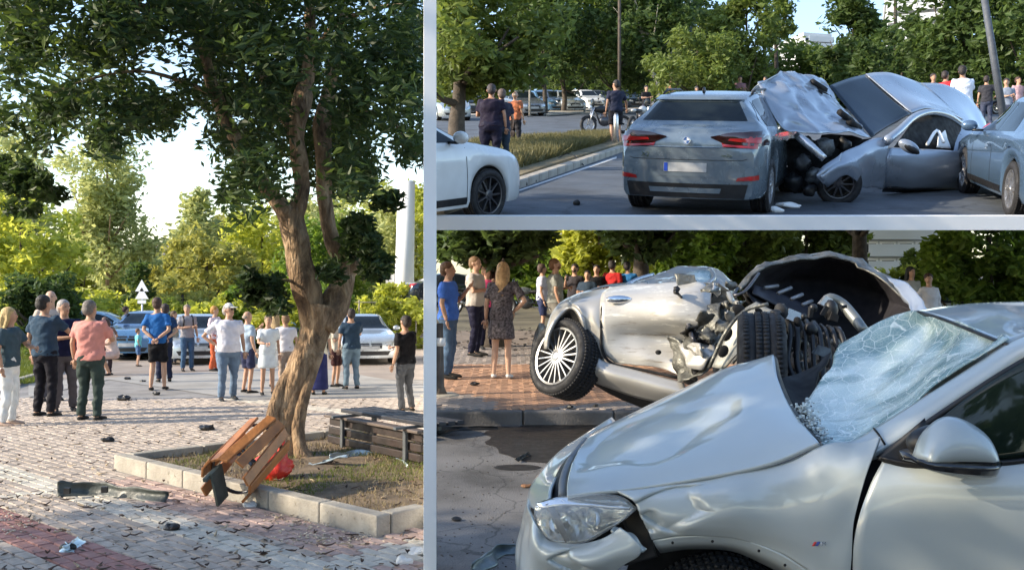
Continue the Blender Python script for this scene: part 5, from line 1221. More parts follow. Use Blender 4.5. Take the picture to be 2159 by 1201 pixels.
# neighbouring cars
WHC, _ = car('white hatchback cut by the left edge of the upper street', 'hatch', HATCH, TB, Vector((kx(1020, 11.6) - 1.35, 11.75 - .62, 0)), math.radians(50), whiteP, darkrim=True, name='white_hatchback', scale=1.0); cut_left(WHC)
car('blue-silver car at the right end of the upper street with a black wing mirror', 'sedan', SEDAN, TB, Vector((kx(2105, 12.6) + 1.05, 13.1, 0)), math.radians(76), pm('paint_blue_silver', (.10, .17, .27), .25, .3, var=.05, coat=1), name='blue_silver_car', scale=1.06)
r = random.Random(4); cols = [darkP, greyP, silverP, greyP, blueP, whiteP, darkP, silverP, greyP, darkP, silverP, blueP]
lab = ['silver car parked at the far left under the green tree', 'dark car second from the left in the parked row', 'grey car in the parked row left of the thin pole', 'dark blue car in the parked row right of the thin pole', 'dark car behind the traffic island', 'silver-blue car in the middle of the parked row', 'white car left of the man by the motorbike', 'grey car right behind the motorbike', 'dark car in the parked row behind the second motorbike']
for i, (x, y, k) in enumerate(((945, 252, 6), (985, 240, 0), (1100, 243, 3), (1140, 236, 4), (1165, 236, 0), (1190, 236, 2), (1235, 230, 5), (1262, 229, 1), (1320, 228, 0))):
    car(lab[i], 'sedan' if i % 2 else 'hatch', SEDAN if i % 2 else HATCH, TB, TB.g(x, y), math.radians(r.choice([-70, -75, 100, -60])), cols[k] if i else silverP, group='cars parked along the upper street', detail=0)
for i, (x, y) in enumerate(((1750, 222), (2010, 226), (2140, 240), (1560, 226))):
    car(['black car behind the crumpled bonnet and the tilted screen', 'grey car behind the red-shirted man', 'dark car at the right behind the onlookers', 'dark car behind the heads over the suv roof'][i], 'suv', SUV, TB, TB.g(x, y), math.radians([200, 30, 170, 15][i]), [darkP, greyP, darkP, darkP][i], group='cars parked along the upper street', detail=0)

# wrecked coupe of the upper street: sheet metal modelled piece by piece
wreckP = pm('paint_wreck_silver', (.33, .37, .43), .28, .4, var=.06, scale=3, coat=.6, bump=.04)
W = root('wrecked_coupe', 'crumpled silver coupe tilted on its side against the suv', 'wrecked car', TB.M @ Matrix.Translation(TB.g(1850, 400)))
panel('bonnet', TB, [[(1600, 178, 13.6), (1648, 153, 14.2), (1702, 159, 14.7), (1744, 172, 15.1)], [(1612, 208, 13.3), (1660, 190, 13.7), (1718, 188, 14.4), (1768, 212, 14.9)], [(1636, 246, 13.1), (1688, 236, 13.4), (1742, 232, 14.0), (1804, 252, 14.5)], [(1664, 277, 13.0), (1722, 284, 13.1), (1782, 281, 13.5), (1840, 291, 14.0)]],
      wreckP, W, 9, crumple=.05, cs=2.4, fold=.2, seed=3, lin=True)
panel('bonnet_edge', TB, [[(1600, 178, 13.6), (1648, 153, 14.2)], [(1585, 200, 14.2), (1600, 185, 14.8)], [(1640, 262, 13.6), (1640, 262, 14.0)]], wreckP, W, 4, crumple=.03)
for (a, b_) in (((1712, 172), (1740, 190)), ((1722, 192), (1748, 206)), ((1770, 236), (1796, 256)), ((1790, 256), (1812, 270))):
    rod('bonnet_vent', TB, [(a[0], a[1], 14.55 if a[0] < 1760 else 13.9), (b_[0], b_[1], 14.75 if a[0] < 1760 else 14.15)], .05, dark, W, 6, 2)
panel('windscreen', TB, [[(1748, 181, 15.1), (1788, 166, 15.5), (1825, 157, 15.9)], [(1790, 232, 14.7), (1836, 214, 15.2), (1876, 200, 15.6)], [(1838, 290, 14.1), (1885, 262, 14.8), (1921, 238, 15.2)]], glassy('screen_glass', (.018, .03, .045), .06, .97), W, 6, t=.01)
panel('roof', TB, [[(1825, 156, 15.9), (1850, 153, 16.2), (1882, 155, 16.5), (1940, 175, 17.0)], [(1874, 198, 15.55), (1905, 195, 16.0), (1945, 205, 16.3), (1985, 212, 16.8)], [(1921, 238, 15.2), (1955, 228, 15.5), (1995, 235, 16.0), (2031, 252, 16.5)]], wreckP, W, 6)
panel('boot_lid', TB, [[(1938, 175, 17.1), (1990, 178, 17.6), (2035, 200, 18.0), (2062, 228, 18.2), (2078, 255, 18.2)], [(1978, 206, 16.9), (2010, 212, 17.3), (2035, 228, 17.5), (2058, 250, 17.6), (2080, 275, 17.4)], [(2030, 256, 16.5), (2040, 262, 16.6), (2055, 270, 16.7), (2070, 285, 16.8), (2088, 300, 16.8)]], wreckP, W, 6)
panel('rear_quarter', TB, [[(2005, 275, 15.8), (2032, 258, 16.4), (2062, 268, 16.6), (2090, 292, 16.6)], [(2005, 310, 15.4), (2035, 300, 15.6), (2065, 305, 15.8), (2092, 320, 16.0)], [(2005, 360, 15.0), (2040, 360, 15.1), (2070, 360, 15.3), (2095, 365, 15.6)], [(2005, 395, 15.1), (2040, 398, 15.2), (2070, 396, 15.5), (2095, 395, 15.8)]], wreckP, W, 5)
rod('pillar_arch', TB, [(1868, 298, 13.95), (1895, 276, 14.3), (1927, 247, 14.9), (1962, 236, 15.3), (1998, 243, 15.7), (2028, 262, 16.1)], [.075, .06, .055, .055, .055, .05], wreckP, W)
panel('side_window', TB, [[(1900, 290, 14.5), (1930, 252, 15.1), (1965, 242, 15.4), (2000, 250, 15.7), (2026, 266, 16.1)], [(1885, 310, 14.35), (1920, 312, 14.6), (1960, 314, 14.9), (1995, 316, 15.2), (2026, 318, 15.5)]], dark, W, 4)
panel('door', TB, [[(1874, 312, 14.05), (1920, 313, 14.35), (1975, 316, 14.7), (2028, 320, 15.0)], [(1870, 335, 13.95), (1920, 335, 14.25), (1975, 338, 14.6), (2028, 342, 14.9)], [(1866, 368, 14.05), (1920, 368, 14.3), (1975, 370, 14.65), (2028, 374, 15.0)], [(1862, 396, 14.3), (1920, 397, 14.5), (1975, 398, 14.9), (2028, 398, 15.2)]], wreckP, W, 6, crumple=.012)
panel('front_wing', TB, [[(1727, 362, 12.9), (1752, 338, 13.05), (1795, 312, 13.4), (1842, 292, 13.9), (1876, 290, 14.1)], [(1732, 376, 12.85), (1765, 352, 13.0), (1805, 338, 13.3), (1845, 322, 13.75), (1873, 318, 14.0)], [(1738, 388, 12.95), (1775, 358, 13.1), (1812, 362, 13.35), (1842, 362, 13.8), (1868, 362, 14.0)], [(1742, 394, 13.1), (1782, 368, 13.2), (1818, 392, 13.5), (1842, 396, 13.9), (1862, 398, 14.2)]], wreckP, W, 6, crumple=.02)
panel('broken_bumper', TB, [[(1726, 362, 12.9), (1745, 345, 13.0), (1775, 322, 13.2)], [(1722, 372, 12.85), (1742, 358, 12.9), (1770, 340, 13.1)], [(1735, 388, 12.9), (1748, 372, 12.95), (1768, 356, 13.1)]], wreckP, W, 5, crumple=.03)
rod('crumpled_rail', TB, [(1680, 285, 13.2), (1705, 305, 13.0), (1738, 335, 12.9)], [.05, .06, .05], steel, W)
panel('engine_bay', TB, [[(1668, 284, 13.5), (1750, 288, 13.8), (1838, 295, 14.2)], [(1660, 340, 13.7), (1740, 335, 13.9), (1800, 320, 14.2)], [(1655, 412, 13.9), (1730, 408, 13.7), (1790, 400, 14.1)]], dark, W, 6, crumple=.12)
for i, (x, y, d_, s) in enumerate(((1700, 300, 13.3, .10), (1740, 310, 13.4, .12), (1690, 345, 13.3, .12), (1675, 385, 13.3, .13), (1715, 370, 13.3, .12), (1705, 400, 13.2, .09), (1780, 305, 13.7, .10))):
    p = W.matrix_world.inverted() @ TB.w(TB.at(x, y, d_)); mb = MB().ell(p, (s, s * .8, s), 10, 8); mb.v = [tuple(p + (Vector(v) - p) * (1 + .6 * noise.noise(Vector(v) * 14))) for v in mb.v]
    part('engine_lump', mb, [black, pm('engine_alloy', (.13, .14, .145), .5, .5, var=.5, scale=20), black][i % 3], W)
Mw = W.matrix_world.inverted() @ TB.M @ Matrix.Translation(TB.at(1768, 386, 13.55)) @ Matrix.Rotation(math.radians(-18), 4, 'Z'); wheel(W, Mw, R=.31, rim=.215, W=.22, spokes=10, dark_rim=True)
p = TB.at(1916, 309, 13.75); mb = MB().ell((0, 0, 0), (.17, .09, .085), 16, 10, Matrix.Rotation(.5, 3, 'Y')); mb.cur = 1; mb.ell((.02, -.05, -.03), (.14, .05, .05), 12, 8, Matrix.Rotation(.5, 3, 'Y'))
part('wing_mirror', mb, [wreckP, black], W, M=W.matrix_world.inverted() @ TB.M @ Matrix.Translation(p))
part('tail_light', MB().ell((0, 0, 0), (.16, .1, .07), 14, 8, Matrix.Rotation(-.9, 3, 'Y')), redlens, W, M=W.matrix_world.inverted() @ TB.M @ Matrix.Translation(TB.at(2079, 275, 16.5)))
rod('belt_strap', TB, [(1955, 305, 14.6), (1975, 275, 14.9), (1990, 300, 14.7)], .025, whitep, W, 6); panel('airbag', TB, [[(1978, 285, 15.0), (1992, 275, 15.1)], [(1975, 312, 14.85), (2004, 312, 15.1)]], whitep, W, 5, crumple=.03)
panel('cracked_sill', TB, [[(1862, 396, 14.3), (1920, 397, 14.5), (2028, 398, 15.2)], [(1860, 404, 14.5), (1920, 405, 14.8), (2028, 402, 15.4)]], black, W, 5)
for i, (x, y, sx, m_) in enumerate(((1668, 437, .18, whitep), (1898, 398, .2, whitep), (1185, 292, .12, black), (1215, 432, .05, black), (1120, 385, .1, black), (1102, 392, .08, black), (1640, 447, .1, whitep))):
    mb = MB().ell((0, 0, .03), (sx, sx * .6, .045), 14, 8); mb.v = [tuple(Vector(v) * (1 + .5 * noise.noise(Vector(v) * 9 + Vector((i, 0, 0))))) for v in mb.v]
    o = part('debris_scrap', mb, m_, smooth=False); o.matrix_world = TB.M @ Matrix.Translation(TB.g(x, y)); tag(o, ['white crumpled plastic under the suv rear wheel side', 'white plastic sliver under the coupe door', 'dark scrap on the road behind the verge', 'small dark scrap on the road left of the suv', 'dark scrap against the pale kerb', 'second dark scrap against the pale kerb', 'small white scrap by the suv right wheel'][i], 'debris', 'scraps of wreckage on the upper street')
mb = MB().tube([tuple(TB.g(x, y) + Vector((0, 0, z))) for x, y, z in ((1165, 345, .05), (1195, 338, .16), (1212, 342, .14), (1230, 352, .04))], .012, 6)
o = part('bent_wire', mb, black); o.matrix_world = TB.M; tag(o, 'thin black bent wire lying over the pale kerb', 'wire')
mb = MB().tube([tuple(TB.g(x, y) + Vector((0, 0, z))) for x, y, z in ((1125, 345, .12), (1180, 322, .14), (1262, 316, .13))], .02, 6)

# motorbikes
def motorbike(label, bay, p, yaw, col, z=0):
    T = root('motorbike', label, 'motorbike', bay.M @ Matrix.Translation(p) @ Matrix.Rotation(yaw, 4, 'Z') @ Matrix.Rotation(.12, 4, 'X'))
    for x in (-.68, .68):
        t = MB().lathe([(.22, -.045), (.29, -.055), (.315, -.03), (.325, 0), (.315, .03), (.29, .055), (.22, .045), (.22, -.045)], 28)
        o = part('wheel', t, rubber, T, M=Matrix.Translation((x, 0, .325))); rm = MB().lathe([(.22, -.03), (.205, -.02), (.205, .02), (.22, .03)], 24)
        for k in range(6):
            a = k * PI / 3; rm.tube([(0, 0, 0), (.21 * math.cos(a), 0, .21 * math.sin(a))], .014, 6)
        part('rim', rm, steel, o)
    part('frame', MB().tube([(-.68, .06, .33), (-.2, .05, .45), (.25, .03, .4), (.42, 0, .85)], .035, 8).tube([(-.2, 0, .45), (-.35, 0, .78), (.38, 0, .84)], .03, 8), black, T)
    part('fork', MB().tube([(.68, .07, .33), (.45, .07, .95)], .025, 8).tube([(.68, -.07, .33), (.45, -.07, .95)], .025, 8), steel, T)
    part('engine', MB().ell((.05, 0, .45), (.24, .16, .19), 12, 8).box((.08, 0, .6), (.2, .2, .18)), steeld, T)
    part('tank', MB().ell((.15, 0, .85), (.27, .14, .13), 14, 10), col, T); part('seat', MB().ell((-.32, 0, .82), (.36, .13, .07), 14, 8), black, T)
    part('tail', MB().ell((-.68, 0, .84), (.16, .09, .06), 10, 8), col, T); part('mudguard', MB().lathe([(.34, -.06), (.355, 0), (.34, .06)], 16, ang=PI * .7).tube([(0, 0, 0), (0, 0, .01)], .01, 4), col, T, M=Matrix.Translation((.68, 0, .325)) @ Matrix.Rotation(-.6, 4, 'Y'))
    part('handlebar', MB().tube([(.38, -.36, 1.06), (.44, -.18, 1.03), (.45, .18, 1.03), (.38, .36, 1.06)], .016, 8), black, T)
    part('headlight', MB().ell((.58, 0, .93), (.08, .09, .09), 12, 8), lamp, T); part('fairing', MB().ell((.48, 0, 1.08), (.05, .13, .16), 10, 8), glass, T)
    part('exhaust', MB().tube([(.1, -.16, .35), (-.3, -.18, .33), (-.75, -.2, .45)], [.025, .03, .05], 10), steel, T)
    for s in (-1, 1): part('mirror', MB().tube([(.42, s * .26, 1.05), (.40, s * .3, 1.18)], .008, 5).ell((.40, s * .31, 1.2), (.02, .06, .035), 8, 6), black, T)
    return T
motorbike('black motorbike standing in the road beside the man in navy', TB, TB.g(1278, 282), math.radians(200), black)
motorbike('black and white motorbike right of the man in navy', TB, TB.g(1345, 282), math.radians(60), pm('moto_white', (.5, .5, .48), .3, coat=1))
motorbike('dark motorbike parked in the road behind the suv roof', TB, TB.g(1500, 258), math.radians(160), darkP)

# people on the upper street
person('stout person in black clothes standing beyond the white hatchback', TB, 1034, 362, 178, 170, (.018, .014, .03), 'trousers', (.012, .012, .03), 'short', (.04, .03, .03), 1, ('down', 'cross'), 1.3, group=None)
person('person in dark top and blue jeans right beside the stout person in black', TB, 1058, 358, 188, 200, (.03, .03, .05), 'trousers', (.03, .05, .08), 'short', (.10, .07, .06), 0, ('down', 'down'), 1.05)
person('bald man in an orange patterned shirt behind the pair in black', TB, 1086, 318, 192, 150, (.55, .20, .11), 'trousers', (.03, .03, .04), 'bald', (.5, .42, .36), 2, ('down', 'phone'), 1.08)
person('man in a navy t-shirt and black shorts holding the motorbike', TB, 1298, 304, 169, 200, (.02, .025, .05), 'shorts', (.012, .012, .018), 'short', (.02, .015, .015), 1, ('out', 'down'), 1.1)
for i, (x, f, h, sh, hc, y) in enumerate(((1362, 262, 180, (.012, .012, .015), (.02, .02, .02), 30), (1415, 250, 168, (.45, .25, .16), (.1, .06, .03), 10), (1470, 262, 182, (.02, .02, .025), (.05, .05, .05), 0), (1500, 250, 164, (.35, .22, .24), (.05, .03, .03), 20),
                                    (1524, 252, 172, (.10, .2, .16), (.03, .03, .03), -20), (1560, 250, 160, (.30, .16, .18), (.02, .02, .02), 15), (1612, 246, 162, (.25, .15, .1), (.03, .03, .03), 0))):
    person(['person in black bending by the second motorbike', 'person in a tan top whose head shows left above the suv roof', 'dark-dressed person whose head shows over the middle of the suv roof', 'person in a dusty pink top above the suv roof', 'person in a green top between the two pink tops', 'dark-haired person in a mauve top above the right end of the suv roof', 'person in a brown top just left of the crumpled bonnet'][i], TB, x, f, h, y, sh, 'trousers', (.03, .03, .05), 'short', hc, 0, ('cross', 'down'), group='onlookers behind the suv')
person('man in a white t-shirt seen from behind right of the wrecked coupe', TB, 2032, 300, 139, 200, (.70, .74, .86), 'trousers', (.05, .06, .10), 'short', (.015, .012, .012), 1, ('fwd', 'down'), 1.15)
person('man in a red shirt behind the man in the white t-shirt', TB, 1994, 285, 150, 150, (.45, .03, .04), 'trousers', (.03, .03, .05), 'short', (.03, .02, .02), 1, ('hip', 'down'), 1.05)
person('dark-dressed man left of the red shirt', TB, 1968, 275, 155, 30, (.03, .03, .04), 'trousers', (.03, .03, .05), 'short', (.03, .02, .02), 1, ('down', 'down'))
person('person in a pale pink top far right near the leaning pole', TB, 2146, 270, 162, 40, (.45, .3, .33), 'trousers', (.05, .06, .10), 'short', (.06, .03, .03), 0, ('down', 'down'))
person('person in a grey-blue shirt right of the leaning pole', TB, 2122, 285, 165, 10, (.2, .24, .32), 'trousers', (.06, .07, .12), 'short', (.03, .02, .02), 0, ('cross', 'down'))
person('person in dark clothes left of the leaning pole', TB, 2080, 275, 160, 190, (.04, .04, .05), 'trousers', (.05, .06, .10), 'short', (.03, .02, .02), 0, ('down', 'down'))

# poles, bollard, buildings
def pole(label, bay, px, py, top, w, lean=0, mat=steeld, name='street_pole', extra=None):
    q = bay.g(px, py); p = bay.w(q); k = p.y / F; H = (py - top) * k
    T = root(name, label, 'pole', Matrix.Translation(p)); part('shaft', MB().tube([(0, 0, 0), (lean * k, 0, H)], [w / 2 * k, w / 2 * k * .75], 12), mat, T); part('base_plate', MB().box((0, 0, .015), (w * k * 2.2, w * k * 2.2, .03)), steeld, T, smooth=False); return T
pole('thin grey pole left of the parked row', TB, 1117, 246, 100, 5, mat=concrete)
pole('tall thin pole rising behind the suv roof', TB, 1457, 240, -60, 7, mat=pm('pole_green', (.08, .11, .09), .6))
pole('thin pole behind the motorbike', TB, 1306, 250, -60, 8, mat=darkbark)
pole('leaning dark lamp pole at the right of the upper street', TB, 2124, 300, -60, 17, lean=-58, mat=pm('pole_dark', (.07, .08, .10), .6))
pole('thin rusty pole above the tilted windscreen', TB, 1888, 236, -40, 9, mat=darkbark)
q = TB.w(TB.g(1299, 308)); T = root('bollard', 'grey metal bollard at the end of the pale kerb', 'bollard', Matrix.Translation(q)); part('post', MB().tube([(0, 0, 0), (0, 0, .82), (0, 0, .9)], [.07, .07, .05], 14), steel, T); part('cap', MB().ell((0, 0, .9), (.06, .06, .03), 12, 6), steeld, T)
def building(label, bay, px, d, wpx, top, floors, depth, yaw, wallm, seed):
    q = bay.at(px, 0, d); q.z = 0; p = bay.w(q); k = p.y / F; W_ = wpx * k; r0 = pix([tuple(p)])[1][0]; H = (r0 - top) * k
    T = root('apartment_building', label, 'building', Matrix.Translation(p) @ Matrix.Rotation(yaw, 4, 'Z')); fh = H / floors
    part('wall', MB().box((0, depth / 2, H / 2), (W_, depth, H)), wallm, T, smooth=False)
    part('roof_parapet', MB().box((0, depth / 2, H + .3), (W_ + .4, depth + .4, .6)), wallm, T, smooth=False)
    me_w = MB().box((0, 0, 0), (W_ / 6, .12, fh * .55)).mesh('window', glass, smooth=False); me_f = MB().box((0, .02, 0), (W_ / 6 + .3, .12, fh * .55 + .3)).mesh('frame', whitep, smooth=False)
    for f in range(max(0, floors - 4), floors):
        part('balcony', MB().box((0, -.7, f * fh + .1), (W_ * .96, 1.4, .2)).box((0, -1.38, f * fh + .55), (W_ * .96, .06, .8)), wallm, T, smooth=False)
        for c in range(4):
            o = link('window', me_w, T, Matrix.Translation((-W_ / 2 + (c + .5) * W_ / 4, -.05, f * fh + fh * .5))); link('frame', me_f, o)
    return T
wallw = pm('building_white', (.62, .64, .66), .8, var=.08, scale=.3)
building('white apartment block with long balconies above the dark trees on the right', TB, 1950, 120, 120, 4, 9, 9, math.radians(-20), wallw, 1)
building('distant pale apartment block in the gap of sky over the bonnet', TB, 1735, 170, 62, 78, 9, 10, math.radians(15), wallw, 2)
# ================================================================== LOWER STREET
bay = BB
sageP = pm('paint_sage_silver', (.41, .455, .46), .34, .16, var=.06, scale=1.5, coat=.8); hoodP = sageP
X = root('crashed_suv', 'pale silver suv in the foreground with smashed windscreen and dangling headlight', 'suv', Matrix.Translation((1.1, 4.4, 0)))
def P(nm, rows, mt=sageP, **k): return panel(nm, bay, rows, mt, X, **k)
# bonnet, buckled upwards
P('bonnet', [[(1197, 1046, 3.92), (1260, 1038, 3.88), (1340, 1030, 3.84), (1480, 1008, 3.75), (1620, 978, 3.66), (1727, 934, 3.60)],
             [(1199, 1012, 4.05), (1262, 1000, 4.02), (1335, 985, 4.0), (1470, 955, 3.93), (1600, 925, 3.85), (1700, 905, 3.78)],
             [(1212, 965, 4.3), (1262, 950, 4.32), (1330, 925, 4.33), (1450, 885, 4.35), (1570, 850, 4.3), (1668, 862, 4.1)],
             [(1240, 925, 4.6), (1285, 902, 4.68), (1340, 876, 4.75), (1440, 830, 4.85), (1550, 782, 4.85), (1640, 800, 4.5)],
             [(1262, 912, 4.9), (1300, 892, 5.0), (1350, 868, 5.1), (1442, 824, 5.2), (1552, 774, 5.15), (1632, 751, 4.85)],
             [(1290, 935, 5.2), (1330, 915, 5.3), (1370, 895, 5.4), (1460, 850, 5.5), (1560, 800, 5.4), (1632, 765, 5.1)]], sub=18, crumple=.006, cs=1.3, seed=4, t=.015, dents=((1400, 925, 4.35, .44, .40, .016, (0, .3, -1)),))
P('bonnet_rear_edge', [[(1632, 751, 4.85), (1641, 800, 4.5), (1668, 862, 4.1), (1727, 934, 3.6)], [(1637, 756, 4.9), (1648, 805, 4.56), (1676, 866, 4.16), (1722, 925, 3.72)]], black, sub=6)
# wing above the wheel
P('front_wing', [[(1300, 1040, 3.86), (1400, 1027, 3.81), (1520, 1007, 3.735), (1640, 981, 3.665), (1740, 938, 3.60), (1800, 934, 3.58), (1852, 922, 3.54)],
                 [(1335, 1058, 3.80), (1420, 1048, 3.74), (1530, 1034, 3.67), (1650, 1022, 3.61), (1745, 1000, 3.54), (1795, 990, 3.51), (1836, 972, 3.50)],
                 [(1352, 1084, 3.76), (1435, 1082, 3.70), (1540, 1076, 3.64), (1655, 1078, 3.585), (1745, 1075, 3.52), (1788, 1072, 3.495), (1806, 1060, 3.485)],
                 [(1366, 1110, 3.77), (1440, 1105, 3.70), (1545, 1104, 3.65), (1655, 1125, 3.59), (1738, 1150, 3.53), (1776, 1150, 3.50), (1792, 1140, 3.49)],
                 [(1376, 1136, 3.80), (1450, 1126, 3.73), (1548, 1129, 3.68), (1642, 1162, 3.62), (1712, 1206, 3.57), (1765, 1230, 3.53), (1790, 1250, 3.52)],
                 ], sub=12, crumple=.016, cs=2.6, seed=9, t=.012, dents=((1420, 1068, 3.74, .20, .11, .030, (0, 1, 0)), (1365, 1100, 3.77, .06, .06, .03, (0, 1, 0))))
P('arch_flange', [[(1377, 1137, 3.80), (1450, 1127, 3.735), (1548, 1130, 3.685), (1642, 1163, 3.625), (1712, 1207, 3.575)], [(1385, 1152, 3.82), (1452, 1145, 3.78), (1545, 1149, 3.73), (1628, 1180, 3.67), (1690, 1215, 3.63)], [(1392, 1162, 3.95), (1456, 1154, 3.92), (1542, 1158, 3.88), (1618, 1190, 3.83), (1675, 1222, 3.8)]], sageP, sub=6)
for (x, y, d_) in ((1418, 1143, 3.75), (1502, 1140, 3.70), (1600, 1160, 3.64), (1655, 1190, 3.60)):
    part('clip_hole', MB().ell(X.matrix_world.inverted() @ bay.w(bay.at(x, y, d_)), (.006, .004, .006), 8, 6), dark, X)
# door, gap, handle scratches
P('front_door', [[(1862, 970, 3.50), (1930, 982, 3.46), (2040, 984, 3.40), (2200, 972, 3.31)],
                 [(1836, 1020, 3.485), (1930, 1022, 3.43), (2040, 1024, 3.37), (2200, 1022, 3.28)],
                 [(1812, 1085, 3.475), (1930, 1086, 3.42), (2040, 1088, 3.36), (2200, 1090, 3.27)],
                 [(1800, 1150, 3.48), (1930, 1152, 3.43), (2040, 1155, 3.37), (2200, 1160, 3.28)],
                 [(1798, 1230, 3.50), (1930, 1232, 3.45), (2040, 1235, 3.39), (2200, 1240, 3.30)]], sub=6, crumple=.002, cs=1.0, t=.02)
P('door_gap', [[(1850, 945, 3.62), (1822, 1000, 3.60), (1798, 1070, 3.59), (1786, 1150, 3.60), (1784, 1240, 3.62)], [(1872, 960, 3.60), (1846, 1010, 3.58), (1822, 1075, 3.57), (1808, 1150, 3.58), (1806, 1240, 3.60)]], dark, sub=4)
P('door_waist_trim', [[(1858, 962, 3.485), (1930, 974, 3.44), (2100, 972, 3.35), (2200, 962, 3.30)], [(1862, 971, 3.49), (1930, 984, 3.45), (2100, 982, 3.36), (2200, 972, 3.31)]], black, sub=4)
P('side_glass', [[(1945, 912, 3.50), (2040, 838, 3.47), (2120, 785, 3.42), (2200, 738, 3.38)], [(1915, 945, 3.50), (2020, 905, 3.45), (2110, 880, 3.40), (2200, 860, 3.34)], [(1885, 972, 3.50), (2000, 975, 3.44), (2100, 974, 3.38), (2200, 966, 3.33)]], glassy('door_glass', (.012, .02, .014), .05, .96), sub=5)
P('mirror_triangle', [[(1848, 968, 3.50), (1885, 935, 3.50), (1950, 880, 3.48)], [(1868, 974, 3.485), (1910, 962, 3.48), (1962, 935, 3.46)], [(1885, 978, 3.48), (1930, 978, 3.46), (1972, 978, 3.44)]], black, sub=4)
# A pillar and roof
P('a_pillar', [[(1738, 938, 3.66), (1795, 932, 3.66), (1848, 903, 3.66), (1960, 832, 3.62), (2060, 768, 3.58), (2126, 726, 3.55), (2200, 694, 3.5)],
               [(1745, 950, 3.60), (1805, 948, 3.59), (1860, 922, 3.58), (1970, 852, 3.54), (2070, 786, 3.50), (2136, 742, 3.47), (2200, 712, 3.42)],
               [(1752, 962, 3.59), (1815, 962, 3.56), (1868, 940, 3.55), (1980, 872, 3.52), (2080, 806, 3.48), (2145, 764, 3.45), (2200, 735, 3.41)],
               [(1765, 965, 3.60), (1830, 968, 3.57), (1876, 950, 3.56), (1986, 884, 3.54), (2086, 818, 3.50), (2150, 776, 3.47), (2200, 748, 3.44)]], sub=6, t=.012)
rod('window_seal', bay, [(1852, 966, 3.52), (1900, 930, 3.51), (1990, 868, 3.50), (2088, 803, 3.46), (2152, 764, 3.44), (2200, 738, 3.42)], .012, black, X)
rod('pillar_joint', bay, [(1842, 902, 3.655), (1852, 914, 3.575), (1866, 936, 3.54)], .004, dark, X)
P('roof', [[(1936, 657, 4.65), (1990, 648, 4.75), (2070, 640, 4.85), (2200, 636, 4.9)], [(1990, 672, 4.25), (2050, 664, 4.35), (2120, 656, 4.4), (2220, 648, 4.5)], [(2060, 700, 3.85), (2110, 688, 3.95), (2160, 676, 4.0), (2230, 664, 4.1)], [(2126, 726, 3.56), (2150, 714, 3.56), (2180, 700, 3.56), (2230, 680, 3.56)]], sub=6)
rod('roof_front_seal', bay, [(1936, 657, 4.63), (1990, 673, 4.23), (2060, 701, 3.83), (2126, 727, 3.54)], .008, black, X)
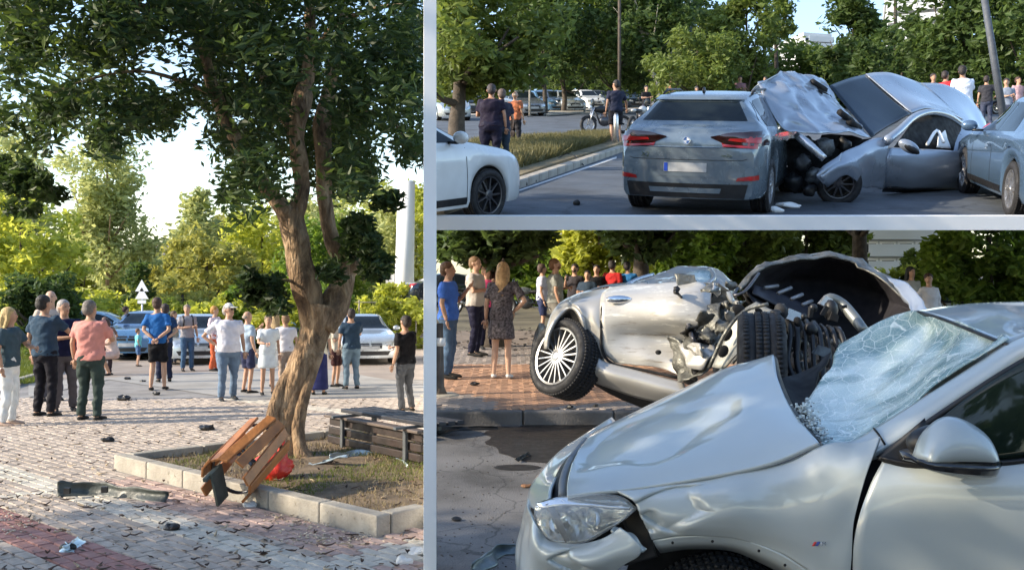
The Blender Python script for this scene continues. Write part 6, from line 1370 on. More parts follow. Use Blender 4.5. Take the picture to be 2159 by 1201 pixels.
# windscreen: crazed, sagging laminate with an airbag behind
def crazed():
    m = bpy.data.materials.new('crazed_glass'); m.use_nodes = True; nt = m.node_tree; N = nt.nodes; L = nt.links; b = N['Principled BSDF']
    tc = N.new('ShaderNodeTexCoord'); v = N.new('ShaderNodeTexVoronoi'); v.feature = 'DISTANCE_TO_EDGE'; v.inputs['Scale'].default_value = 55; L.new(tc.outputs['Object'], v.inputs[0])
    v2 = N.new('ShaderNodeTexVoronoi'); v2.feature = 'DISTANCE_TO_EDGE'; v2.inputs['Scale'].default_value = 13
    tw = N.new('ShaderNodeTexNoise'); tw.inputs['Scale'].default_value = 5; L.new(tc.outputs['Object'], tw.inputs[0]); av = N.new('ShaderNodeVectorMath'); av.operation = 'MULTIPLY_ADD'; av.inputs[1].default_value = (.12, .12, .12); L.new(tw.outputs['Color'], av.inputs[0]); L.new(tc.outputs['Object'], av.inputs[2]); L.new(av.outputs[0], v2.inputs[0])
    c2 = N.new('ShaderNodeValToRGB'); c2.color_ramp.elements[0].position = 0; c2.color_ramp.elements[1].position = .035; c2.color_ramp.elements[0].color = (1, 1, 1, 1); c2.color_ramp.elements[1].color = (0, 0, 0, 1); L.new(v2.outputs[0], c2.inputs[0])
    cr = N.new('ShaderNodeValToRGB'); cr.color_ramp.elements[0].position = .0; cr.color_ramp.elements[1].position = .09; cr.color_ramp.elements[0].color = (.95, 1, .98, 1); cr.color_ramp.elements[1].color = (.28, .42, .43, 1)
    L.new(v.outputs[0], cr.inputs[0]); nz = N.new('ShaderNodeTexNoise'); nz.inputs['Scale'].default_value = 2.3; nz.inputs['Detail'].default_value = 7; nz.inputs['Distortion'].default_value = 1.2; L.new(tc.outputs['Object'], nz.inputs[0])
    r2 = N.new('ShaderNodeValToRGB'); r2.color_ramp.elements[0].position = .38; r2.color_ramp.elements[1].position = .58; r2.color_ramp.elements[0].color = (.15, .30, .31, 1); r2.color_ramp.elements[1].color = (.80, .92, .88, 1); L.new(nz.outputs[0], r2.inputs[0])  # broad pale and dark patches put sky reflection into the glass colour
    mx = N.new('ShaderNodeMix'); mx.data_type = 'RGBA'; mx.inputs[0].default_value = .35; L.new(r2.outputs[0], mx.inputs[6]); L.new(cr.outputs[0], mx.inputs[7])
    mz = N.new('ShaderNodeMix'); mz.data_type = 'RGBA'; L.new(c2.outputs[0], mz.inputs[0]); L.new(mx.outputs[2], mz.inputs[6]); mz.inputs[7].default_value = (.9, .98, .95, 1); L.new(mz.outputs[2], b.inputs['Base Color'])
    b.inputs['Roughness'].default_value = .12; b.inputs['Specular IOR Level'].default_value = .9
    bp = N.new('ShaderNodeBump'); bp.inputs['Strength'].default_value = .45; bp.inputs['Distance'].default_value = .008; ad = N.new('ShaderNodeMath'); ad.operation = 'ADD'; L.new(cr.outputs[0], ad.inputs[0]); L.new(nz.outputs[0], ad.inputs[1]); L.new(ad.outputs[0], bp.inputs['Height']); L.new(bp.outputs[0], b.inputs['Normal'])
    al = N.new('ShaderNodeMapRange'); al.inputs[1].default_value = .35; al.inputs[2].default_value = .6; al.inputs[3].default_value = .86; al.inputs[4].default_value = .99; L.new(nz.outputs[0], al.inputs[0]); L.new(al.outputs[0], b.inputs['Alpha'])
    return m
cg = crazed()
P('windscreen', [[(1738, 936, 3.68), (1722, 905, 3.9), (1706, 868, 4.15), (1706, 840, 4.4), (1740, 770, 4.7), (1770, 722, 4.95)],
                 [(1800, 925, 3.68), (1785, 890, 3.95), (1780, 850, 4.25), (1785, 800, 4.5), (1805, 748, 4.75), (1828, 700, 4.9)],
                 [(1880, 880, 3.66), (1868, 850, 4.0), (1862, 815, 4.3), (1865, 775, 4.5), (1875, 725, 4.7), (1885, 672, 4.8)],
                 [(1960, 831, 3.63), (1948, 800, 3.95), (1945, 768, 4.25), (1945, 738, 4.4), (1935, 700, 4.6), (1910, 664, 4.75)],
                 [(2050, 772, 3.59), (2032, 745, 3.85), (2015, 722, 4.1), (1998, 704, 4.25), (1972, 684, 4.45), (1930, 658, 4.68)],
                 [(2124, 727, 3.56), (2095, 712, 3.72), (2060, 701, 3.86), (2020, 684, 4.08), (1985, 671, 4.28), (1938, 657, 4.64)]], cg, sub=9, crumple=.045, cs=2.0, seed=2, fold=.03, t=.006)
def airbag(nm, c, r, M=None):
    mb = MB().ell((0, 0, 0), r, 24, 16); mb.v = [tuple(Vector(v) * (1 + .5 * noise.noise(Vector(v) * 9 + Vector(c)) + .3 * abs(noise.noise(Vector(v) * 17)))) for v in mb.v]
    part(nm, mb, pm('airbag_white', (.75, .77, .74), .8, var=.06, bump=.3), X, M=X.matrix_world.inverted() @ Matrix.Translation(bay.w(bay.at(*c))))
airbag('airbag', (1815, 885, 4.55), (.2, .12, .13)); airbag('airbag', (2010, 780, 4.6), (.24, .13, .12))
P('torn_cowl', [[(1640, 800, 4.75), (1690, 790, 4.9), (1755, 745, 5.0)], [(1655, 870, 4.4), (1690, 860, 4.45), (1712, 850, 4.5)], [(1700, 925, 3.85), (1722, 915, 3.85), (1740, 930, 3.75)]], dark, sub=5, crumple=.03)
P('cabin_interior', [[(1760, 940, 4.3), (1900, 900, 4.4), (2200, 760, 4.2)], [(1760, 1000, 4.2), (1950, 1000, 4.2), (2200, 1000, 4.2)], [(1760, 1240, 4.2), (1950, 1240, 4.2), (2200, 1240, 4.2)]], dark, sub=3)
r_ = np.random.RandomState(3); mb = MB(); Mi = X.matrix_world.inverted()
for k in range(260):   # crumbs of glass along the foot of the screen
    t = r_.rand(); p = Mi @ bay.w(bay.at(1690 + 45 * t + r_.normal(0, 10), 850 + 80 * t + r_.normal(0, 10), 4.05 - .35 * t)); s = r_.uniform(.004, .011); mb.box(p, (s, s, s * .7), Matrix.Rotation(r_.rand() * 6, 3, 'X'))
o = part('glass_crumbs', mb, pm('screen_crumb', (.4, .46, .47), .1, var=.3, island=.5), X, smooth=False); o['kind'] = 'stuff'
# mirror
mc = bay.at(2012, 935, 3.30); mbM = Mi @ bay.w(mc); k = 3.30 / F
mb = MB(); prof = []
for j in range(9):
    t = j / 8; row = []
    xs_ = [(-78, 30), (-62, -12), (-30, -44), (0, -52), (30, -44), (62, -22), (76, 4), (82, 28)]
    sc = math.cos(t * PI / 2) ** .6 if t < 1 else 0
    for (x, y) in [tuple(c) for c in crv(np.array(xs_, float), 24)]:
        yy = 30 + (y - 30) * (sc * .98 + .02); row.append((x * (.72 + .28 * sc) * k, (-.07 + (1 - sc) * 0) * sc - .0 if False else (-.10 * math.sin(t * PI / 2)), -yy * k))
    prof.append(row)
o = part('mirror_cap', MB().grid(prof), sageP, X, M=Matrix.Translation(mbM + Vector((0, .03, 0)))); thick(o, .006)
mb = MB().ell((.002, .02, -.012), (.135, .075, .07), 20, 12); part('mirror_body', mb, black, X, M=Matrix.Translation(mbM + Vector((0, .06, .0))))
mb = MB(); G = []
for j in range(5):
    t = j / 4; G.append([tuple(c) for c in crv(np.array([(-115 * k, -.02 - .03 * t, -(22 + 8 * t) * k), (-60 * k, -.09 + .02 * t, -(28 + 12 * t) * k), (0, -.105 + .03 * t, -(31 + 18 * t) * k), (60 * k, -.09 + .03 * t, -(34 + 22 * t) * k), (85 * k, -.03 + .02 * t, -(33 + 25 * t) * k)]), 16)])
o = part('mirror_skirt', MB().grid(G), pm('gloss_black', (.01, .01, .011), .08, coat=1), X, M=Matrix.Translation(mbM + Vector((0, .02, 0)))); thick(o, .02)
rod('mirror_arm', bay, [(1905, 958, 3.46), (1935, 958, 3.40), (1975, 962, 3.36)], [.022, .026, .03], black, X)
# bumper, nose and headlight
P('front_bumper', [[(1112, 1052, 4.35), (1126, 1094, 4.05), (1150, 1132, 3.98), (1188, 1147, 3.93), (1240, 1142, 3.88), (1285, 1122, 3.84), (1306, 1106, 3.82)],
                   [(1104, 1085, 4.35), (1122, 1122, 4.02), (1150, 1152, 3.94), (1190, 1160, 3.89), (1245, 1155, 3.84), (1300, 1142, 3.80), (1330, 1128, 3.78)],
                   [(1095, 1130, 4.35), (1118, 1150, 4.02), (1150, 1175, 3.93), (1195, 1185, 3.87), (1250, 1180, 3.82), (1310, 1168, 3.79), (1350, 1160, 3.77)],
                   [(1090, 1180, 4.35), (1116, 1192, 4.04), (1150, 1208, 3.97), (1195, 1212, 3.92), (1240, 1212, 3.88), (1280, 1205, 3.86), (1300, 1200, 3.85)],
                   [(1088, 1240, 4.35), (1114, 1245, 4.06), (1150, 1245, 4.0), (1195, 1245, 3.97), (1230, 1245, 3.95), (1255, 1245, 3.93), (1270, 1245, 3.92)]], sub=10, crumple=.016, cs=3.4, seed=12, dents=((1200, 1185, 3.88, .14, .06, .03, (0, 1, 0)),))
P('nose_panel', [[(1112, 1060, 4.36), (1122, 1022, 4.5), (1148, 986, 4.7), (1185, 948, 4.95), (1235, 915, 5.2), (1290, 880, 5.4)], [(1130, 1072, 4.1), (1140, 1030, 4.3), (1165, 996, 4.5), (1200, 962, 4.75), (1246, 925, 5.05), (1300, 892, 5.3)],
                 [(1160, 1052, 4.0), (1165, 1026, 4.15), (1182, 995, 4.4), (1208, 965, 4.65), (1250, 930, 4.95), (1305, 900, 5.2)]], sub=6)
P('bonnet_gap', [[(1158, 1062, 4.08), (1166, 1020, 4.25), (1190, 975, 4.5), (1232, 930, 4.85), (1262, 912, 5.0)], [(1202, 1058, 4.0), (1203, 1015, 4.16), (1216, 968, 4.42), (1244, 928, 4.7), (1264, 914, 4.95)]], black, sub=5)
rod('bonnet_gap_seal', bay, [(1186, 1046, 4.0), (1188, 1010, 4.12), (1204, 968, 4.36), (1235, 928, 4.66)], .018, pm('grey_seal', (.16, .17, .18), .5), X)
P('wheel_housing', [[(1330, 1030, 4.2), (1420, 1060, 4.2), (1500, 1100, 4.2)], [(1340, 1120, 4.25), (1420, 1140, 4.2), (1700, 1150, 4.15)], [(1300, 1250, 4.3), (1450, 1250, 4.2), (1800, 1250, 4.1)]], dark, sub=4, crumple=.03)
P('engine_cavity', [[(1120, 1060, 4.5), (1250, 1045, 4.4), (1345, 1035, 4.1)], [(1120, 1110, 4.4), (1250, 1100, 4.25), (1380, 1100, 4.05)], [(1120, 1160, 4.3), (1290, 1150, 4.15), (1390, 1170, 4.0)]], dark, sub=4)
P('splash_liner', [[(1345, 1062, 3.95), (1362, 1090, 3.93), (1380, 1140, 3.90), (1388, 1175, 3.9)], [(1310, 1085, 4.02), (1330, 1120, 4.0), (1345, 1150, 3.98), (1320, 1195, 3.95)]], black, sub=5, crumple=.03)
P('torn_bumper_edge', [[(1288, 1112, 3.83), (1306, 1128, 3.80), (1330, 1140, 3.78), (1352, 1160, 3.76)], [(1296, 1106, 3.86), (1318, 1116, 3.84), (1342, 1130, 3.82), (1362, 1154, 3.80)]], sageP, sub=6, crumple=.02, cs=9)
# headlight
def hl(nm, rows, mt, **k): return panel(nm, bay, rows, mt, HL, **k)
HL = X
hl('headlight_housing', [[(1128, 1066, 4.0), (1200, 1046, 3.98), (1300, 1044, 3.92), (1346, 1070, 3.88)], [(1132, 1098, 4.0), (1195, 1110, 3.98), (1270, 1105, 3.93), (1320, 1092, 3.9)], [(1150, 1126, 3.98), (1190, 1148, 3.95), (1240, 1140, 3.92), (1290, 1112, 3.9)]], pm('lamp_chrome', (.42, .43, .42), .15, 1, var=.7, scale=11, bump=.8, bscale=16), sub=5, crumple=.015, cs=6)
def clearg():
    m = bpy.data.materials.new('clear_lens'); m.use_nodes = True; b = m.node_tree.nodes['Principled BSDF']; b.inputs['Base Color'].default_value = (.8, .84, .84, 1); b.inputs['Roughness'].default_value = .05; b.inputs['Alpha'].default_value = .14; b.inputs['Specular IOR Level'].default_value = 1; return m
hl('headlight_lens', [[(1130, 1062, 3.94), (1200, 1044, 3.88), (1300, 1043, 3.83), (1344, 1070, 3.82)], [(1128, 1090, 3.88), (1195, 1098, 3.82), (1270, 1092, 3.80), (1325, 1086, 3.81)], [(1150, 1130, 3.93), (1192, 1149, 3.89), (1240, 1138, 3.86), (1292, 1108, 3.84)]], clearg(), sub=5)
for (x, y, r0) in ((1180, 1100, .045), (1245, 1092, .04)):
    part('lamp_bowl', MB().lathe([(r0, 0), (r0 * .9, .02), (r0 * .55, .045), (0, .055)], 20), chrome, X, M=Mi @ Matrix.Translation(bay.w(bay.at(x, y, 3.9))))
P('chrome_trim', [[(1130, 1060, 3.96), (1172, 1050, 3.94), (1240, 1056, 3.9), (1330, 1066, 3.83)], [(1140, 1072, 3.93), (1180, 1066, 3.9), (1245, 1064, 3.87), (1325, 1072, 3.82)]], chrome, sub=4, crumple=.006, cs=8)
P('lamp_divider', [[(1150, 1062, 3.93), (1165, 1095, 3.90), (1192, 1142, 3.89)], [(1165, 1060, 3.93), (1182, 1092, 3.90), (1202, 1138, 3.89)]], steeld, sub=4)
# wheel under the arch
wheel(X, Mi @ Matrix.Translation(bay.w(bay.at(1520, 1352, 3.98))) @ Matrix.Rotation(math.radians(-4), 4, 'Z'), R=.345, W=.23, rim=.24, spokes=10)
# small tricolour side badge
for i, (c_, dx) in enumerate((((.5, .03, .03), 0), ((.05, .08, .35), 7), ((.55, .57, .58), 14))):
    P('side_badge', [[(1712 + dx, 1150, 3.535), (1717 + dx, 1150, 3.53)], [(1717 + dx, 1141, 3.535), (1722 + dx, 1141, 3.53)]], pm('badge_stripe_%d' % i, c_, .3), sub=2, t=.004)
tm = text_mesh('M', .022, .002); tm.materials.append(chrome); link('side_badge_letter', tm, X, Mi @ Matrix.Translation(bay.w(bay.at(1737, 1145, 3.515))) @ Matrix.Rotation(PI / 2, 4, 'X'))


def scraped():
    m = pm('scraped_paint', (.50, .485, .45), .4, .2, var=.1, scale=2, coat=.3); nt = m.node_tree; N = nt.nodes; L = nt.links; b = N['Principled BSDF']
    tc = N.new('ShaderNodeTexCoord'); mp = N.new('ShaderNodeMapping'); mp.inputs['Scale'].default_value = (1.2, 2, 9); mp.inputs['Rotation'].default_value = (0, .5, 0); L.new(tc.outputs['Object'], mp.inputs[0])
    nz = N.new('ShaderNodeTexNoise'); nz.inputs['Scale'].default_value = 2.2; nz.inputs['Detail'].default_value = 9; nz.inputs['Roughness'].default_value = .75; L.new(mp.outputs[0], nz.inputs[0])
    r = N.new('ShaderNodeValToRGB'); e = r.color_ramp.elements; e[0].position = .30; e[0].color = (.20, .15, .10, 1); e[1].position = .44; e[1].color = (.5, .485, .45, 1)
    k = r.color_ramp.elements.new(.56); k.color = (.5, .485, .45, 1); k = r.color_ramp.elements.new(.64); k.color = (.80, .78, .70, 1)
    L.new(nz.outputs[0], r.inputs[0]); L.new(r.outputs[0], b.inputs['Base Color']); return m
# wrecked coupe (rear half and torn middle)
coupP = pm('paint_warm_silver', (.42, .41, .385), .3, .35, var=.05, scale=2, coat=.6)
SCR = scraped()
torn = pm('torn_metal', (.15, .15, .135), .45, .6, var=.6, scale=9, bump=.5)
Wc = root('wrecked_coupe', 'silver coupe torn in half with its rear wheel lifted off the pavement', 'wrecked car', Matrix.Translation((1.6, 7.6, .14)))
def Q(nm, rows, mt=coupP, **k): return panel(nm, bay, rows, mt, Wc, **k)
Q('rear_quarter', [[(1196, 630, 8.3), (1225, 617, 8.35), (1262, 610, 8.3), (1300, 606, 8.3)], [(1205, 640, 8.02), (1230, 634, 8.0), (1262, 632, 7.95), (1285, 630, 7.95)], [(1222, 652, 7.9), (1238, 660, 7.9), (1255, 672, 7.86), (1270, 680, 7.85)], [(1236, 690, 7.9), (1246, 700, 7.88), (1258, 708, 7.85), (1270, 712, 7.82)], [(1238, 740, 7.9), (1246, 745, 7.88), (1258, 748, 7.85), (1272, 745, 7.82)], [(1237, 790, 7.95), (1246, 792, 7.92), (1262, 794, 7.9), (1280, 790, 7.85)]], sub=6)
Q('arch_edge', [[(1148, 735, 8.0), (1150, 705, 8.0), (1165, 665, 8.05), (1190, 640, 8.1), (1215, 640, 8.0), (1232, 665, 7.9), (1238, 700, 7.9), (1238, 745, 7.9)], [(1155, 735, 7.98), (1160, 702, 7.98), (1176, 672, 8.0), (1196, 652, 8.02), (1212, 652, 7.95), (1225, 672, 7.88), (1232, 702, 7.88), (1233, 745, 7.88)], [(1158, 735, 8.15), (1163, 705, 8.15), (1178, 676, 8.2), (1198, 656, 8.2), (1210, 656, 8.15), (1222, 676, 8.1), (1228, 705, 8.1), (1230, 745, 8.1)]], sub=5)
Q('quarter_top', [[(1148, 735, 8.02), (1150, 705, 8.02), (1162, 665, 8.1), (1180, 640, 8.2), (1200, 627, 8.3)], [(1150, 735, 7.99), (1152, 705, 7.99), (1167, 667, 8.05), (1190, 641, 8.1), (1214, 639, 8.0)]], sub=5)
Q('wheel_well', [[(1150, 740, 8.4), (1170, 670, 8.4), (1200, 640, 8.4), (1245, 660, 8.3)], [(1160, 790, 8.5), (1180, 740, 8.5), (1210, 720, 8.5), (1245, 740, 8.4)]], dark, sub=4)
Q('door', mt=SCR, rows=[[(1286, 606, 8.3), (1350, 601, 8.15), (1420, 598, 8.0), (1478, 600, 7.85), (1500, 618, 7.8)], [(1272, 628, 7.95), (1340, 622, 7.85), (1415, 622, 7.72), (1470, 630, 7.65), (1496, 650, 7.65)], [(1268, 668, 7.83), (1340, 664, 7.75), (1410, 670, 7.62), (1458, 684, 7.58), (1482, 690, 7.6)],
           [(1268, 712, 7.8), (1340, 708, 7.82), (1405, 714, 7.8), (1440, 722, 7.78), (1462, 724, 7.75)], [(1270, 742, 7.8), (1340, 750, 7.74), (1400, 762, 7.66), (1430, 768, 7.62), (1438, 770, 7.6)], [(1290, 762, 7.8), (1345, 772, 7.72), (1400, 784, 7.64), (1428, 792, 7.58), (1438, 795, 7.56)]], sub=7, crumple=.03, cs=1.9, seed=5)
Q('sill', [[(1244, 742, 7.85), (1280, 764, 7.76), (1340, 780, 7.66), (1400, 796, 7.56), (1442, 806, 7.5)], [(1240, 775, 7.82), (1280, 790, 7.7), (1340, 806, 7.6), (1400, 822, 7.5), (1448, 832, 7.44)], [(1240, 800, 7.95), (1280, 815, 7.85), (1340, 836, 7.75), (1400, 848, 7.65), (1450, 850, 7.55)]], sub=6)
Q('underside', [[(1240, 797, 7.92), (1300, 822, 7.82), (1380, 846, 7.7), (1450, 852, 7.55)], [(1250, 808, 8.3), (1300, 835, 8.2), (1380, 868, 8.1), (1450, 880, 7.9)], [(1262, 800, 8.9), (1310, 815, 8.8), (1380, 850, 8.7), (1450, 860, 8.5)]], dark, sub=5, crumple=.02)
rod('door_gap_seal', bay, [(1268, 690, 7.82), (1269, 735, 7.79), (1290, 765, 7.77), (1350, 778, 7.68), (1432, 796, 7.53)], .012, dark, Wc)
rod('door_line', bay, [(1284, 612, 8.1), (1270, 640, 7.88), (1267, 690, 7.81)], .009, dark, Wc)
mb = MB().ell((0, 0, 0), (.11, .03, .035), 14, 8); part('door_handle', mb, chrome, Wc, M=Wc.matrix_world.inverted() @ Matrix.Translation(bay.w(bay.at(1305, 631, 7.82))))
part('punched_hole', MB().ell((0, 0, 0), (.025, .02, .02), 10, 6), dark, Wc, M=Wc.matrix_world.inverted() @ Matrix.Translation(bay.w(bay.at(1388, 742, 7.62))))
Q('rear_bumper', [[(1128, 700, 8.5), (1140, 680, 8.5), (1152, 690, 8.2)], [(1120, 745, 8.45), (1130, 740, 8.4), (1140, 745, 8.2)], [(1124, 782, 8.45), (1132, 785, 8.4), (1142, 775, 8.2)]], black, sub=4)
Q('rear_deck', [[(1215, 622, 8.6), (1262, 606, 8.6), (1310, 601, 8.6), (1360, 598, 8.4)], [(1240, 614, 9.1), (1280, 600, 9.2), (1330, 596, 9.2), (1370, 592, 9.2)]], coupP, sub=4)
Q('crushed_roof', [[(1312, 602, 9.2), (1370, 585, 9.4), (1420, 568, 9.6), (1470, 562, 9.7), (1510, 568, 9.6), (1556, 606, 9.2)], [(1340, 604, 8.9), (1390, 592, 9.0), (1430, 580, 9.2), (1475, 576, 9.3), (1512, 585, 9.1), (1552, 612, 8.8)], [(1360, 606, 8.5), (1400, 602, 8.5), (1440, 596, 8.6), (1480, 596, 8.6), (1515, 602, 8.5), (1545, 618, 8.4)]], coupP, sub=7, crumple=.03, cs=3, seed=8)
Q('crushed_glass', [[(1430, 583, 9.0), (1462, 572, 9.1), (1498, 574, 9.1)], [(1440, 600, 8.6), (1470, 597, 8.7), (1500, 600, 8.7)]], cg, sub=5, crumple=.02)
rod('roof_strut', bay, [(1315, 603, 9.0), (1345, 588, 9.1), (1378, 578, 9.2)], .018, steel, Wc)
rod('roof_strut', bay, [(1498, 568, 9.2), (1505, 585, 8.9), (1492, 600, 8.6)], .025, coupP, Wc)
# torn middle
for i, (rows, m_) in enumerate((
    ([[(1428, 582, 8.1), (1460, 590, 8.1), (1490, 600, 8.0)], [(1430, 618, 8.0), (1462, 625, 7.9), (1500, 640, 7.8)]], torn),
    ([[(1470, 600, 8.2), (1510, 610, 8.1), (1556, 622, 8.0)], [(1478, 640, 8.0), (1520, 650, 7.9), (1550, 665, 7.7)], [(1470, 700, 7.9), (1510, 700, 7.7), (1530, 700, 7.5)]], torn),
    ([[(1484, 640, 7.7), (1500, 650, 7.6), (1520, 640, 7.6)], [(1470, 690, 7.6), (1490, 700, 7.5), (1515, 700, 7.4)], [(1452, 740, 7.6), (1470, 750, 7.4), (1498, 750, 7.3)], [(1440, 800, 7.5), (1452, 800, 7.3), (1480, 790, 7.2)]], torn),
    ([[(1412, 700, 7.55), (1425, 710, 7.5), (1440, 730, 7.5)], [(1420, 760, 7.5), (1440, 765, 7.4), (1455, 775, 7.35)], [(1430, 805, 7.5), (1445, 810, 7.4), (1465, 800, 7.3)]], torn),
    ([[(1440, 730, 7.45), (1470, 720, 7.4), (1500, 700, 7.4)], [(1448, 780, 7.3), (1478, 775, 7.2), (1510, 755, 7.2)]], coupP),
    ([[(1425, 770, 7.5), (1445, 775, 7.45), (1460, 800, 7.4)], [(1428, 800, 7.45), (1450, 808, 7.4), (1470, 806, 7.35)]], black))):
    Q('torn_panel', rows, m_, sub=7, crumple=.06, cs=4.5, fold=.05, seed=20 + i)
r_ = np.random.RandomState(6)
for i in range(16):
    x, y = r_.uniform(1425, 1555), r_.uniform(590, 780)
    if y > 640 and x < 1450: x += 40
    pts = [(x, y, 7.6)]; 
    for _ in range(3): pts.append((pts[-1][0] + r_.normal(8, 10), pts[-1][1] + r_.normal(10, 12), 7.55 + r_.normal(0, .15)))
    rod('torn_strip', bay, pts, [.03, .022, .016, .006], [torn, coupP, black, steeld][i % 4], Wc, 5, 3)
for i, (x, y, s) in enumerate(((1447, 597, .09), (1460, 612, .07), (1520, 625, .09), (1490, 620, .08), (1540, 640, .08), (1500, 660, .07))):
    p = Wc.matrix_world.inverted() @ bay.w(bay.at(x, y, 7.9)); mb = MB().box(p, (s * 2, s, s * 1.6), Matrix.Rotation(i, 3, 'Y'), .7); part('crushed_bracket', mb, [torn, black][i % 2], Wc, smooth=False)
for i in range(14):   # jagged shreds standing out of the tear
    x, y = r_.uniform(1428, 1530), r_.uniform(600, 770); x += (y < 680) * 20; d_ = r_.uniform(7.1, 7.5); a_ = r_.uniform(0, 6.28); l_ = r_.uniform(18, 42); w_ = r_.uniform(5, 14)
    dx, dy = math.cos(a_) * l_, math.sin(a_) * l_; nx, ny = -math.sin(a_) * w_, math.cos(a_) * w_
    Q('metal_shred', [[(x - nx, y - ny, d_), (x + dx * .5 - nx * 1.3, y + dy * .5 - ny * 1.3, d_ - .15), (x + dx, y + dy, d_ + .05)], [(x + nx, y + ny, d_ + .1), (x + dx * .5 + nx, y + dy * .5 + ny, d_ + .05), (x + dx + nx * .3, y + dy + ny * .3, d_)]], [torn, coupP, torn, black][i % 4], sub=4, crumple=.03, cs=7, seed=i, lin=True)
Q('tear_shadow_gap', [[(1450, 690, 7.45), (1475, 700, 7.4), (1505, 690, 7.4)], [(1455, 745, 7.4), (1475, 750, 7.35), (1495, 740, 7.35)], [(1450, 795, 7.4), (1465, 795, 7.3), (1480, 780, 7.3)]], dark, sub=4, crumple=.03)  # dark sheet standing in for the shade inside the tear
# perforated strut
G = [[(1598, 636, 6.6), (1620, 650, 6.5), (1650, 660, 6.4), (1668, 664, 6.4)], [(1560, 660, 6.6), (1590, 672, 6.5), (1620, 676, 6.4), (1650, 672, 6.35)], [(1528, 710, 6.6), (1550, 720, 6.5), (1575, 712, 6.4), (1600, 700, 6.35)], [(1500, 772, 6.6), (1525, 772, 6.5), (1545, 752, 6.4), (1565, 735, 6.4)]]
Q('strut_panel', G, pm('strut_grey', (.30, .30, .27), .5, .4, var=.3, scale=6, bump=.3), sub=6, crumple=.02)
for (x, y, sx, sz, d_) in ((1558, 652, .05, .035, 6.48), (1534, 705, .03, .05, 6.50), (1525, 740, .035, .045, 6.46), (1600, 655, .03, .02, 6.46)):
    part('strut_hole', MB().ell((0, 0, 0), (sx, .012, sz), 12, 6, Matrix.Rotation(.5, 3, 'Y')), dark, Wc, M=Wc.matrix_world.inverted() @ Matrix.Translation(bay.w(bay.at(x, y, d_))))
rod('strut_edge', bay, [(1620, 640, 6.4), (1570, 655, 6.45), (1530, 700, 6.45), (1495, 775, 6.5)], .013, torn, Wc)
rod('strut_edge', bay, [(1610, 690, 6.2), (1575, 725, 6.25), (1545, 765, 6.3)], .010, torn, Wc)
# big front wheel, tread towards the camera
wheel(Wc, Wc.matrix_world.inverted() @ Matrix.Translation(bay.w(bay.at(1604, 770, 5.95))) @ Matrix.Rotation(math.radians(78), 4, 'Z'), R=.33, W=.27, rim=.23, spokes=15, dark_rim=True)
# lifted rear wheel
wa = Vector((-.72, -.60, .30)).normalized(); q = (-wa).to_track_quat('Y', 'Z').to_matrix().to_4x4()
wheel(Wc, Wc.matrix_world.inverted() @ Matrix.Translation(bay.w(bay.at(1194, 757, 8.0))) @ q @ Matrix.Rotation(.15, 4, 'Y'), R=.325, W=.27, rim=.25, spokes=20)
# raised bonnet of the coupe
Q('bonnet_liner', [[(1560, 604, 7.2), (1600, 566, 7.4), (1660, 552, 7.6), (1745, 540, 7.8), (1800, 552, 7.8), (1866, 590, 7.6), (1935, 645, 7.2)], [(1572, 615, 7.3), (1612, 598, 7.7), (1670, 592, 8.0), (1748, 595, 8.1), (1810, 610, 8.0), (1868, 625, 7.8), (1925, 655, 7.3)], [(1590, 640, 7.1), (1640, 650, 7.6), (1690, 665, 7.8), (1750, 680, 7.9), (1810, 690, 7.8), (1860, 685, 7.6), (1910, 665, 7.2)]], pm('liner_black', (.012, .011, .016), .8, var=.3), sub=6, crumple=.02, lin=True)
Q('bonnet_skin', [[(1556, 606, 7.15), (1597, 560, 7.35), (1658, 546, 7.55), (1742, 531, 7.75), (1806, 545, 7.75), (1872, 584, 7.55), (1942, 640, 7.1)], [(1562, 612, 7.1), (1601, 567, 7.25), (1660, 553, 7.45), (1743, 539, 7.6), (1804, 552, 7.6), (1862, 592, 7.4), (1930, 648, 7.0)]], torn, sub=6, crumple=.03, cs=6, lin=True)
Q('bonnet_skin_back', [[(1556, 606, 7.15), (1597, 560, 7.35), (1658, 546, 7.55), (1742, 531, 7.75), (1806, 545, 7.75), (1872, 584, 7.55), (1942, 640, 7.1)], [(1570, 606, 7.6), (1610, 562, 8.1), (1665, 548, 8.4), (1745, 534, 8.6), (1806, 548, 8.5), (1868, 586, 8.3), (1930, 642, 7.6)], [(1600, 640, 7.6), (1640, 650, 8.1), (1690, 665, 8.4), (1750, 680, 8.5), (1806, 690, 8.4), (1860, 685, 8.1), (1915, 665, 7.6)]], coupP, sub=5, lin=True)
Q('bonnet_fold', [[(1868, 583, 7.5), (1905, 592, 7.3), (1935, 618, 7.0), (1958, 652, 6.7)], [(1885, 600, 7.3), (1910, 622, 7.1), (1925, 645, 6.9), (1935, 668, 6.6)], [(1902, 625, 7.2), (1915, 640, 7.0), (1922, 655, 6.8), (1928, 670, 6.6)]], pm('paint_wreck_silver', (.44, .49, .55)), sub=6, crumple=.02, cs=4)
rod('bonnet_hinge', bay, [(1555, 608, 7.1), (1548, 622, 7.0), (1572, 612, 7.0), (1600, 576, 7.2)], .012, steeld, Wc)
for (x0, y0, x1, y1) in ((1612, 606, 1640, 602), (1640, 618, 1668, 606), (1668, 630, 1692, 620), (1692, 642, 1712, 634)):
    rod('liner_slot', bay, [(x0, y0, 7.35), (x1, y1, 7.45)], .015, pm('liner_alloy', (.3, .3, .31), .5, .4), Wc, 6, 2)
Q('liner_frame', [[(1590, 600, 7.35), (1650, 622, 7.55), (1715, 650, 7.7)], [(1586, 618, 7.25), (1640, 645, 7.4), (1700, 672, 7.5)]], pm('liner_grey', (.05, .05, .065), .6), sub=5)
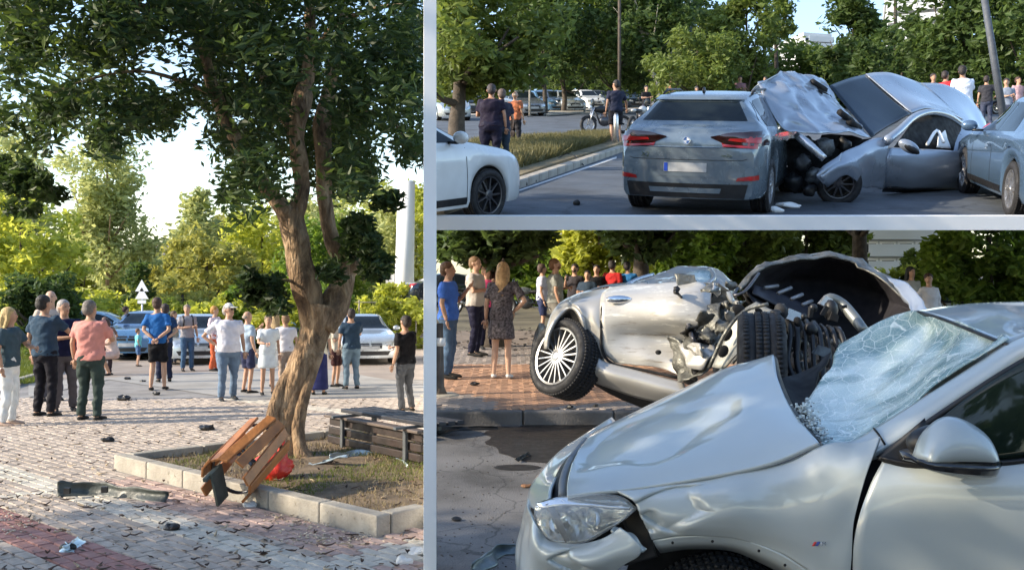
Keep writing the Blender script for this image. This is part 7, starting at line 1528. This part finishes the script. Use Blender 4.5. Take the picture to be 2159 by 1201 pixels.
rod('curved_strut', bay, [(1736, 640, 6.6), (1750, 628, 6.6), (1775, 640, 6.6), (1800, 668, 6.5), (1822, 698, 6.4)], [.03, .034, .038, .038, .035], pm('strut_steel', (.20, .21, .2), .4, .6, var=.2), Wc, 12)
part('strut_mount', MB().box((0, 0, 0), (.08, .06, .07), Matrix.Rotation(.5, 3, 'Y'), .7), steel, Wc, M=Wc.matrix_world.inverted() @ Matrix.Translation(bay.w(bay.at(1742, 636, 6.55))), smooth=False)
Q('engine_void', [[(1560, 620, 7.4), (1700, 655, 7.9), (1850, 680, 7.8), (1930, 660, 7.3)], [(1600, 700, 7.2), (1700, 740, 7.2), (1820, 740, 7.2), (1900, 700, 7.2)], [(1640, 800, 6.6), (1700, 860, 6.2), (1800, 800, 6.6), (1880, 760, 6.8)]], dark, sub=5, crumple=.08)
for i in range(60):
    x, y = r_.uniform(1625, 1790), r_.uniform(640, 800); s = r_.uniform(.02, .055)
    if x > 1740 and y > 720: continue
    p = Wc.matrix_world.inverted() @ bay.w(bay.at(x, y, r_.uniform(6.0, 6.8)))
    mb = MB().ell(p, (s, s * .8, s * r_.uniform(.5, 1.3)), 9, 7) if i % 2 else MB().box(p, (s * 1.6, s, s * r_.uniform(.6, 1.8)), Matrix.Rotation(r_.rand() * 3, 3, 'Y'), .8)
    mb.v = [tuple(p + (Vector(v) - p) * (1 + .45 * noise.noise(Vector(v) * 12))) for v in mb.v]
    part('engine_lump', mb, [black, black, dark, pm('engine_alloy', (.28, .30, .31)), rubber][i % 5], Wc, smooth=bool(i % 2))
for i in range(9):
    x = 1640 + i * 15; rod('hose', bay, [(x, 660 + i * 4, 6.3), (x + 12, 700, 6.1), (x + 4 + i * 3, 760, 6.0), (x + 20, 800, 5.9)], .012 + .004 * (i % 3), black, Wc, 6, 4)
part('bright_bracket', MB().box((0, 0, 0), (.13, .05, .07), Matrix.Rotation(.4, 3, 'Y'), .6), steel, Wc, M=Wc.matrix_world.inverted() @ Matrix.Translation(bay.w(bay.at(1672, 665, 6.2))), smooth=False)
part('bright_bracket', MB().box((0, 0, 0), (.12, .05, .06), Matrix.Rotation(.3, 3, 'Y'), .6), pm('engine_alloy', (.28, .30, .31)), Wc, M=Wc.matrix_world.inverted() @ Matrix.Translation(bay.w(bay.at(1735, 740, 5.9))), smooth=False)

# loose parts on the road
T = strip('torn_bumper_bar', 'torn grey-blue metal bar on the road at the bumper of the pale suv', 'car part', [(1010, 1215), (1045, 1190), (1062, 1172), (1100, 1170)], .05, .06, pm('bar_grey_blue', (.14, .18, .2), .4, .4, var=.3, bump=.3), bay=BB, seed=13)
T = strip('rubber_strip', 'long black rubber strip lying along the kerb', 'car part', [(928, 918), (960, 908), (1000, 906), (1050, 905)], .04, .03, black, bay=BB, seed=14)
T = strip('bent_rod', 'short black bent rod in front of the oil stain', 'car part', [(1092, 975), (1106, 966), (1118, 960)], .01, .03, black, bay=BB, seed=15)
for i, (x, y, s) in enumerate(((962, 1097, .03), (1110, 1027, .035), (1200, 860, .04), (1075, 1160, .02), (1000, 812, .05), (1255, 857, .03))):
    mb = MB().ell((0, 0, s * .5), (s * 1.3, s, s * .5), 10, 6); mb.v = [tuple(Vector(v) * (1 + .5 * noise.noise(Vector(v) * 20 + Vector((i, 0, 0))))) for v in mb.v]
    z = .155 if y < 870 else 0; o = part('debris_scrap', mb, black if i != 1 else pm('brown_leaf', (.2, .1, .05), .8), smooth=False); o.location = BB.w(BB.g(x, y, z)); tag(o, ['small black scrap on the road at lower left', 'brown dry leaf on the road left of the suv nose', 'dark scrap on top of the street kerb', 'tiny dark scrap left of the torn metal bar', 'dark scrap on the sunlit bricks', 'second dark scrap on the kerb near the wreck'][i], 'debris', 'scraps on the lower street')
mb = MB(); r_ = np.random.RandomState(21)
for k in range(260):
    x, y = r_.uniform(915, 1180), r_.uniform(905, 1200); p = BB.g(x, y); s = r_.uniform(.003, .009); mb.box((p.x, p.y, s * .3), (s * 1.4, s, s * .6), Matrix.Rotation(r_.rand() * 6, 3, 'Z'))
for k in range(160):
    x, y = r_.uniform(930, 1130), r_.uniform(690, 740); p = BB.g(x, y, .15); s = r_.uniform(.01, .05); mb.box((p.x, p.y, .15 + s * .3), (s * 2, s, s * .5), Matrix.Rotation(r_.rand() * 6, 3, 'Z'))
o = part('road_grit', mb, pm('grit', (.07, .06, .055), .8, var=.4, island=.6), smooth=False); o['kind'] = 'stuff'

# street furniture
q = BB.w(BB.g(929, 834, .14)); T = root('metal_post', 'dark metal post on a round concrete foot at the left edge of the pavement', 'post', Matrix.Translation(q))
part('shaft', MB().tube([(0, 0, 0), (-.01, 0, .12), (-.015, 0, .9)], [.09, .055, .045], 14), pm('post_brown', (.10, .085, .075), .6, .2, var=.3), T); part('concrete_foot', MB().lathe([(0, .03), (.2, .03), (.26, .0), (0, 0)], 24, axis='Z'), concrete, T)
part('post_band', MB().lathe([(.052, .62), (.058, .62), (.058, .72), (.052, .72)], 16, axis='Z'), whitep, T)
q = BB.w(BB.g(1048, 640, .14)); T = root('lamp_column', 'slim white lamp column rising through the dark spreading tree', 'lamp column', Matrix.Translation(q)); part('shaft', MB().tube([(0, 0, 0), (0, 0, 2.0), (0, 0, 2.7)], [.07, .055, .05], 14), whitep, T); part('flange', MB().lathe([(0, .03), (.14, .03), (.14, 0), (0, 0)], 16, axis='Z'), steeld, T)
q = BB.w(BB.g(1192, 612, .1)); T = root('globe_lamp', 'double globe street lamp behind the men on the pavement', 'street lamp', Matrix.Translation(q)); k = q.y / F
part('stem', MB().tube([(0, 0, 0), (0, 0, 96 * k)], .05, 8).tube([(-7 * k, 0, 90 * k), (7 * k, 0, 90 * k)], .03, 6), black, T)
for s in (-1, 1): part('globe', MB().ell((s * 7 * k, 0, 95 * k), (5 * k,) * 3, 14, 10), whitep, T)
q = BB.w(BB.g(1336, 620, .1)); T = root('playground_post', 'red and yellow painted post behind the man in blue', 'post', Matrix.Translation(q)); k = q.y / F
part('yellow_post', MB().tube([(0, 0, 0), (0, 0, 60 * k)], 4 * k, 8), pm('yellow_paint', (.65, .40, .03), .5), T); part('red_top', MB().ell((0, 0, 70 * k), (9 * k, 6 * k, 12 * k), 12, 8), pm('red_paint', (.45, .06, .02), .5), T)
q = BB.w(BB.g(2041, 640, .1)); T = root('fence_post', 'pale wooden fence post in front of the round green tree', 'post', Matrix.Translation(q)); part('shaft', MB().box((0, 0, .42), (.07, .07, .9), taper=.8), pm('pale_wood', (.42, .40, .34), .8, var=.2), T, smooth=False)
motorbike('dark motorbike parked behind the woman in the patterned dress', BB, BB.g(1112, 668, .14), math.radians(170), greyP)
motorbike('black motorbike behind the woman in the blue t-shirt', BB, BB.g(985, 660, .14), math.radians(60), black)
# cars behind
for i, (lab_, x, y, yw_, S_, key, p_) in enumerate((
    ('white suv facing the camera behind the woman with long hair', 1118, 636, -95, SUV, 'suv', silverP), ('yellow-green car behind the woman with long hair', 1072, 640, -100, HATCH, 'hatch', pm('paint_olive_yellow', (.32, .33, .08), .3, coat=1)),
    ('white car behind the men left of the wreck', 1225, 628, 0, SEDAN, 'sedan', whiteP), ('silver-blue car between the crushed roof and the raised bonnet', 1560, 630, 10, SEDAN, 'sedan', silverP),
    ('silver car behind the man in red', 1385, 632, 5, HATCH, 'hatch', silverP), ('dark green car behind the round tree on the right', 2000, 648, 5, SUV, 'suv', pm('paint_dark_green', (.03, .06, .05), .3, .3, coat=1)), ('dark car behind the man in the beige t-shirt', 965, 645, 20, SEDAN, 'sedan', darkP))):
    car(lab_, key, S_, BB, BB.g(x, y, .1), math.radians(yw_), p_, group='cars behind the lower street', detail=0)
building('pale low building glimpsed between the trees above the hedge', BB, 1890, 75, 150, 470, 4, 9, 0, wallw, 3)  # pale walls put in where bright sky shows through the trees
building('pale building glimpsed behind the dark spreading tree', BB, 1130, 90, 130, 480, 4, 9, 0, wallw, 4)  # pale walls in place of the whitish sky gap here

# people
Z = .155
pb = lambda *a, **k: person(*a, z=Z, **k)
pb('woman in a bright blue t-shirt and blue jeans at the left edge', BB, 945, 797, 552, 75, (.06, .16, .55), 'trousers', (.07, .12, .2), 'short', (.12, .06, .03), 0, ('down', 'phone'), 1.05)
pb('man in a beige t-shirt and black trousers with folded arms', BB, 1002, 750, 541, 70, (.42, .38, .34), 'trousers', (.012, .014, .025), 'short', (.16, .09, .04), 0, ('cross', 'cross'), 1.12)
pb('woman with long blond-brown hair in a dark patterned dress seen from behind', BB, 1057, 797, 553, 170, (.035, .03, .04), 'dress', (.03, .03, .04), 'long', (.42, .27, .13), 2, ('hip', 'down'), .98, shoes=(.7, .7, .7), extra=('floral',))
pb('person in a pink top behind the woman in the dress', BB, 1027, 735, 560, 20, (.65, .08, .20), 'trousers', (.02, .02, .03), 'short', (.3, .18, .1), 0, ('down', 'down'))
pb('man in a pale lilac t-shirt and dark shorts beside the man in grey', BB, 1143, 712, 556, 90, (.55, .57, .70), 'shorts', (.03, .04, .10), 'short', (.07, .04, .03), 0, ('down', 'cross'), 1.0)
pb('bearded man in a grey t-shirt seen from behind at the rear of the wreck', BB, 1170, 735, 545, 100, (.24, .25, .23), 'trousers', (.2, .19, .17), 'short', (.18, .09, .04), 0, ('down', 'cross'), 1.1, extra=('beard',))
pb('bearded man in dark clothes pointing a phone behind the wreck', BB, 1212, 705, 556, -30, (.04, .035, .04), 'trousers', (.03, .03, .04), 'short', (.015, .012, .012), 0, ('phone', 'down'), 1.05, extra=('beard', 'phone'))
pb('man in a navy t-shirt with crossed arms behind the boot', BB, 1238, 708, 570, -20, (.03, .05, .08), 'trousers', (.03, .03, .05), 'short', (.02, .015, .015), 0, ('cross', 'cross'), 1.1)
pb('man in a black t-shirt between navy and red', BB, 1260, 700, 558, 10, (.014, .014, .02), 'trousers', (.03, .03, .05), 'short', (.02, .015, .015), 0, ('cross', 'down'), 1.05)
pb('man in a bright red t-shirt behind the wreck', BB, 1292, 700, 549, 150, (.50, .03, .03), 'trousers', (.03, .03, .05), 'short', (.02, .015, .015), 0, ('down', 'down'), 1.1)
pb('man in a mid blue t-shirt right of the man in red', BB, 1325, 700, 551, 160, (.03, .16, .40), 'trousers', (.03, .03, .05), 'short', (.02, .015, .015), 0, ('down', 'down'), 1.1)
pb('woman with long black hair beside the raised bonnet', BB, 1921, 735, 562, 40, (.45, .42, .36), 'trousers', (.05, .05, .08), 'long', (.012, .01, .01), 0, ('down', 'down'), .95)
pb('curly-haired woman in a white jacket right of the raised bonnet', BB, 1960, 745, 576, 30, (.62, .62, .66), 'trousers', (.05, .05, .08), 'short', (.05, .025, .015), 0, ('down', 'down'), .95, long_sleeve=True)


# rest of the foreground car, behind the front doors
G = []
for t in np.linspace(0, 1, 16):
    x = 1.95 + 2.2 * t; yn = 3.33 - .106 * (x - 1.8) + .10 * max(0, t - .7) / .3; dr = .42 * max(0, t - .62) ** 1.5; f = yn + 1.72 - .2 * max(0, t - .7)
    wl = Vector((x - 2.95, 0, -.01)).length; lo = .28 if wl > .42 else .34 + math.sqrt(max(0, .42 ** 2 - (x - 2.95) ** 2)) * .9 if False else .28
    G.append([tuple(Mi @ Vector((p[0] + (p[1] - yn) * .62 * (1 - t), p[1], p[2]))) for p in ((x, yn + .03, lo), (x, yn - .01, .55), (x, yn, .85), (x, yn + .05, 1.02), (x, yn + .16, 1.27 - dr * .6), (x, yn + .27, 1.50 - dr), (x, yn + .6, 1.545 - dr), (x, yn + 1.2, 1.545 - dr), (x, f - .22, 1.49 - dr), (x, f - .02, 1.02), (x, f, .6), (x, f - .03, .28))])
part('rear_body', MB().grid(G), sageP, X)
tail = [G[-1][k] for k in range(12)]; part('tailgate', MB().add(tail, [tuple(range(12))]), sageP, X, smooth=False)
W_ = [[tuple(Mi @ Vector((x, 3.33 - .106 * (x - 1.8) + .055 + .1 * s - .012, 1.055 + s * h))) for x, h in zip(np.linspace(2.0, 3.6, 9), (.34, .34, .34, .33, .32, .29, .24, .16, .05))] for s in (0, .5, 1)]
part('rear_side_glass', MB().grid(W_), glass, X)
wheel(X, Mi @ Matrix.Translation((4.05 - .6, 3.33 - .106 * 1.65 + .07, .345)) @ Matrix.Rotation(math.radians(-5), 4, 'Z'), R=.345, W=.23, rim=.24, spokes=10)
part('floor_pan', MB().box(Mi @ Vector((2.6, 4.05, .4)), (2.8, 1.3, .3)), dark, X, smooth=False)
